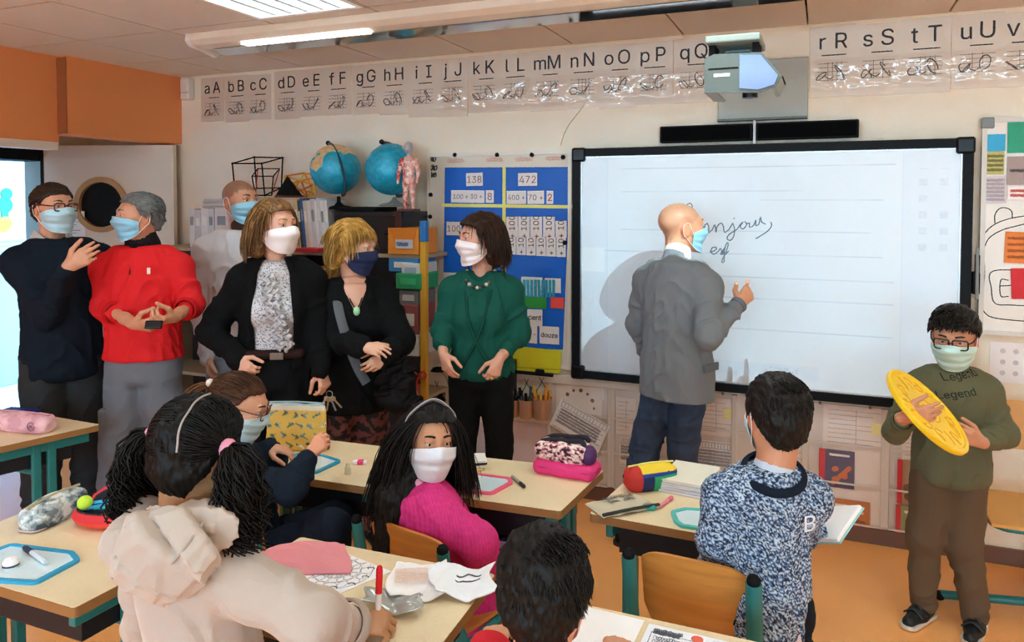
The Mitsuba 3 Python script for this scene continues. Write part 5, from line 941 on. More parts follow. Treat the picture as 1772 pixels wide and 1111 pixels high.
# ---------------------------------------------------------------- figures
def facing(a):
    """Horizontal unit vector: 0 looks at the camera, 90 to the right of the picture, 180 away."""
    a = math.radians(a); return -math.cos(a) * FWD + math.sin(a) * RGT
class Head:
    """Head frame: columns right, forward, up; s scales an adult head (chin to crown 0.23 m)."""
    def __init__(h, c, face, pitch=0.0, roll=0.0, s=1.0):
        M = frame(facing(face)); M = M @ rotx(math.radians(pitch)) @ roty(math.radians(roll)); h.c, h.M, h.s = A(c, float), M, s
    def p(h, *l): return h.c + h.M @ (A(l, float) * h.s)
    def loc(h, P): return (np.asarray(P) - h.c) @ h.M / h.s
    def ell(h, f, c, r, k=.01, op='u', R=None): return f.ell(h.p(*c), A(r) * h.s, h.M if R is None else h.M @ R, k * h.s, op)
    def cap(h, f, a, b, ra, rb, k=.01, op='u'): return f.cap(h.p(*a), h.p(*b), ra * h.s, rb * h.s, k * h.s, op)
    def field(h, neck, nr=.054, fem=False, child=False, heavy=0.0):
        f = Sdf(); w = heavy * .006
        h.ell(f, (0, -.014, .040), (.075, .096, .080)); h.ell(f, (0, .028, .0), (.063 + w, .064, .085), .03); h.ell(f, (0, .028, -.055), (.052 + w * 1.5, .058, .052), .025)
        h.ell(f, (0, .068, -.094 + .012 * child), (.021 + w, .018, .017), .022)
        for x in (-1, 1):
            h.cap(f, (x * .055, -.004, -.045), (x * .022, .062, -.088 + .01 * child), .018 + w, .015, .02); h.ell(f, (x * .040, .060, -.022), (.026, .026, .024), .02)
            h.ell(f, (x * .076, -.012, -.004), (.009, .021, .033), .007, R=rotz(x * -.35)); h.ell(f, (x * .086, -.006, 0), (.006, .011, .019), .005, 's', R=rotz(x * -.35))
        h.cap(f, (-.032, .083, .034), (.032, .083, .034), .012 if not child else .010, .012 if not child else .010, .018)
        for x in (-1, 1): h.ell(f, (x * .031, .104, .013), (.018, .016, .012), .012, 's')
        k = .8 if child else (.9 if fem else 1.0)
        h.cap(f, (0, .090, .024), (0, .092 + .020 * k, -.020), .008, .0115 * k, .012)
        for x in (-1, 1):
            h.ell(f, (x * .0135, .099, -.026), (.0075, .010, .0075), .007); h.ell(f, (x * .031, .0830, .0223), (.0165, .0115, .0066), .004); h.ell(f, (x * .031, .0830, .0034), (.0155, .0095, .0052), .004)
        h.ell(f, (0, .088, -.054), (.023, .010, .010), .012); h.cap(f, (-.018, .1, -.055), (.018, .1, -.055), .0022, .0022, .004, 's')
        f.cap(h.p(0, -.022, -.045), neck, nr * h.s, nr * h.s * 1.06, .03); return f
    def eyes(h, t, iris='#3a2a1e', brow='#3a2e26', lookx=0.0, browr=.0027):
        for x in (-1, 1):
            e = obj('eye', move(trimesh.creation.icosphere(3, .0118 * h.s), None, h.p(x * .031, .0790, .0130)), hexmat('#b9aca4', .6, .05), t, smooth=True)
            obj('iris', move(trimesh.creation.icosphere(2, .0063 * h.s), None, h.p(x * .031 + lookx * .004, .0790 + .0118 - .0054, .0130)), hexmat(iris, .6, .05), e, smooth=True)
            if brow: obj('eyebrow', tube(smooth_path([h.p(x * .015, .0965, .0375), h.p(x * .030, .0950, .0415), h.p(x * .047, .0810, .0380)], 4), A([browr, browr, browr, browr, browr, browr, browr, browr * .8, browr * .5]) * h.s, 6, flat=1.5), hexmat(brow, .8), t)
    def mask(h, t, f, color, top=.004, kind='pleat', loops='#e8e8ea', label=None, phi=74, pts=(34, 26), shine=.55):
        nu, nv = pts; U, V = np.meshgrid(np.linspace(-1, 1, nu), np.linspace(0, 1, nv), indexing='ij'); ph = np.radians(phi) * U; ed = np.abs(U) ** 2.2
        z1 = top + .006 * np.exp(-(U / .16) ** 2) - (top + .020) * ed; z0 = -.116 + .040 * ed; Z = z0 + (z1 - z0) * V; r = np.full(U.shape, .17)
        for _ in range(26):
            P = np.stack([r * np.sin(ph), r * np.cos(ph), Z], -1).reshape(-1, 3); r = r - .75 * np.clip(f.ev(h.c + (P * h.s) @ h.M.T).reshape(U.shape) / h.s - .003, -.01, .05)
        r = np.clip(r, .04, .16); r = np.maximum(r, ndimage.gaussian_filter(ndimage.grey_dilation(r, size=(5, 5)), 2.0) * .992); r = ndimage.gaussian_filter(r, (.7, .7)) + .0035
        inner = np.clip(V * (1 - V) * 5, 0, 1) * (1 - ed)
        if kind == 'pleat': r = r + .0028 * inner * (np.abs(((V * 3.5 + .25) % 1) - .5) * 4 - 1) + .003 * inner * np.sin(ph * 5) * np.cos(V * 9)
        elif kind == 'cup': r = r + .012 * inner * np.exp(-(U / .5) ** 2) + .002 * inner
        elif kind == 'fold': r = r + .008 * inner * np.exp(-(U / .10) ** 2) + .0015 * inner * np.sin(V * 22)
        def at3(rr): P = np.stack([rr * np.sin(ph), rr * np.cos(ph), Z], -1).reshape(-1, 3); return h.c + (P * h.s) @ h.M.T
        Q = at3(r).reshape(nu, nv, 3); m = grid_sheet(nu, nv, lambda u, v: (Q[..., 0], Q[..., 1], Q[..., 2]), .0014 * h.s)
        k = obj('mask', m, hexmat(color, shine), t, smooth=50, label=label); rim = lambda i: tube(Q[:, i], .0013 * h.s, 5); obj('mask_edge', rim(-1), hexmat(loops, .6), k); obj('mask_edge', rim(0), hexmat(loops, .6), k)
        for x, i in ((-1, 0), (1, -1)):
            ear = [h.p(x * .083, .000, .028), h.p(x * .085, -.026, .018), h.p(x * .082, -.026, -.022)]
            obj('ear_loop', tube(smooth_path([Q[i, -2], Q[i, -2] * .4 + ear[0] * .6, *ear, Q[i, 1] * .4 + ear[2] * .6, Q[i, 1]], 4), .0016 * h.s, 5), hexmat(loops, .6), k)
        return k
    def glasses(h, t, color='#2a1c18', rim=.0022, w=.024, hh=.018, zc=.010):
        g = None; g = obj('glasses', tube(smooth_path([h.p(-.010, .109, zc + .006), h.p(0, .113, zc + .009), h.p(.010, .109, zc + .006)], 4), rim * h.s, 6), hexmat(color, .3), t)
        for x in (-1, 1):
            ring = [h.p(x * (.033 + a), .1075 - .010 * ((a + .0) / .03) ** 2 * (1 if a > 0 else .3), zc + b) for a, b in rrect(2 * w, 2 * hh, .010, 4).exterior.coords[:-1]]
            obj('rim', tube(ring, rim * h.s, 6, closed=True), hexmat(color, .3), g)
            obj('temple', tube(smooth_path([h.p(x * .058, .101, zc + .006), h.p(x * .074, .075, zc + .008), h.p(x * .085, .0, zc + .012), h.p(x * .084, -.028, zc - .006)], 5), rim * h.s, 6), hexmat(color, .3), g)
        return g
    def hairline(h, front=.082, temple=.066, side=.004, ear=.034, nape=-.062):
        az = np.radians([0, 35, 55, 72, 88, 104, 122, 150, 180]); z = [front, front - .004, temple, side + .02, side + .012, ear, -.012, nape + .008, nape]
        return lambda l: np.interp(np.abs(np.arctan2(l[:, 0], l[:, 1] + .012)), az, z)
    def hair(h, t, color, kind='short', thick=.012, hl=None, locks=500, length=.03, r0=.0042, seed=0, flow=None, shoulders=None, name='hair', cap=.0045, rough=.5, wave=0.0, capcolor=None, grav=.55, spread=0.0, shape=None, tint=None, frontcut=1.0, lowcut=-1.0, fringe=1.0):
        hl = hl or h.hairline(); rs_ = np.random.default_rng(seed); C = A([0, -.014, .040]); Rr = A([.075, .096, .080]); ms = []
        f = Sdf(); out = A([1, 1, 1.0])
        h.ell(f, C, Rr + thick); h.ell(f, (0, -.030, -.012), A([.066, .074, .062]) + thick, .02)
        def dis(p, v):
            l = h.loc(p); edge = (hl(l) - l[:, 2] + .007 * (meshkit.noise(l * 120, 3) - .5)) * h.s
            st = (meshkit.noise(np.stack([l[:, 0] * 190, l[:, 1] * 38 + l[:, 2] * 30, l[:, 2] * 60], 1), seed) - .5) * .0075 * (thick / .012) ** .5 + (meshkit.noise(l * 34, seed + 2) - .5) * .008 * (thick / .012) ** .5
            return np.maximum(edge - v, 0) + np.where(edge > v, 0, st * h.s)
        f.dis = dis; ms.append(f.mesh(cap * h.s))
        if shape:
            f2 = Sdf(); shape(h, f2)
            f2.dis = lambda p, v: ((meshkit.noise(np.stack([h.loc(p)[:, 0] * 170, h.loc(p)[:, 1] * 120, h.loc(p)[:, 2] * 16], 1), seed) - .5) * .011 + (meshkit.noise(h.loc(p) * 30, seed + 2) - .5) * .012) * h.s
            ms.append(f2.mesh(cap * h.s))
        nbase = sum(len(q.vertices) for q in ms)
        if locks:
            n = locks * 3; i = np.arange(n) + .5; ph = np.arccos(1 - 2 * i / n); th = math.pi * (1 + 5 ** .5) * i; d = np.stack([np.cos(th) * np.sin(ph), np.sin(th) * np.sin(ph), np.cos(ph)], 1)
            R0 = C + d * (Rr + thick * .8); low = R0[:, 2] < -.01; R0[low] = A([0, -.030, -.012]) + d[low] * (A([.066, .074, .062]) + thick * .8); keep = R0[:, 2] > hl(R0) + .004; keep &= ~((R0[:, 2] < -.0) & (R0[:, 1] > -.0)); keep &= (R0[:, 1] < frontcut) & (R0[:, 2] > lowcut); R0 = R0[keep]; d = d[keep]; pick_ = rs_.permutation(len(R0))[:locks]; R0, d = R0[pick_], d[pick_]; m = len(R0)
            nst = 5 if length < .06 else 9; L = length * rs_.uniform(.7, 1.15, m) * (np.clip((R0[:, 2] + .085) / .10, .30, 1) if length < .06 else np.where(R0[:, 1] > .035, fringe, 1.0)); step = L / nst; P = R0.copy(); path = [P.copy()]; D = flow(R0, d) if flow else d * .3 + A([0, -.4, -.6]); D = D / np.linalg.norm(D, axis=1, keepdims=True); rnd = rs_.normal(0, .16 + spread, (m, 3)); gl = h.M.T @ A([0, 0, -1.0])
            wv = rs_.uniform(0, 6.28, m)
            for k in range(nst):
                D = D + (gl * grav * 3.5 + rnd * .35) * (1.6 / nst) * (length > .06) + rnd * .10 + (np.stack([np.sin(wv + k * 1.3), np.cos(wv + k * 1.1), 0 * wv], 1) * wave); D /= np.linalg.norm(D, axis=1, keepdims=True); P = P + D * step[:, None]
                for c_, r_ in ((C, Rr + thick * .75), (A([0, -.01, -.045]), A([.066, .075, .075])), (A([0, -.02, -.11]), A([.058, .060, .06]))):
                    q = (P - c_) / r_; e = np.linalg.norm(q, axis=1); ins = e < 1; P[ins] = (c_ + (q[ins] / e[ins][:, None]) * r_)
                if length < .06:
                    for c_, r_, w_ in ((C, Rr + thick, P[:, 2] > -.0),):
                        q = (P - c_) / r_; e = np.linalg.norm(q, axis=1); o_ = w_ & (e > 1.0 + .25 * thick / .08 + spread * .2); P[o_] = c_ + (q[o_] / e[o_][:, None]) * r_ * (1.0 + .25 * thick / .08 + spread * .2)
                if shoulders is not None:
                    for it in range(2):
                        W = h.c + (P * h.s) @ h.M.T; v = shoulders.ev(W); bad = v < .004
                        if bad.any():
                            e = .006; gq = np.stack([(shoulders.ev(W[bad] + A(np.eye(3)[a]) * e) - v[bad]) for a in range(3)], 1); gq /= np.linalg.norm(gq, axis=1, keepdims=True) + 1e-9; W[bad] = W[bad] + gq * (.005 - v[bad])[:, None]; P = (W - h.c) @ h.M / h.s
                path.append(P.copy())
            path = np.stack(path, 1); K = nst + 1; rad = r0 * (1 - .75 * np.linspace(0, 1, K) ** 2); t_ = np.gradient(path, axis=1); t_ /= np.linalg.norm(t_, axis=2, keepdims=True) + 1e-12; a = np.cross(t_, np.broadcast_to(rs_.normal(0, 1, (m, 1, 3)), t_.shape)); a /= np.linalg.norm(a, axis=2, keepdims=True) + 1e-12; b = np.cross(t_, a)
            ang = np.arange(4) * math.pi / 2; v = path[:, :, None] + rad[None, :, None, None] * (np.cos(ang)[None, None, :, None] * a[:, :, None] + np.sin(ang)[None, None, :, None] * b[:, :, None] * .55); v = v.reshape(-1, 3)
            base = (np.arange(m) * K * 4)[:, None, None, None]; kk = (np.arange(K - 1) * 4)[None, :, None, None]; ss = np.arange(4)[None, None, :, None]; s2 = (ss + 1) % 4; q = np.stack([base + kk + ss, base + kk + s2, base + kk + 4 + s2, base + kk + 4 + ss], -1).reshape(-1, 4); F = np.vstack([q[:, [0, 1, 2]], q[:, [0, 2, 3]]]); ms.append(tm(h.c + (v * h.s) @ h.M.T, F))
            lockc = np.repeat(rs_.uniform(.6, 1.35, m), K * 4)
        l0 = h.loc(np.vstack([q.vertices for q in ms])[:nbase]); shade = .75 + .5 * meshkit.noise(np.stack([l0[:, 0] * 220, l0[:, 1] * 60, l0[:, 2] * 60], 1), 5)
        cc = np.array(lin(color)); ct = np.array(lin(tint)) if tint else cc * 1.5; shade = np.concatenate([shade, lockc]) if locks else shade; mixv = np.clip((shade - 1.0) * 1.6, 0, 1)[:, None]; col = cc * np.clip(shade, .5, 1.3)[:, None] * (1 - mixv) + ct * mixv
        mm = cat(*ms); return obj(name, mm, hairmat(rough), t, smooth=True, color=np.clip(col, 0, 1))
def bob(side, back, r=.027):
    def add(h, f):
        for x in (-1, 1): h.cap(f, (x * .066, -.022, .045), (x * .070, -.026, side), r, r * .9, .03); h.cap(f, (x * .045, -.075, .03), (x * .048, -.070, back), r * 1.35, r * 1.1, .03)
        h.cap(f, (0, -.088, .03), (0, -.080, back), r * 1.4, r * 1.2, .03)
    return add
def hairmat(rough):
    k = 'vc_hair_%d' % (rough * 100)
    if k not in scene: scene[k] = {'type': 'twosided', 'bsdf': {'type': 'principled', 'base_color': VC, 'roughness': rough, 'specular': .16}}
    return k

def hand(s, w, fwd, pn, side, hs=1.0, curl=(.3, .35, .4, .45), thumb=.3, spread=.06):
    """Adds palm, four fingers and a thumb: w wrist, fwd to the knuckles, pn the way the palm faces, side +1 right hand."""
    fwd = unit(fwd); pn = unit(A(pn) - fwd * (A(pn) @ fwd)); lat = side * np.cross(fwd, pn); w = A(w, float); g = lambda a: A(a) * hs
    s.cap(w - fwd * .02 * hs, w + fwd * .03 * hs, .025 * hs, .022 * hs, .012)
    for o, kd, L, r in ((.030, .086, .070, .0092), (.010, .092, .078, .0095), (-.011, .087, .073, .009), (-.030, .076, .058, .0080)):
        i = {.030: 0, .010: 1, -.011: 2, -.030: 3}[o]; kn = w + (fwd * kd + lat * o) * hs
        s.cap(w + (fwd * .018 + lat * o * .55) * hs, kn, .0125 * hs, .0115 * hs, .016 * hs)
        c = curl[i]; d0 = unit(fwd + lat * o * spread * 25); a = 0; p = kn
        for j, (fr, mx) in enumerate(((.45, 75), (.31, 100), (.24, 60))):
            a += math.radians(mx * c); d = d0 * math.cos(a) + pn * math.sin(a); q = p + d * L * fr * hs; rr = r * hs * (1 - .12 * j); s.cap(p, q, rr, rr * .92, .003 * hs if j else .008 * hs); p = q
    b = w + (fwd * .022 + lat * .026 + pn * .006) * hs; d1 = unit(fwd * .62 + lat * (.62 - .3 * thumb) + pn * (.25 + .5 * thumb)); d2 = unit(fwd * (.85 - .2 * thumb) + lat * (.30 - .45 * thumb) + pn * (.2 + .4 * thumb)); p1 = b + d1 * .044 * hs; p2 = p1 + d2 * .033 * hs; p3 = p2 + unit(d2 + pn * .25 * thumb) * .025 * hs
    s.cap(w + (fwd * .012 + lat * .012) * hs, p1, .016 * hs, .0125 * hs, .014 * hs); s.cap(p1, p2, .0112 * hs, .0105 * hs, .004 * hs); s.cap(p2, p3, .0102 * hs, .0088 * hs, .003 * hs)
    return s

SKIN = {'fair': '#d9a58a', 'pink': '#d99a80', 'tan': '#c08a68', 'brown': '#a8744f', 'olive': '#b9855f'}
class Person:
    """Default standing skeleton from head position and facing; joints may be moved before building."""
    def __init__(P, label, head, face, H=None, s=1.0, hp=0.0, hr=0.0, body=None, fem=False, child=False, build=1.0, lean=(0, 0), skin='fair', drop=None, group=None):
        P.t = thing('person', label, 'person', group); P.fem, P.child, P.skin, P.b = fem, child, SKIN.get(skin, skin), build
        P.h = Head(head, face, hp, hr, s); P.bf = facing(body if body is not None else face); P.br = np.cross(P.bf, UPZ); top = P.h.c[2] + .118 * s; P.H = H or top; P.s = s
        k = P.H; hs = .098 if not fem else .090
        if child: hs = .093
        P.dz = top - P.H; P.O = A([P.h.c[0], P.h.c[1], 0]) - P.bf * .03 - P.bf * lean[0] - P.br * lean[1]; neckz = P.h.c[2] - .150 * s if child else P.h.c[2] - .165 * s
        P.nb = A([*(A(P.h.c[:2]) - P.bf[:2] * .035 * s), neckz]); P.lean = lean
        P.sz = neckz - .018 * k / 1.75; L = lambda x, y, z: P.O + P.br * x + P.bf * y + UPZ * z; P.L = L
        tl = (P.sz - .52 * k); nx = P.nb - P.O
        f = lambda z: A([*(P.nb[:2] - P.O[:2]), 0]) * np.clip((z - P.dz - .5 * k) / (neckz - P.dz - .5 * k), 0, 1); P.spine = f
        P.j = {}
        for n, x in (('R', 1), ('L', -1)):
            P.j['sh' + n] = L(x * hs * k * (.97 + .06 * build - .03), 0, P.sz - .040 * k) + f(P.sz); P.j['el' + n] = P.j['sh' + n] + P.br * x * .045 * k - UPZ * .180 * k - P.bf * .01; P.j['wr' + n] = P.j['el' + n] - UPZ * .145 * k + P.bf * .04 * k - P.br * x * .01
            P.j['hip' + n] = L(x * .046 * k, 0, .515 * k + P.dz); P.j['kn' + n] = L(x * .058 * k, .012 * k, .28 * k); P.j['an' + n] = L(x * .060 * k, -.01 * k, .045 * k)
        P.foot = {n: unit(P.bf + P.br * x * .22) for n, x in (('R', 1), ('L', -1))}
        P.hands = {}
    def set(P, **kw):
        for k, v in kw.items(): P.j[k] = A(v, float)
        return P
    def arm(P, n, el, wr): P.j['el' + n] = A(el, float); P.j['wr' + n] = A(wr, float); return P
    def torso(P, f, hem, top, off=0.0, k=.03, wr=None, wide=1.0, flare=0.0, belly=0.0, wd=None, dshift=0.0):
        H, b = P.H, P.b; sp = P.spine
        prof = {False: ((.47, .150, .108), (.53, .164, .118), (.60, .152, .112), (.67, .156, .115), (.74, .170, .120), (.79, .156, .105), (.825, .078, .070)), True: ((.47, .165, .122), (.53, .172, .125), (.60, .140, .105), (.66, .138, .106), (.73, .152, .118), (.79, .136, .098), (.825, .070, .064))}[P.fem]
        if P.child: prof = ((.46, .150, .120), (.53, .152, .125), (.60, .142, .120), (.68, .142, .118), (.74, .150, .118), (.785, .130, .096), (.82, .066, .062))
        prof = wd or prof; kk = H / 1.75 * wide * b; zs = [p[0] for p in prof]; st = []; zl = list(np.linspace(hem, top, 9))
        topz = (P.sz - P.dz) / H + .028; dz = P.dz; sc = lambda z: z if z < .6 else .6 + (z - .6) * (topz - .6) / (.825 - .6)
        za = [sc(z) for z in zs]
        for z in zl:
            w = np.interp((z - dz) / H, za, [p[1] for p in prof]) * kk + off; d = np.interp((z - dz) / H, za, [p[2] for p in prof]) * kk + off
            fl = flare * np.clip((.56 * H + dz - z) / (.15 * H), 0, 1.5); be = belly * np.exp(-(((z - dz) / H - .60) / .07) ** 2)
            xr = P.j['shR'] - P.j['shL']; xr[2] = 0; xh = P.j['hipR'] - P.j['hipL']; xh[2] = 0; u = np.clip((z - dz - .5 * H) / (.3 * H), 0, 1); X = unit(xh) * (1 - u) + unit(xr) * u
            hc = (P.j['hipR'] + P.j['hipL']) / 2; sc_ = (P.j['shR'] + P.j['shL']) / 2; uu = (z - hc[2]) / (sc_[2] - hc[2]); c = hc + (sc_ - hc) * uu; c[2] = z
            st.append((c + P.bf * (be * .5 + dshift), X, w + fl, d + fl + be * .6))
        f.loft(st, k, wr=wr)
        for n in 'RL': f.cap(P.nb - UPZ * .050 * H / 1.75 + (P.j['sh' + n] - P.nb) * .22, P.j['sh' + n] - UPZ * .004, .046 * H / 1.75 + off * .8, .052 * H / 1.75 * (.5 + .5 * b) + off * .8, .06)
        if P.fem and not P.child:
            for x in (-1, 1): q = (P.j['shR'] + P.j['shL']) / 2; f.ell(A([q[0], q[1], P.sz - .20 * H / 1.75]) + P.br * x * .066 * b + P.bf * (.092 * b + off * .5), (.066 * b, .046 * b, .066 * b), frame(P.bf), .05)
        return f
    def sleeve(P, f, n, off=.012, end=1.0, k=.03, wr=None, r=(.056, .047, .042, .030), pad=0.0):
        q = P.H / 1.75 * (P.b * .5 + .5); j = P.j; a, b_, c = j['sh' + n], j['el' + n], j['wr' + n]; sd = hash_(n); w1 = wr and (wr[0], wr[1], sd); w2 = wr and (wr[0] * 1.2, wr[1] * 1.15, sd + 7)
        f.cap(a, b_, r[0] * q + off, r[1] * q + off, k, wr=w1); e = b_ + (c - b_) * end; f.cap(b_, e, r[2] * q + off, (r[2] + (r[3] - r[2]) * end) * q + off * .8, k * .7, wr=w2); return f
    def legs(P, f, off=.0, end=1.0, r=(.088, .062, .056, .040), k=.03, wr=None, flare=0.0):
        q = P.H / 1.75 * P.b
        for n in 'RL':
            j = P.j; w = wr and (wr[0], wr[1], hash_(n) + 3); e = j['kn' + n] + (j['an' + n] - j['kn' + n]) * end
            f.cap(j['hip' + n], j['kn' + n], r[0] * q + off, r[1] * q + off, k, wr=w and (w[0], w[1], w[2])); f.cap(j['kn' + n], e, r[2] * q + off, r[3] * q + off + flare, k * .8, wr=w and (w[0] * 1.4, w[1] * 1.4, w[2] + 2))
        return f
    def body(P, hands=True, heavy=0.0, tone=None, headh=.0042, handh=.0032, torso=True, stub=None, lips=True):
        """The skin: trunk and limbs, head and hands joined into one surface."""
        q = P.H / 1.75; f = Sdf()
        if torso: P.torso(f, .50 * P.H + P.dz, P.sz - .02, -.014); P.legs(f, -.012)
        for n in 'RL': P.sleeve(f, n, -.006, r=(.050, .042, .037, .026)); 
        f.cap(P.nb, P.h.p(0, -.022, -.06), .045 * P.s, .045 * P.s, .02); ms = [f.mesh(.011 if not P.child else .009)]
        P.hf = P.h.field(P.nb, .054 if not P.fem else .047, P.fem, P.child, heavy); m = P.h.hf = P.hf; ms.append(P.hf.mesh(headh))
        for n, d in P.hands.items():
            s = Sdf(); hs = d.pop('hs', q ** .7 * (.90 if P.fem else .97)); w = P.j['wr' + n]; d.setdefault('fwd', w - P.j['el' + n]); hand(s, w, side=1 if n == 'R' else -1, hs=hs, **d); s.cap(P.j['el' + n] * .35 + w * .65, w, .031 * q, .0245 * hs, .01); ms.append(s.mesh(handh))
        m = join(ms); V = m.vertices; l = P.h.loc(V); base = np.array(lin(P.skin)); nzv = meshkit.fbm(V * 55, 2, 3); col = base * (.90 + .2 * nzv[:, None]); red = np.array([1.06, .86, .80])
        inh = (np.abs(l[:, 0]) < .1) & (np.abs(l[:, 2]) < .14) & (l[:, 1] > -.12)
        warm = inh & (((l[:, 1] > .098) & (l[:, 2] < .0) & (l[:, 2] > -.04)) | (np.abs(l[:, 0]) > .073)); col[warm] *= red
        if stub is not None: sc = inh & (l[:, 2] > P.h.hairline(**stub[1])(l)) & (np.abs(l[:, 0]) < .0775); col[sc] = col[sc] * (1 - stub[2]) + np.array(lin(stub[0])) * stub[2]
        obj('body', m, 'vc_skin', P.t, smooth=True, color=np.clip(col, 0, 1)); return P
    def wear(P, name, f, h, m, smooth=True, color=None, label=None, tol=.0007, parent=None):
        mm = f.mesh(h)
        if color is None: return obj(name, slim(mm, tol), m, parent or P.t, smooth=smooth, label=label)
        return obj(name, mm, m, parent or P.t, smooth=smooth, color=color(mm.vertices), label=label)
    def shoes(P, m='black_matt', sole='#1a1a1c', k=1.0):
        q = P.H / 1.75 * k * (1.12 if P.child else 1)
        for n in 'RL':
            a = P.j['an' + n].copy(); d = P.foot[n]; g = a[2] - .045 * P.H; base = A([a[0], a[1], max(g, 0)]); s = Sdf()
            s.cap(base - d * .04 * q + UPZ * .036 * q, base + d * .05 * q + UPZ * .036 * q, .036 * q, .040 * q, .02); s.cap(base + d * .05 * q + UPZ * .032 * q, base + d * .14 * q + UPZ * .026 * q, .038 * q, .030 * q, .03); s.cap(base - d * .01 * q + UPZ * .05 * q, base + UPZ * .095 * q, .038 * q, .036 * q, .02); s.cut((0, 0, -1), base + UPZ * .012); k_ = obj('shoe', s.mesh(.005), m, P.t, smooth=True)
            fr = frame(d); pl = sg.LineString([(0, -.045 * q), (0, .135 * q)]).buffer(.042 * q, quad_segs=6); obj('sole', move(prism(pl, .014), fr, base + UPZ * .001), hexmat(sole, .6), k_)
def hash_(s): return sum(ord(c) * (i + 3) for i, c in enumerate(str(s))) % 17
def ring_cuff(c, axis, r, h=.02, t=.004):
    """A rib-knit cuff or collar band around axis."""
    y = unit(axis); M = frame(np.cross(y, A([.3, .8, .2])), y); n = 40; m = lathe([(r - t, 0), (r, 0), (r + t * .6, h * .3), (r + t * .6, h * .7), (r, h), (r - t, h)], n)
    return move(m, M, c)
# ---------------------------------------------------------------- the adults along the wall
def cloth(c, rough=.85, sheen=.08): return mat('cloth_%s_%d' % (c.strip('#'), rough * 100), c, rough, spec=.12, sheen=sheen)
def trousers(P, color, hem_to=1.0, off=.016, wr=(.0045, 22), h=.0075, r=(.077, .064, .060, .050), name='trousers', waist=.60, flare=0.0, colorf=None):
    f = Sdf(); P.torso(f, .50 * P.H + P.dz, waist * P.H + P.dz, off * .7, wr=wr and (wr[0] * .6, 20, 3, .3, 2.0)) if not P.child else P.torso(f, .48 * P.H + P.dz, waist * P.H + P.dz, off * .8)
    f.it = f.it[:1]; P.legs(f, off, hem_to, r, wr=wr, flare=flare); return P.wear(name, f, h, 'vc_cloth' if colorf else cloth(color), color=colorf)
def flow_back(R0, d): return np.stack([R0[:, 0] * 1.5, -np.abs(R0[:, 1]) * .2 - .6, -.25 - .5 * (R0[:, 2] < .03)], 1)
def flow_fwd(R0, d): return np.stack([R0[:, 0] * 2.0 + .25, np.where(R0[:, 1] > -.02, .8, -.3), np.where(R0[:, 2] > .08, -.05, -.7)], 1)
def flow_side(R0, d): return np.stack([np.sign(R0[:, 0] - .015) * .9, np.where(R0[:, 1] > .03, .15, -.25), -.55 + 0 * R0[:, 0]], 1)

# man in grey jacket at the board
P = Person('bald man in a grey jacket and jeans pointing at the interactive board', at(1179, 396, 3.50), 102, body=134, skin='#c98a68', hp=2, build=.95)
P.arm('R', at(1226, 583, 3.24), at(1278, 527, 3.34)); P.arm('L', at(1104, 560, 3.66), at(1130, 640, 3.74))
P.set(knR=at(1182, 775, 3.52), anR=at(1180, 905, 3.56), knL=at(1118, 770, 3.60), anL=at(1082, 912, 3.60)); P.hands = {'R': dict(fwd=at(1297, 505, 3.37) - at(1278, 527, 3.34), pn=FWD * .8 - RGT * .5 - UPZ * .3, curl=(.22, .75, .9, .95), thumb=.55), 'L': dict(pn=FWD - RGT * .2, curl=(.4, .45, .5, .5))}
P.body(stub=('#6f5848', dict(front=.06, temple=.03), .30)); P.h.eyes(P.t, brow='#5b4638'); P.h.mask(P.t, P.hf, '#8fc3da', label='pale blue pleated face mask')
f = Sdf(); P.torso(f, .745, P.sz + .002, .024, wide=1.02, wr=(.008, 15, 1.0, 1.6, 3.0), flare=.012); hemz = .745
P.sleeve(f, 'R', .013, .97, wr=(.008, 22)); P.sleeve(f, 'L', .013, .97, wr=(.008, 22)); [f.cap(P.j['hip' + n] + UPZ * .03, P.j['hip' + n] - UPZ * .16, .098, .100, .04) for n in 'RL']; f.cut(-UPZ, at(1150, 688, 3.45))
vc = at(1166, 650, 3.3); f.cap(vc + UPZ * .06, vc - UPZ * .12, .004, .006, .006, 's'); f.cap(P.nb + UPZ * .012 - P.bf * .012, P.nb + UPZ * .04 - P.bf * .005, .066, .060, .012)
P.wear('jacket', f, .006, cloth('#6d6e6f', .8)); f = Sdf(); f.cap(P.nb + UPZ * .03, P.nb + UPZ * .062 + P.bf * .006, .064, .061, .004); P.wear('shirt_collar', f, .005, cloth('#e4e1dc'))
obj('cuff', ring_cuff(P.j['wrR'] - unit(P.j['wrR'] - P.j['elR']) * .012, P.j['wrR'] - P.j['elR'], .036, .022), cloth('#62646a'), P.t, smooth=40)
obj('pocket_flap', move(rbox([.012, .11, .035], .004, 1), frame(P.bf), P.j['hipR'] + P.br * .108 + UPZ * .06), cloth('#5f6163'), P.t)
def denim(v): n = meshkit.fbm(v * A([40, 40, 16]), 3, 4); return np.array(lin('#2b3a50')) * (.55 + 1.0 * n[:, None])
trousers(P, '#2b3a50', colorf=denim, wr=(.006, 26)); P.shoes()

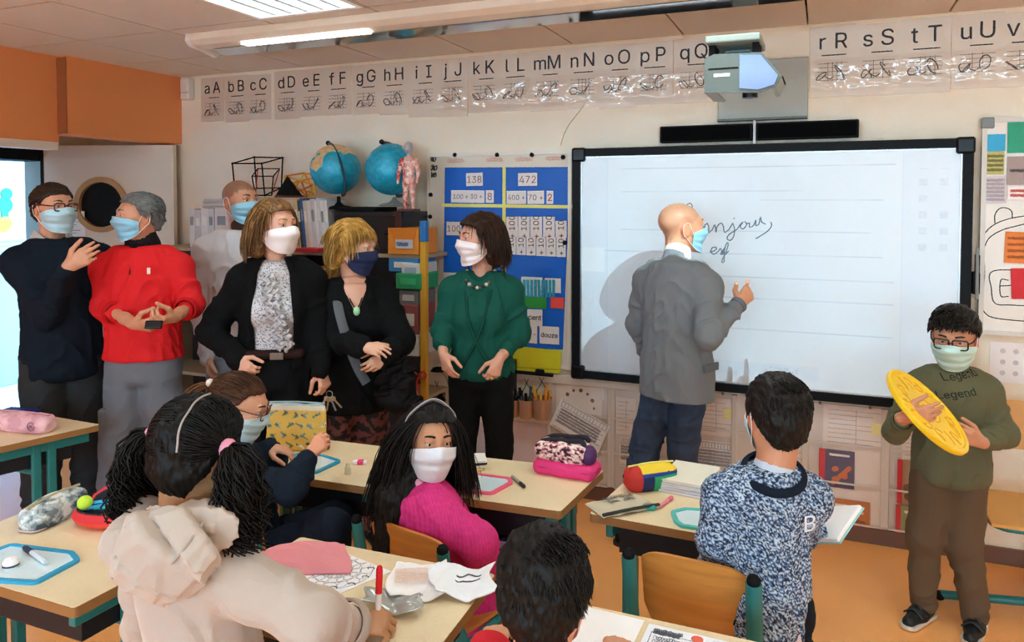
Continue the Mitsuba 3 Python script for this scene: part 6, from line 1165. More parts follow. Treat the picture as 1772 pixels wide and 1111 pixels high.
# navy man at the door
P = Person('man in a dark navy jumper with red-brown glasses, hand on his chest, by the door', at(93, 362, 3.50), 62, body=44, s=.95, skin='#c58a6b', build=.92)
for q_ in ('shR', 'shL', 'hipR', 'hipL', 'knR', 'knL', 'anR', 'anL'): P.j[q_] = P.j[q_] + RGT * .035
P.arm('R', at(84, 545, 3.38), at(118, 462, 3.24)); P.arm('L', at(150, 560, 3.70), at(150, 640, 3.74)); P.hands = {'R': dict(fwd=at(150, 440, 3.25) - at(116, 462, 3.24), pn=FWD * .9 + UPZ * .2, curl=(.25, .3, .35, .4), thumb=.1), 'L': dict(pn=-RGT, curl=(.4, .45, .5, .5))}
P.body(); P.h.eyes(P.t); P.h.mask(P.t, P.hf, '#a9cfdc', label='pale blue face mask'); P.h.glasses(P.t, '#4a1c1c', .003)
P.h.hair(P.t, '#2c1f17', thick=.012, hl=P.h.hairline(.072, .05, .0, .03, -.07), locks=420, length=.03, flow=flow_back, seed=1, tint='#4a3728')
f = Sdf(); P.torso(f, .86, P.sz + .002, .018, wide=1.05, wr=(.007, 14, 2.0, 1.6, 3.0), belly=.01, flare=.012); P.sleeve(f, 'R', .018, .93, wr=(.008, 20)); P.sleeve(f, 'L', .016, .95, wr=(.008, 20)); f.cap(P.h.p(0, .02, -.10), P.nb + P.bf * .09 - UPZ * .07, .03, .012, .01, 's'); P.wear('jumper', f, .007, cloth('#101720', .8))
for s in (-1, 1): obj('shirt_collar', grid_sheet(8, 5, lambda u, v: tuple((P.nb[i] + P.br[i] * s * (.070 - .040 * u + .020 * v) + P.bf[i] * (-.02 + .125 * u + .018 * v) + UPZ[i] * (.062 - .060 * u - .040 * v)) for i in range(3)), .003), cloth('#b9b8b2'), P.t, smooth=40)
trousers(P, '#2c2b2b', wr=(.006, 18), r=(.088, .074, .070, .062)); P.shoes()

# man in red
P = Person('grey-haired man in a red pullover and grey trousers, hands held together', at(240, 377, 3.48), -48, body=4, s=.92, skin='#bd8163', build=.96)
P.arm('R', at(182, 532, 3.46), at(234, 561, 3.24)); P.arm('L', at(332, 528, 3.48), at(300, 549, 3.26)); P.hands = {'R': dict(fwd=at(272, 566, 3.18) - at(234, 561, 3.24), pn=FWD * .7 + UPZ * .6, curl=(.5, .55, .6, .6), thumb=.7), 'L': dict(fwd=at(274, 556, 3.18) - at(300, 549, 3.26), pn=FWD * .7 + UPZ * .5, curl=(.6, .65, .7, .7), thumb=.8)}
P.body(heavy=.6); P.h.eyes(P.t, brow='#4a4340'); P.h.mask(P.t, P.hf, '#86bcd6', label='blue pleated face mask')
P.h.hair(P.t, '#5d5b59', thick=.013, hl=P.h.hairline(.080, .062, -.01, .028, -.070), locks=620, length=.034, flow=flow_back, seed=2, tint='#83807c', wave=.10)
f = Sdf(); P.torso(f, .925, P.sz + .002, .018, wide=1.06, wr=(.007, 14, .5, 1.6, 3.0), flare=.012); P.sleeve(f, 'R', .012, .30, wr=(.008, 20)); P.sleeve(f, 'L', .012, .28, wr=(.008, 20)); f.cut(-UPZ, A([0, 0, .915])); f.cap(P.h.p(0, .015, -.09), P.nb + P.bf * .10 - UPZ * .05, .022, .008, .012, 's'); P.wear('pullover', f, .006, cloth('#c81f22', .75))
for n in 'RL':
    a = P.j['el' + n] + (P.j['wr' + n] - P.j['el' + n]) * .27; obj('cuff', ring_cuff(a, P.j['wr' + n] - P.j['el' + n], .050, .03, .006), cloth('#b3171b'), P.t, smooth=40)
f = Sdf(); f.cap(P.nb + UPZ * .020 - P.bf * .01, P.nb + UPZ * .056 + P.bf * .012, .078, .070, .006); f.cap(P.nb + UPZ * .05 + P.bf * .02, P.nb + UPZ * .12 + P.bf * .05, .056, .05, .004, 's'); P.wear('dark_collar', f, .005, cloth('#1b1516'))
obj('zip_placket', tube([P.nb + P.bf * .088 + UPZ * .0, P.nb + P.bf * .135 - UPZ * .10], .007, 6, flat=.5), cloth('#6d1214'), P.t); obj('small_emblem', move(rbox([.016, .004, .03], .002, 1), frame(P.bf), P.nb + P.bf * .142 - UPZ * .085 - P.br * .085), hexmat('#e0c4b8'), P.t)
P.set(knR=at(207, 775, 3.46), anR=at(192, 920, 3.48), knL=at(284, 770, 3.50), anL=at(302, 915, 3.50)); trousers(P, '#66666a', wr=(.006, 18), off=.018, r=(.078, .072, .066, .058)); P.shoes()
for n, s in (('R', 1), ('L', -1)): obj('side_pocket', move(rbox([.05, .15, .16], .02, 1), frame(P.bf), P.j['kn' + n] * .62 + P.j['hip' + n] * .38 + P.br * s * .060 - UPZ * .02), cloth('#5e5e62'), P.t, smooth=40)
solo('phone', move(rbox([.07, .012, .035], .004, 1), frame(P.bf) @ rotx(.5), at(266, 562, 3.155)), 'black_gloss', 'small dark phone in the hands of the man in red', 'phone')

# man in white sweater behind
P = Person('balding man in a pale grey-white sweater behind the blonde woman', at(416, 351, 4.0), 58, body=15, skin='#bb8264', build=.96)
P.arm('R', at(352, 540, 4.02), at(362, 620, 3.92)); P.hands = {'R': dict(pn=RGT, curl=(.4, .45, .5, .5)), 'L': dict(pn=-RGT, curl=(.4, .45, .5, .5))}
P.body(stub=('#3a2a22', dict(front=.070, temple=.045), .55)); P.h.eyes(P.t); P.h.mask(P.t, P.hf, '#8cc4d8', label='pale blue face mask')
f = Sdf(); P.h.ell(f, (0, .032, -.058), (.0585, .062, .056), .02); P.h.cap(f, (0, .03, -.1), (0, .0, -.12), .046, .05, .02); P.h.cap(f, (0, 0, .02), (0, .2, .0), .1, .1, .0, 's'); obj('beard', f.mesh(.005), hexmat('#3d241b', .8), P.t, smooth=True)
f = Sdf(); P.torso(f, .87, P.sz + .002, .018, wide=1.04, wr=(.008, 14, 2.5, 1.6, 3.0)); P.sleeve(f, 'R', .018, .97, wr=(.008, 20)); P.sleeve(f, 'L', .022, .97); P.wear('sweater', f, .007, cloth('#cfccce', .85)); trousers(P, '#77777b', r=(.092, .07, .066, .06)); P.shoes()

# blonde woman in black cardigan
P = Person('woman with dark blonde bob, white mask, dotted blouse and black cardigan holding keys', at(476, 394, 3.42), 58, body=8, fem=True, skin='#d29a80', build=1.0)
P.arm('R', at(366, 572, 3.42), at(412, 622, 3.30)); P.arm('L', at(548, 568, 3.46), at(556, 640, 3.34)); P.hands = {'R': dict(pn=FWD, curl=(.5, .55, .6, .6)), 'L': dict(fwd=at(566, 684, 3.30) - at(556, 640, 3.34), pn=-RGT * .8 + FWD * .5, curl=(.45, .6, .7, .75), thumb=.6)}
P.body(); P.h.eyes(P.t, brow='#8a6848'); P.h.mask(P.t, P.hf, '#ece6e6', kind='cup', label='white cup shaped face mask')
f0 = Sdf(); P.torso(f0, .9, P.sz + .002, .03); P.sleeve(f0, 'R', .02); P.sleeve(f0, 'L', .02)
P.h.hair(P.t, '#5e3d22', thick=.018, hl=P.h.hairline(.080, .062, .02, .02, -.06), locks=1500, length=.150, r0=.0032, shape=bob(-.105, -.115), flow=flow_side, seed=3, shoulders=f0, tint='#b9884c', wave=.12, grav=.7, frontcut=.036, fringe=.6)
def dots(v): n = meshkit.noise(v * 300, 4); return np.where((n > .66)[:, None], np.array(lin('#4f4c50')), np.array(lin('#d3d0d2')))
f = Sdf(); P.torso(f, .955, P.sz + .002, .012, wide=.97, wr=(.004, 14, 1, .6, 2.0)); P.wear('blouse', f, .0042, "vc_cloth", color=dots)
g = np.random.default_rng(3); fr_ = []
for i in range(11):
    a = P.nb + P.bf * (.135 + .022 * math.sin(i / 10 * 3.1)) - P.br * (-.018 + .0075 * i) - UPZ * (.06 + .030 * i)
    fr_.append(grid_sheet(17, 10, lambda u, v: tuple(a[k] - P.br[k] * ((u - .5) * .055 + .012 * np.sin(v * 7 + i)) + UPZ[k] * ((v - .5) * .045 + .008 * np.sin(u * 11 + i)) + P.bf[k] * (.010 * np.sin(u * 15 + i) * (1.2 - v) + .010 * v) for k in range(3)), .002))
mf = cat(*fr_); obj('frill', mf, 'vc_cloth', P.t, smooth=True, color=dots(mf.vertices * 1.3) * .85)
f = Sdf(); P.torso(f, .62, P.sz + .002, .030, wide=1.04, wr=(.008, 14, .7, 1.6, 3.0), flare=.015); P.sleeve(f, 'R', .020, .99, wr=(.008, 20)); P.sleeve(f, 'L', .020, .99, wr=(.008, 20)); c0 = P.nb + P.bf * .16
for zz, w0 in ((P.sz + .05, .045), (1.30, .085), (1.1, .095), (.9, .09), (.7, .085)): pass
zs_ = [P.sz + .08, 1.32, 1.12, .95, .80, .55]; ws_ = [.040, .075, .092, .088, .060, .045]
for i in range(5): f.loft([(A([c0[0], c0[1], zs_[i + 1]]) + P.br * .00, P.br, ws_[i + 1], .20), (A([c0[0], c0[1], zs_[i]]), P.br, ws_[i], .20)], .004, op='s')
P.wear('cardigan', f, .006, cloth('#0d0c0d', .9)); obj('belt', move(rbox([.27, .20, .04], .02, 2), frame(P.bf), A([P.nb[0], P.nb[1], .965]) + P.bf * .045), cloth('#2a1716'), P.t, smooth=40)
obj('belt_buckle', move(rbox([.06, .012, .032], .004, 1), frame(P.bf), A([P.nb[0], P.nb[1], .962]) + P.bf * .150 + P.br * -.02), hexmat('#7d6a60', .3, metallic=.6), P.t)
trousers(P, '#0e0d0f', off=.016, r=(.100, .075, .065, .05), waist=.575); P.shoes()
t = thing('key_bunch', 'bunch of keys in the hand of the woman in the black cardigan', 'keys'); a = at(570, 682, 3.27)
obj('ring', tube([a + .014 * (math.cos(q) * RGT + math.sin(q) * UPZ) for q in np.linspace(0, 6.1, 14)], .0018, 5, closed=True), 'steel', t)
for i in range(4): d = unit(-UPZ + RGT * (.9 - .55 * i) + FWD * .1 * i); b = a + d * .016; obj('key', cat(move(prism(sg.Point(0, 0).buffer(.011).union(sg.box(-.004, -.055, .004, 0)), .0025), np.stack([np.cross(FWD, -d), -d, -FWD], 1), b + d * .01)), 'steel' if i % 2 else hexmat('#a08d6a', .35, metallic=.7), t)

# woman with navy mask
P = Person('woman with short blonde hair, navy mask and green pendant, hands crossed', at(612, 430, 3.55), 72, body=18, fem=True, hp=-8, skin='#d3a084', build=1.0)
P.arm('R', at(570, 588, 3.48), at(628, 601, 3.28)); P.arm('L', at(694, 590, 3.52), at(668, 612, 3.33)); P.hands = {'R': dict(fwd=at(676, 606, 3.22) - at(632, 601, 3.28), pn=FWD * .6 - UPZ * .7, curl=(.2, .25, .3, .3), thumb=.2), 'L': dict(fwd=at(646, 632, 3.28) - at(668, 612, 3.33), pn=FWD * .9 + UPZ * .2, curl=(.3, .3, .35, .4), thumb=.3)}
P.body(); P.h.eyes(P.t, brow='#a98a5c'); P.h.mask(P.t, P.hf, '#1a2244', kind='fold', loops='#20284a', label='navy blue face mask', shine=.7)
P.h.hair(P.t, '#9a6c2c', thick=.024, hl=P.h.hairline(.076, .058, .012, .01, -.085), locks=1500, length=.095, r0=.0030, shape=bob(-.045, -.085, .024), flow=flow_fwd, seed=4, tint='#dfb672', grav=.5, wave=.08, fringe=.42)
f = Sdf(); P.torso(f, .70, P.sz + .002, .024, wide=1.04, wr=(.008, 14, 2.7, 1.6, 3.0), flare=.02); P.sleeve(f, 'R', .024, .95, wr=(.008, 20)); P.sleeve(f, 'L', .024, .95, wr=(.008, 20)); vn = P.nb + P.bf * .12
f.loft([(vn - UPZ * .13, P.br, .008, .09), (vn - UPZ * .02, P.br, .050, .09), (vn + UPZ * .08, P.br, .075, .12)], .004, op='s'); P.wear('top', f, .006, cloth('#0e0d0e', .9))
s = Sdf(); s.loft([(vn - UPZ * .17 - P.bf * .055, P.br, .095, .062), (vn - UPZ * .02 - P.bf * .075, P.br, .088, .060), (P.nb + UPZ * .01, P.br, .06, .05)], .02); obj('neckline_skin', s.mesh(.006), hexmat('#cf9a80', .5), P.t, smooth=True)
obj('scarf', tube(smooth_path([P.nb - P.br * -.085 + UPZ * .0 - P.bf * 0, P.nb + P.br * .075 + P.bf * .16 - UPZ * .14, P.nb + P.br * .015 + P.bf * .200 - UPZ * .34, P.nb - P.br * .035 + P.bf * .21 - UPZ * .44], 8), .022, 8, flat=.35), cloth('#57585a'), P.t, smooth=40)
obj('necklace_cord', tube(smooth_path([P.nb + P.br * .05 + P.bf * .03 + UPZ * .01, P.nb + P.br * .025 + P.bf * .115 - UPZ * .07, P.nb + P.bf * .135 - UPZ * .105, P.nb - P.br * .025 + P.bf * .115 - UPZ * .07, P.nb - P.br * .05 + P.bf * .03 + UPZ * .01], 6), .0025, 5), 'black_matt', P.t)
obj('pendant', move(trimesh.creation.icosphere(2, .02), frame(P.bf) @ np.diag([.8, .4, 1.1]), P.nb + P.bf * .142 - UPZ * .118), hexmat('#9fd8a8', .25), P.t, smooth=True)
obj('wrist_band', ring_cuff(P.j['wrR'] - unit(P.j['wrR'] - P.j['elR']) * .005, P.j['wrR'] - P.j['elR'], .029, .008, .002), hexmat('#8a7a4a', .3, metallic=.7), P.t, smooth=40)
def lace(v): n = meshkit.fbm(v * 42, 3, 6); return np.where((n > .52)[:, None], np.array(lin('#1c1413')), np.array(lin('#5d2f29')))
trousers(P, '#2c1a17', off=.012, colorf=lace, h=.006, r=(.098, .074, .066, .046), waist=.56); P.shoes()
s = Sdf()
for i in range(6): s.cap(at(668 + 8 * i, 610 + 5 * i, 3.40 + .02 * (i % 2)), at(664 + 10 * i, 690 + 3 * (i % 3), 3.42), .022, .034, .012, wr=(.020, 24, i))
obj('draped_coat', s.mesh(.007), cloth('#121113', .6), P.t, smooth=True)

# woman in green
P = Person('woman with a dark brown bob, white mask and dark green top with black trousers', at(831, 417, 3.58), -62, body=-8, fem=True, skin='#cf967c', build=.92)
P.arm('R', at(768, 572, 3.60), at(767, 612, 3.48)); P.arm('L', at(898, 578, 3.60), at(864, 622, 3.44)); P.hands = {'R': dict(fwd=at(778, 652, 3.44) - at(767, 612, 3.48), pn=FWD * .5 + RGT * .5, curl=(.25, .3, .3, .35), thumb=.2), 'L': dict(fwd=at(848, 662, 3.40) - at(864, 622, 3.44), pn=FWD * .9 - RGT * .4, curl=(.5, .55, .6, .6), thumb=.4)}
P.body(); P.h.eyes(P.t, brow='#3a2619'); P.h.mask(P.t, P.hf, '#ece3e4', label='white face mask')
f0 = Sdf(); P.torso(f0, .9, P.sz + .002, .016); P.sleeve(f0, 'R', .01); P.sleeve(f0, 'L', .01)
P.h.hair(P.t, '#2c1a12', thick=.022, hl=P.h.hairline(.080, .06, .01, .02, -.07), locks=1400, length=.125, r0=.0032, shape=bob(-.085, -.095), flow=flow_side, seed=5, shoulders=f0, tint='#4e2c1a', wave=.07, grav=.8, frontcut=.05, fringe=.6)
f = Sdf(); P.torso(f, .845, P.sz + .002, .018, wide=1.02, wr=(.007, 16, 1.4, 1.6, 3.2), belly=.02); P.sleeve(f, 'R', .015, .55, wr=(.009, 22)); P.sleeve(f, 'L', .015, .55, wr=(.009, 22)); f.cap(P.nb + P.bf * .02 + UPZ * .10, P.nb + P.bf * .085 + UPZ * .03, .05, .050, .006, 's'); P.wear('top', f, .006, cloth('#164a3d', .8))
for s_ in (-1, 1): obj('wrap_fold', tube(smooth_path([P.nb + P.br * s_ * .06 + P.bf * .095 - UPZ * .06, P.nb + P.br * s_ * .03 + P.bf * .150 - UPZ * .22, P.nb - P.br * s_ * .035 + P.bf * .150 - UPZ * .36, P.nb - P.br * s_ * .09 + P.bf * .12 - UPZ * .44], 6), .007, 6), cloth('#123f34', .8), P.t, smooth=40)
g = np.random.default_rng(9); nk = smooth_path([P.nb + P.br * .068 + P.bf * .0 + UPZ * .03, P.nb + P.br * .06 + P.bf * .075 - UPZ * .02, P.nb + P.bf * .115 - UPZ * .05, P.nb - P.br * .06 + P.bf * .075 - UPZ * .02, P.nb - P.br * .068 + UPZ * .03], 5)
for i, q in enumerate(nk): obj('bead', move(trimesh.creation.icosphere(1, g.uniform(.007, .011)), None, q), hexmat(('#26241f', '#b9b3a4', '#4d4a44')[i % 3], .35), P.t, smooth=True)
trousers(P, '#0f0f10', off=.012, r=(.088, .064, .056, .042), waist=.57, wr=(.004, 18)); P.shoes()
obj('ring', ring_cuff(P.j['wrL'] + unit(at(848, 662, 3.40) - at(864, 622, 3.44)) * .09, at(848, 662, 3.40) - at(864, 622, 3.44), .010, .004, .001), hexmat('#d8c48a', .25, metallic=.8), P.t, smooth=40)
# ---------------------------------------------------------------- the children
def drape_text(f, text, h, o, xd, n, bold=False, lift=.0015):
    """Lettering laid on a garment: marched along -n to the surface of f."""
    m = meshkit.text_mesh(text, h, .0008, bold); m = m.subdivide_to_size(.02) if hasattr(m, 'subdivide_to_size') else m; xd, n = unit(xd), unit(n); yd = np.cross(n, xd); V = m.vertices; p = o + V[:, :1] * xd + V[:, 1:2] * yd + n * .12; z = V[:, 2].copy()
    for _ in range(30): p = p - n * np.clip(f.ev(p, plain=True), -.02, .05)[:, None] * .7
    bad = np.abs(f.ev(p, plain=True)) > .006; m.vertices = p + n * (lift + z)[:, None]; m.update_faces(~bad[m.faces].any(1)); m.remove_unreferenced_vertices(); return m
# boy with the yellow disc
P = Person('boy with black glasses and olive sweater standing at the right, holding a yellow disc', at(1652, 585, 2.88), -38, body=-22, s=.93, child=True, hp=-12, skin='#bb7f60')
P.arm('R', at(1550, 746, 2.84), at(1566, 722, 2.56)); P.arm('L', at(1738, 752, 2.84), at(1697, 765, 2.66))
P.set(knR=at(1600, 930, 2.90), anR=at(1598, 1046, 2.91), knL=at(1668, 940, 2.86), anL=at(1690, 1072, 2.83)); P.foot['R'] = facing(-55); P.foot['L'] = facing(-42)
P.hands = {'R': dict(fwd=at(1610, 716, 2.515) - at(1566, 722, 2.56), pn=FWD * 1.0 - UPZ * .1, curl=(.2, .25, .3, .35), thumb=.2, hs=.78), 'L': dict(fwd=at(1664, 748, 2.62) - at(1697, 765, 2.66), pn=FWD * .9, curl=(.4, .45, .5, .5), thumb=.4, hs=.78)}
P.body(headh=.0038); P.h.eyes(P.t, brow='#20160f', browr=.0026); P.h.mask(P.t, P.hf, '#b4d9d6', label='pale aqua face mask'); P.h.glasses(P.t, '#0f0e10', .0026, .027, .020, .010)
P.h.hair(P.t, '#17110d', thick=.020, hl=P.h.hairline(.070, .056, .012, .034, -.06), locks=900, length=.026, flow=flow_fwd, seed=11, tint='#32261d', cap=.004)
f = Sdf(); P.torso(f, .585, P.sz + .002, .020, wide=1.10, wr=(.005, 14, .6, 1.2, 2.2)); P.sleeve(f, 'R', .016, .72, wr=(.006, 24), r=(.050, .044, .040, .032)); P.sleeve(f, 'L', .016, .80, wr=(.006, 24), r=(.050, .044, .040, .032)); P.wear('sweater', f, .0055, cloth('#5b5840', .85)); fs = f
obj('collar', ring_cuff(P.nb + UPZ * .005 + P.bf * .004, UPZ + P.bf * .25, .052, .02, .004), cloth('#53503a'), P.t, smooth=40)
obj('hem', ring_cuff(A([*P.spine(.6)[:2], .575]) + A([P.O[0], P.O[1], 0]) + P.bf * .0, UPZ, .13, .03, .005), cloth('#3f3f2f'), P.t, smooth=40) if 0 else None
for n in 'RL': a = P.j['el' + n] * .35 + P.j['wr' + n] * .65; obj('cuff', ring_cuff(a, P.j['wr' + n] - P.j['el' + n], .036, .05, .004), cloth('#545138'), P.t, smooth=40)
for i, (u, v, w) in enumerate(((1672, 676, 'Legend'), (1660, 708, 'Legend'))):
    obj('printed_word', drape_text(fs, w, .026, at(u, v, 2.70), RGT + UPZ * .22, -FWD), hexmat('#1f2019', .8), P.t)
trousers(P, '#5a4735', .96, off=.014, wr=(.005, 15), r=(.092, .072, .066, .046), h=.006, waist=.56)
for n in 'RL':
    a = P.j['an' + n]; ax = P.j['an' + n] - P.j['kn' + n]; obj('ankle_cuff', ring_cuff(a - unit(ax) * .035, ax, .043, .03, .006), cloth('#524030'), P.t, smooth=40); obj('sock', ring_cuff(a - unit(ax) * .01, ax, .034, .03, .004), cloth('#e8e6e2'), P.t, smooth=40)
P.shoes(hexmat('#141516', .5), '#cfc8bb')
for n in 'RL':
    a = P.j['an' + n]; d = P.foot[n]; base = A([a[0], a[1], 0])
    for q in (.045, .075): obj('strap', tube(smooth_path([base + d * q + np.cross(d, UPZ) * .036 + UPZ * .040, base + d * q + UPZ * (.072 - .25 * (q - .045)), base + d * q - np.cross(d, UPZ) * .036 + UPZ * .040], 5), .007, 6, flat=.5), hexmat('#26282a', .6), P.t, smooth=40)
dc = at(1604, 711, 2.60); dl = unit(RGT * .78 - UPZ * .62 - FWD * .05); dn_ = unit(-FWD * .46 + RGT * .52 + UPZ * .72); dn_ = unit(dn_ - dl * (dn_ @ dl)); MDc = np.stack([dl, np.cross(dn_, dl), dn_], 1)
t = thing('yellow_disc', 'large yellow disc with embossed squiggles held by the boy in olive', 'disc'); R_ = .172
obj('plate', move(lathe([(0, -.010), (R_ - .004, -.010), (R_, -.006), (R_, .006), (R_ - .004, .010), (R_ - .016, .011), (R_ - .020, .006), (0, .006)], 64), MDc, dc), hexmat('#e9bb18', .35, .5), t, smooth=40)
L = [[(.10 * math.cos(a) + .016 * math.cos(5 * a + b), .10 * math.sin(a) + .016 * math.sin(7 * a)) for b in (0,)] for a in (0,)]; g = np.random.default_rng(6); sq = []
for i in range(14):
    a = i / 14 * 6.283; c0 = A([.115 * math.cos(a), .115 * math.sin(a)]); sq.append([tuple(c0 + .02 * A([math.cos(b * 1.4 + i), math.sin(b + i * 2)])) for b in np.linspace(0, 5, 14)])
sq += [[(.05 * math.cos(b), .05 * math.sin(b)) for b in np.linspace(0, 6.28, 30)], [(.018 * math.cos(b), .018 * math.sin(b)) for b in np.linspace(0, 6.28, 16)]]
obj('squiggles', move(prism(strokes(sq, .0045), .0018, None, (0, 0, .006)), MDc, dc), hexmat('#d49f10', .4), t)

# boy in the speckled sweater, from behind
P = Person('dark-haired boy in a blue-white speckled sweater seen from behind at the desk', at(1345, 722, 1.92), 178, body=174, s=.88, child=True, hp=-6, skin='#b87c5c', build=.82)
P.nb = P.nb - RGT * .014
for q_ in ('shR', 'shL', 'hipR', 'hipL', 'knR', 'knL', 'anR', 'anL'): P.j[q_] = P.j[q_] - RGT * .030
P.arm('L', at(1240, 935, 1.90), at(1236, 985, 2.04)); P.arm('R', at(1376, 925, 1.98), at(1412, 918, 2.13)); P.hands = {'R': dict(fwd=FWD + UPZ * .2, pn=-RGT, curl=(.4, .4, .45, .5), thumb=.4, hs=.75), 'L': dict(fwd=FWD, pn=-UPZ, curl=(.3, .3, .3, .3), hs=.75)}
P.body(); P.h.mask(P.t, P.hf, '#b4d4de', label='pale blue face mask'); P.h.eyes(P.t)
P.h.hair(P.t, '#150f0c', thick=.016, hl=P.h.hairline(.080, .06, .004, .03, -.082), locks=1800, length=.022, r0=.0026, flow=lambda R0, d: np.stack([R0[:, 0] * 1.2 + .2 * (R0[:, 2] > .06), -.5 * (R0[:, 2] > .05) - .05, np.where(R0[:, 2] > .09, -.15, -.9)], 1), seed=12, tint='#33241b', cap=.0038)
def speck(v): n = .6 * meshkit.noise(v * 430, 3) + .4 * meshkit.noise(v * 250, 9); return pick(n, [(.42, '#171d2b'), (.50, '#2f3d58'), (.56, '#5d7394'), (1, '#aebccb')])
f = Sdf(); P.torso(f, .575, P.sz + .002, .018, wide=1.06, wr=(.006, 14, 2.2, 1.2, 2.4)); P.sleeve(f, 'L', .015, .95, wr=(.008, 22), r=(.050, .046, .042, .034)); P.sleeve(f, 'R', .015, .90, wr=(.008, 22), r=(.050, .046, .042, .034)); P.wear('sweater', f, .0037, 'vc_cloth', color=speck); fs = f
obj('collar', ring_cuff(P.nb - UPZ * .006 - P.bf * .014 - RGT * .006, UPZ - P.bf * .42, .075, .022, .009), cloth('#141c28'), P.t, smooth=40); f = Sdf(); f.cap(P.nb - UPZ * .045 - P.bf * .02, P.nb + UPZ * .008, .058, .052, .004); P.wear('undershirt', f, .004, cloth('#b9bfca'))
f = Sdf(); P.torso(f, .515, .60, .018, wide=1.03, wr=(.005, 14, 1.2, 1.0, 2.0)); f.it = f.it[:1]; P.wear('shirt_tail', f, .005, cloth('#cfc6cc')); 
em = at(1408, 912, 1.80); obj('emblem', cat(drape_text(fs, 'B', .042, em - RGT * .012 - UPZ * .022, RGT * .85 + FWD * .35 + UPZ * .1, -FWD * .85 + RGT * .4), ), cloth('#d9dee6'), P.t)
trousers(P, '#12161f', 1.0, off=.010, wr=(.006, 22), r=(.090, .068, .062, .044), h=.006, waist=.53); P.shoes(hexmat('#23252a', .5), '#d9d6d0')
t = thing('open_book', 'open book with white pages held by the boy in the speckled sweater', 'book'); bc = at(1446, 906, 2.12)
obj('pages', move(rbox([.10, .15, .012], .003, 1), frame(unit(FWD * .5 + RGT * .6 + UPZ * .35), unit(UPZ - RGT * .8)), bc), 'paper', t); obj('cover', move(rbox([.106, .156, .004], .0015, 1), frame(unit(FWD * .5 + RGT * .6 + UPZ * .35), unit(UPZ - RGT * .8)), bc - unit(UPZ - RGT * .8) * .008), hexmat('#8fc2c4', .5), t)

# boy at the nearest desk, from behind
P = Person('dark-haired boy in red at the bottom, seen from behind', at(941, 1026, 1.34), 172, body=170, H=1.26, s=.90, child=True, hp=-12, skin='#c38a6c')
hz = .45; P.set(hipR=P.O + P.br * .06 + UPZ * hz, hipL=P.O - P.br * .06 + UPZ * hz); 
for n, x in (('R', 1), ('L', -1)): P.j['kn' + n] = P.j['hip' + n] + P.bf * .30 + P.br * x * .03 + UPZ * .01; P.j['an' + n] = P.j['kn' + n] - UPZ * .40 + P.bf * .02; P.j['el' + n] = P.j['sh' + n] + P.br * x * .06 - UPZ * .18 + P.bf * .05; P.j['wr' + n] = A([*(P.j['el' + n] + P.bf * .13 - P.br * x * .05)[:2], .735])
P.hands = {'R': dict(fwd=P.bf, pn=-UPZ, curl=(.3, .3, .3, .3), hs=.75), 'L': dict(fwd=P.bf, pn=-UPZ, curl=(.3, .3, .3, .3), hs=.75)}
P.body(); P.h.mask(P.t, P.hf, '#e6e4e6', label='white face mask'); P.h.eyes(P.t)
P.h.hair(P.t, '#120d0b', thick=.020, hl=P.h.hairline(.080, .06, .002, .026, -.085), locks=2200, length=.030, r0=.0024, flow=lambda R0, d: np.stack([R0[:, 0] * 1.3 + .25, -.35 * (R0[:, 2] > .05) - .02, np.where(R0[:, 2] > .09, -.1, -.8)], 1), seed=13, tint='#2e231c', cap=.0036, spread=.02)
f = Sdf(); P.torso(f, .47 + P.dz + .1, P.sz + .002, .02, wide=1.08, wr=(.006, 12, .6, 1.2, 2.2)); P.sleeve(f, 'R', .018, .95, wr=(.008, 24), r=(.05, .045, .042, .034)); P.sleeve(f, 'L', .018, .95, wr=(.008, 24), r=(.05, .045, .042, .034)); P.wear('sweater', f, .006, cloth('#b5262c'))
f = Sdf(); f.cap(P.nb - P.br * .075 + P.bf * .03 - UPZ * .0, P.nb - P.br * .055 - P.bf * .075 - UPZ * .02, .034, .036, .02, wr=(.01, 30, 2)); f.cap(P.nb + P.br * .075 + P.bf * .03, P.nb + P.br * .055 - P.bf * .075 - UPZ * .02, .034, .036, .02, wr=(.01, 30, 3)); f.cap(P.nb - P.br * .055 - P.bf * .075 - UPZ * .02, P.nb + P.br * .055 - P.bf * .075 - UPZ * .02, .038, .038, .02, wr=(.01, 30, 4)); P.wear('hood', f, .005, cloth('#c22a30'))
def teal_pat(v): n = meshkit.noise(v * 70, 3); return pick(n, [(.42, '#1f6f78'), (.58, '#d9e2e2'), (1, '#2a2f3c')])
f = Sdf(); f.cap(P.nb - P.br * .035 - P.bf * .050 + UPZ * .012, P.nb + P.br * .035 - P.bf * .050 + UPZ * .012, .026, .026, .01); P.wear('patterned_lining', f, .004, 'vc_cloth', color=teal_pat)
trousers(P, '#23262e', off=.012, r=(.078, .062, .056, .044), h=.008, waist=.56); P.shoes()
chair(P.O[0] + .0, P.O[1] + .02, math.radians(10), 'school chair under the boy in red at the bottom', .40, .62, .34)

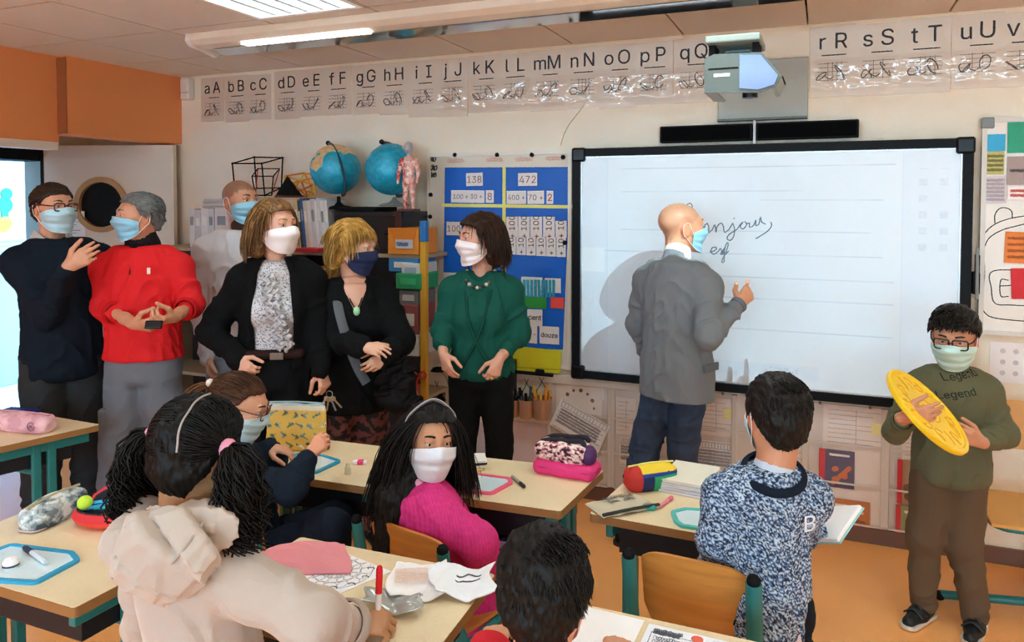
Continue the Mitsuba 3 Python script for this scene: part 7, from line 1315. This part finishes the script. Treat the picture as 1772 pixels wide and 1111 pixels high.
# girl with pigtails in a beige hoodie
P = Person('girl with curly black pigtails in a beige hoodie leaning over the desk', at(342, 786, 1.56), 166, body=152, H=1.28, s=.95, fem=False, child=True, hp=-12, hr=4, skin='#a9754f', lean=(-.04, -.035), build=.88)
P.arm('R', at(540, 1072, 1.45), at(604, 1082, 1.570)); P.arm('L', at(262, 1085, 1.76), at(330, 1120, 1.84)); P.hands = {'R': dict(fwd=at(690, 1070, 1.61) - at(604, 1082, 1.57), pn=-UPZ + FWD * .3, curl=(.45, .5, .55, .6), thumb=.5, hs=.84), 'L': dict(pn=-UPZ, curl=(.3, .3, .3, .3), hs=.8)}
P.body(headh=.0036, handh=.0028); P.h.mask(P.t, P.hf, '#dfe3e8', label='white face mask'); P.h.eyes(P.t)
def flow_pig(R0, d):
    tgt = np.stack([np.sign(R0[:, 0] - .008) * .088, -.035 + 0 * R0[:, 0], .030 + 0 * R0[:, 0]], 1); v = tgt - R0; n = d / np.linalg.norm(d, axis=1, keepdims=True); return v - n * (v * n).sum(1, keepdims=True) * .9
P.h.hair(P.t, '#0c0908', thick=.013, hl=P.h.hairline(.080, .06, .0, .018, -.095), locks=900, length=.058, r0=.0036, flow=flow_pig, seed=14, tint='#1c1513', cap=.0036, lowcut=-.045)
pt = [P.h.p(.020 + .010 * q_ + .0015 * math.sin(q_ * 9), -.014 + .1125 * math.sin(q_ * -1.0) , .040 + .0965 * math.cos(q_)) for q_ in (.1, .35, .6, .85, 1.1, 1.35, 1.55, 1.75)]
obj('hair_parting', tube(smooth_path(pt, 5), .0026, 5, flat=.8), hexmat('#8f8682', .7), P.t)
f0 = Sdf(); P.torso(f0, .6, P.sz + .002, .03); P.sleeve(f0, 'R', .02); P.sleeve(f0, 'L', .02)
g = np.random.default_rng(21)
for x in (-1, 1):
    a = P.h.p(x * .094, -.035, .030); k = obj('hair_tie', move(lathe([(.012, -.007), (.018, -.009), (.021, 0), (.018, .009), (.012, .007), (.012, -.007)], 20), frame(P.h.M @ A([0, 1, 0]), P.h.M @ A([x * 1.0, -.2, -.25])), a), hexmat('#d58a9e', .7), P.t, smooth=40)
    ms = []
    for i in range(420):
        d = unit(P.h.M @ A([x * (.9 + g.uniform(-.7, .4)), -.25 + g.uniform(-.9, .9), -.2 + g.uniform(-.7, .5)])); p = a + d * .012; pp = [p]; ph = g.uniform(0, 6.28); L = g.uniform(.12, .21); cr = g.uniform(.008, .022)
        for s_ in range(13):
            d = unit(d - UPZ * (.36 + .02 * s_)); q = pp[-1] + d * L / 13
            v = f0.ev(q[None])[0] if s_ > 5 else 1
            if v < .01: q = q + (q - P.nb) * A([1, 1, 0]) * .08 + UPZ * .004
            pp.append(q)
        pp = A(pp); tt = np.linspace(0, 1, 14); perp = unit(np.cross(UPZ, RGT + g.normal(0, .5, 3))); p2 = np.cross(UPZ, perp); pp = pp + (cr * tt)[:, None] * (np.cos(ph + tt * 20)[:, None] * perp + np.sin(ph + tt * 20)[:, None] * p2); ms.append(tube(pp, .0034 * (1 - .6 * tt), 4))
    m = cat(*ms); n = np.repeat(g.uniform(.6, 1.5, 420), len(ms[0].vertices)); obj('pigtail', m, hairmat(.5), P.t, smooth=True, color=np.array(lin('#120d0b')) * n[:, None])
beige = '#b09f92'
f = Sdf(); P.torso(f, .50, P.sz + .002, .022, wide=1.02, wr=(.006, 11, .9, 1.8, 2.6)); P.sleeve(f, 'R', .024, .93, wr=(.007, 16), r=(.054, .050, .046, .036)); P.sleeve(f, 'L', .024, .93, wr=(.007, 16), r=(.054, .050, .046, .036)); P.wear('hoodie', f, .005, cloth(beige, .9))
s = Sdf(); nb = P.nb; B_, R__ = -P.bf, P.br
for x in (-1, 1): s.cap(nb + R__ * x * .060 + P.bf * .065 - UPZ * .02, nb + R__ * x * .085 + B_ * .03 + UPZ * .02, .024, .034, .03, wr=(.004, 20, x)); s.cap(nb + R__ * x * .085 + B_ * .03 + UPZ * .02, nb + R__ * x * .05 + B_ * .105 + UPZ * .0, .034, .036, .03, wr=(.004, 20, x + 3))
s.cap(nb + R__ * -.05 + B_ * .105, nb + R__ * .05 + B_ * .105, .036, .036, .03, wr=(.004, 20, 5)); hd = -FWD * .012
s.loft([(at(250, 1012, 1.43) + hd, RGT + UPZ * .05, .070, .020), (at(272, 985, 1.415) + hd, RGT + UPZ * .05, .088, .040), (at(305, 940, 1.41) + hd, RGT, .100, .050), (at(336, 916, 1.43) + hd, RGT, .090, .048), (at(348, 902, 1.47), RGT, .074, .042)], .02, wr=(.005, 10, 2, 1.8, 2.2)); P.wear('hood', s, .005, cloth(beige, .9))
obj('hood_seam', tube(smooth_path([at(352, 905, 1.40), at(318, 950, 1.352), at(285, 990, 1.365), at(262, 1014, 1.41)], 6), .0028, 5), cloth('#9c8b7e', .9), P.t)
obj('cuff', ring_cuff(P.j['elR'] * .16 + P.j['wrR'] * .84, P.j['wrR'] - P.j['elR'], .050, .03, .005), cloth('#a8978a', .9), P.t, smooth=40)
trousers(P, '#3a4152', off=.012, r=(.088, .066, .06, .046), h=.008, waist=.54); P.shoes(hexmat('#d8d4d0', .5), '#e8e6e2')
mk = P.j['wrR'] + unit(at(690, 1078, 1.70) - at(604, 1090, 1.60)) * .060 + UPZ * .01
tip = at(654, 1060, 1.615); top = at(657, 980, 1.61); marker('white marker with a red cap upright in the hand of the hoodie girl', tip - (top - tip) * .35, top, hexmat('#e4dedc'), hexmat('#c2161e'), .0075, capf=.42)

# girl with glasses and a ponytail, seated sideways
P = Person('girl with brown ponytail and glasses in a dark navy jumper writing behind the yellow pouch', at(413, 706, 2.50), 92, body=98, H=1.27, s=.90, child=True, hp=-16, skin='#cf9678')
hz = .46; P.O = at(432, 900, 2.48) * A([1, 1, 0]); P.set(hipR=P.O + P.br * .06 + UPZ * hz, hipL=P.O - P.br * .06 + UPZ * hz, knR=at(575, 915, 2.36), knL=at(580, 900, 2.52), anR=at(560, 1090, 2.36), anL=at(570, 1075, 2.52))
P.arm('R', at(506, 845, 2.36), at(533, 792, 2.44)); P.arm('L', at(470, 800, 2.62), at(462, 775, 2.60)); P.hands = {'R': dict(fwd=at(552, 768, 2.46) - at(533, 792, 2.44), pn=FWD * .6 - UPZ * .6, curl=(.45, .5, .6, .6), thumb=.7, hs=.74), 'L': dict(fwd=RGT - UPZ * .1, pn=-UPZ, curl=(.3, .35, .4, .4), thumb=.3, hs=.74)}
P.body(); P.h.eyes(P.t, brow='#4a2f20', browr=.0024); P.h.mask(P.t, P.hf, '#b7d3da', label='pale blue face mask'); P.h.glasses(P.t, '#5a3a34', .0022, .024, .018)
def flow_tail(R0, d): v = A([0, -.115, .050]) - R0; n = d / np.linalg.norm(d, axis=1, keepdims=True); return v - n * (v * n).sum(1, keepdims=True) * .9
P.h.hair(P.t, '#3f2415', thick=.012, hl=P.h.hairline(.082, .07, .018, .03, -.05), locks=800, length=.056, r0=.0036, flow=flow_tail, seed=15, tint='#6b4229', cap=.0038)
a = P.h.p(0, -.118, .052); k = obj('hair_tie', move(trimesh.creation.icosphere(2, .014), None, a + P.h.M @ A([.012, -.004, .014])), hexmat('#cfc0b4', .4), P.t, smooth=True); ms = []; g = np.random.default_rng(31)
for i in range(150):
    d = unit(P.h.M @ A([g.uniform(-.35, .35), -1, .1 + g.uniform(-.3, .3)])); pp = [a + d * .004]; L = g.uniform(.12, .17)
    for s_ in range(10): d = unit(d - UPZ * .30 + g.normal(0, .05, 3)); pp.append(pp[-1] + d * L / 10)
    ms.append(tube(A(pp), .0045 * (1 - .6 * np.linspace(0, 1, 11)), 4))
m = cat(*ms); obj('ponytail', m, hairmat(.5), P.t, smooth=True, color=np.array(lin('#54331f')) * np.repeat(g.uniform(.55, 1.5, 150), len(ms[0].vertices))[:, None])
f = Sdf(); P.torso(f, .48 * P.H + P.dz, P.sz + .002, .018, wide=1.05, wr=(.006, 14, 1.7, 1.2, 2.2)); P.sleeve(f, 'R', .017, .92, wr=(.007, 22), r=(.052, .046, .042, .034)); P.sleeve(f, 'L', .017, .92, wr=(.007, 22), r=(.052, .046, .042, .034)); P.wear('jumper', f, .006, cloth('#161d29'))
trousers(P, '#161b27', 1.0, off=.012, wr=(.007, 22), r=(.082, .064, .056, .042), h=.006, waist=.55); P.shoes(); obj('knee_print', move(prism(strokes([scrawl(3, -.03, .014, .06, .016), scrawl(4, -.025, -.01, .05, .014)], .004), .0015), frame(RGT, FWD), at(523, 925, 2.30)), cloth('#8a929e'), P.t) if 0 else None
marker('dark pencil in the hand of the ponytail girl', at(530, 768, 2.47), at(566, 769, 2.46), hexmat('#241c1a'), hexmat('#3a2c26'), .004, 'pencil')

# girl in pink
P = Person('girl with long dark hair in a pink sweater looking back from her chair', at(744, 764, 2.33), 24, body=128, H=1.27, s=.90, child=True, hp=2, hr=-5, skin='#bd8464')
hz = .46; P.O = A([-1.075, 2.13, 0]); P.set(hipR=P.O + P.br * .06 + UPZ * hz, hipL=P.O - P.br * .06 + UPZ * hz)
for n, x in (('R', 1), ('L', -1)): P.j['kn' + n] = P.j['hip' + n] + P.bf * .30 + P.br * x * .03 + UPZ * .02; P.j['an' + n] = P.j['kn' + n] - UPZ * .40 + P.bf * .02
P.arm('R', at(826, 938, 2.20), at(846, 985, 2.30)); P.arm('L', at(745, 850, 2.52), at(800, 838, 2.62)); P.hands = {'R': dict(fwd=RGT * .7 + FWD * .6 - UPZ * .5, pn=-UPZ, curl=(.3, .35, .4, .4), hs=.74), 'L': dict(fwd=RGT + FWD * .3, pn=-UPZ, curl=(.3, .3, .3, .3), hs=.74)}
P.body(headh=.0036); P.h.eyes(P.t, iris='#1c120d', brow='#1c1310', browr=.0026); P.h.mask(P.t, P.hf, '#dcdfe6', kind='fold', label='white face mask'); f0 = Sdf(); P.torso(f0, .6, P.sz + .002, .018); P.sleeve(f0, 'R', .012); P.sleeve(f0, 'L', .012)
P.h.hair(P.t, '#120d0b', thick=.018, hl=P.h.hairline(.084, .070, .03, .02, -.06), locks=1900, length=.34, r0=.0034, flow=lambda R0, d: np.stack([np.sign(R0[:, 0] - .02) * .75, np.where(R0[:, 1] > .03, -.15, -.5), -.55 + 0 * R0[:, 0]], 1), seed=16, shoulders=f0, tint='#2c211c', wave=.15, grav=.55, cap=.004, frontcut=.058, shape=lambda h_, f: (f.cap(P.h.p(-.01, -.045, -.02), P.nb - P.bf * .075 + P.br * -.02 - UPZ * .03, .070, .060, .03), f.cap(P.nb - P.bf * .075 + P.br * -.02 - UPZ * .03, P.nb - P.bf * .125 - UPZ * .17 - P.br * .02, .062, .030, .03)))
obj('hair_band', tube(smooth_path([P.h.p(-.090, -.012, .03), P.h.p(-.078, .0, .095), P.h.p(0, .008, .147), P.h.p(.078, .0, .095), P.h.p(.090, -.012, .03)], 6), .0045, 6, flat=1.6), hexmat('#8f8a8c', .4), P.t, smooth=40)
def knit(v): n = meshkit.noise(v * 110, 5); w = .5 + .5 * np.sin((v @ (RGT * .9 + FWD * .45)) * 620 + 2 * n); return np.array(lin('#cf3278')) * (.72 + .34 * w * .6 + .2 * n)[:, None]
f = Sdf(); P.torso(f, .47 * P.H + P.dz, P.sz + .002, .020, wide=1.08, wr=(.006, 14, .3, 1.2, 2.2)); P.sleeve(f, 'R', .022, .95, wr=(.007, 22), r=(.054, .050, .046, .036)); P.sleeve(f, 'L', .020, .95, r=(.054, .05, .046, .036)); P.wear('sweater', f, .0050, 'vc_cloth', color=knit)
f = Sdf(); f.cap(P.nb - UPZ * .0, P.nb + UPZ * .022, .058, .052, .01, wr=(.01, 40, 2)); P.wear('collar', f, .005, cloth('#d9a0b6'))
trousers(P, '#16161b', off=.012, r=(.082, .064, .056, .042), h=.007, waist=.54); P.shoes()
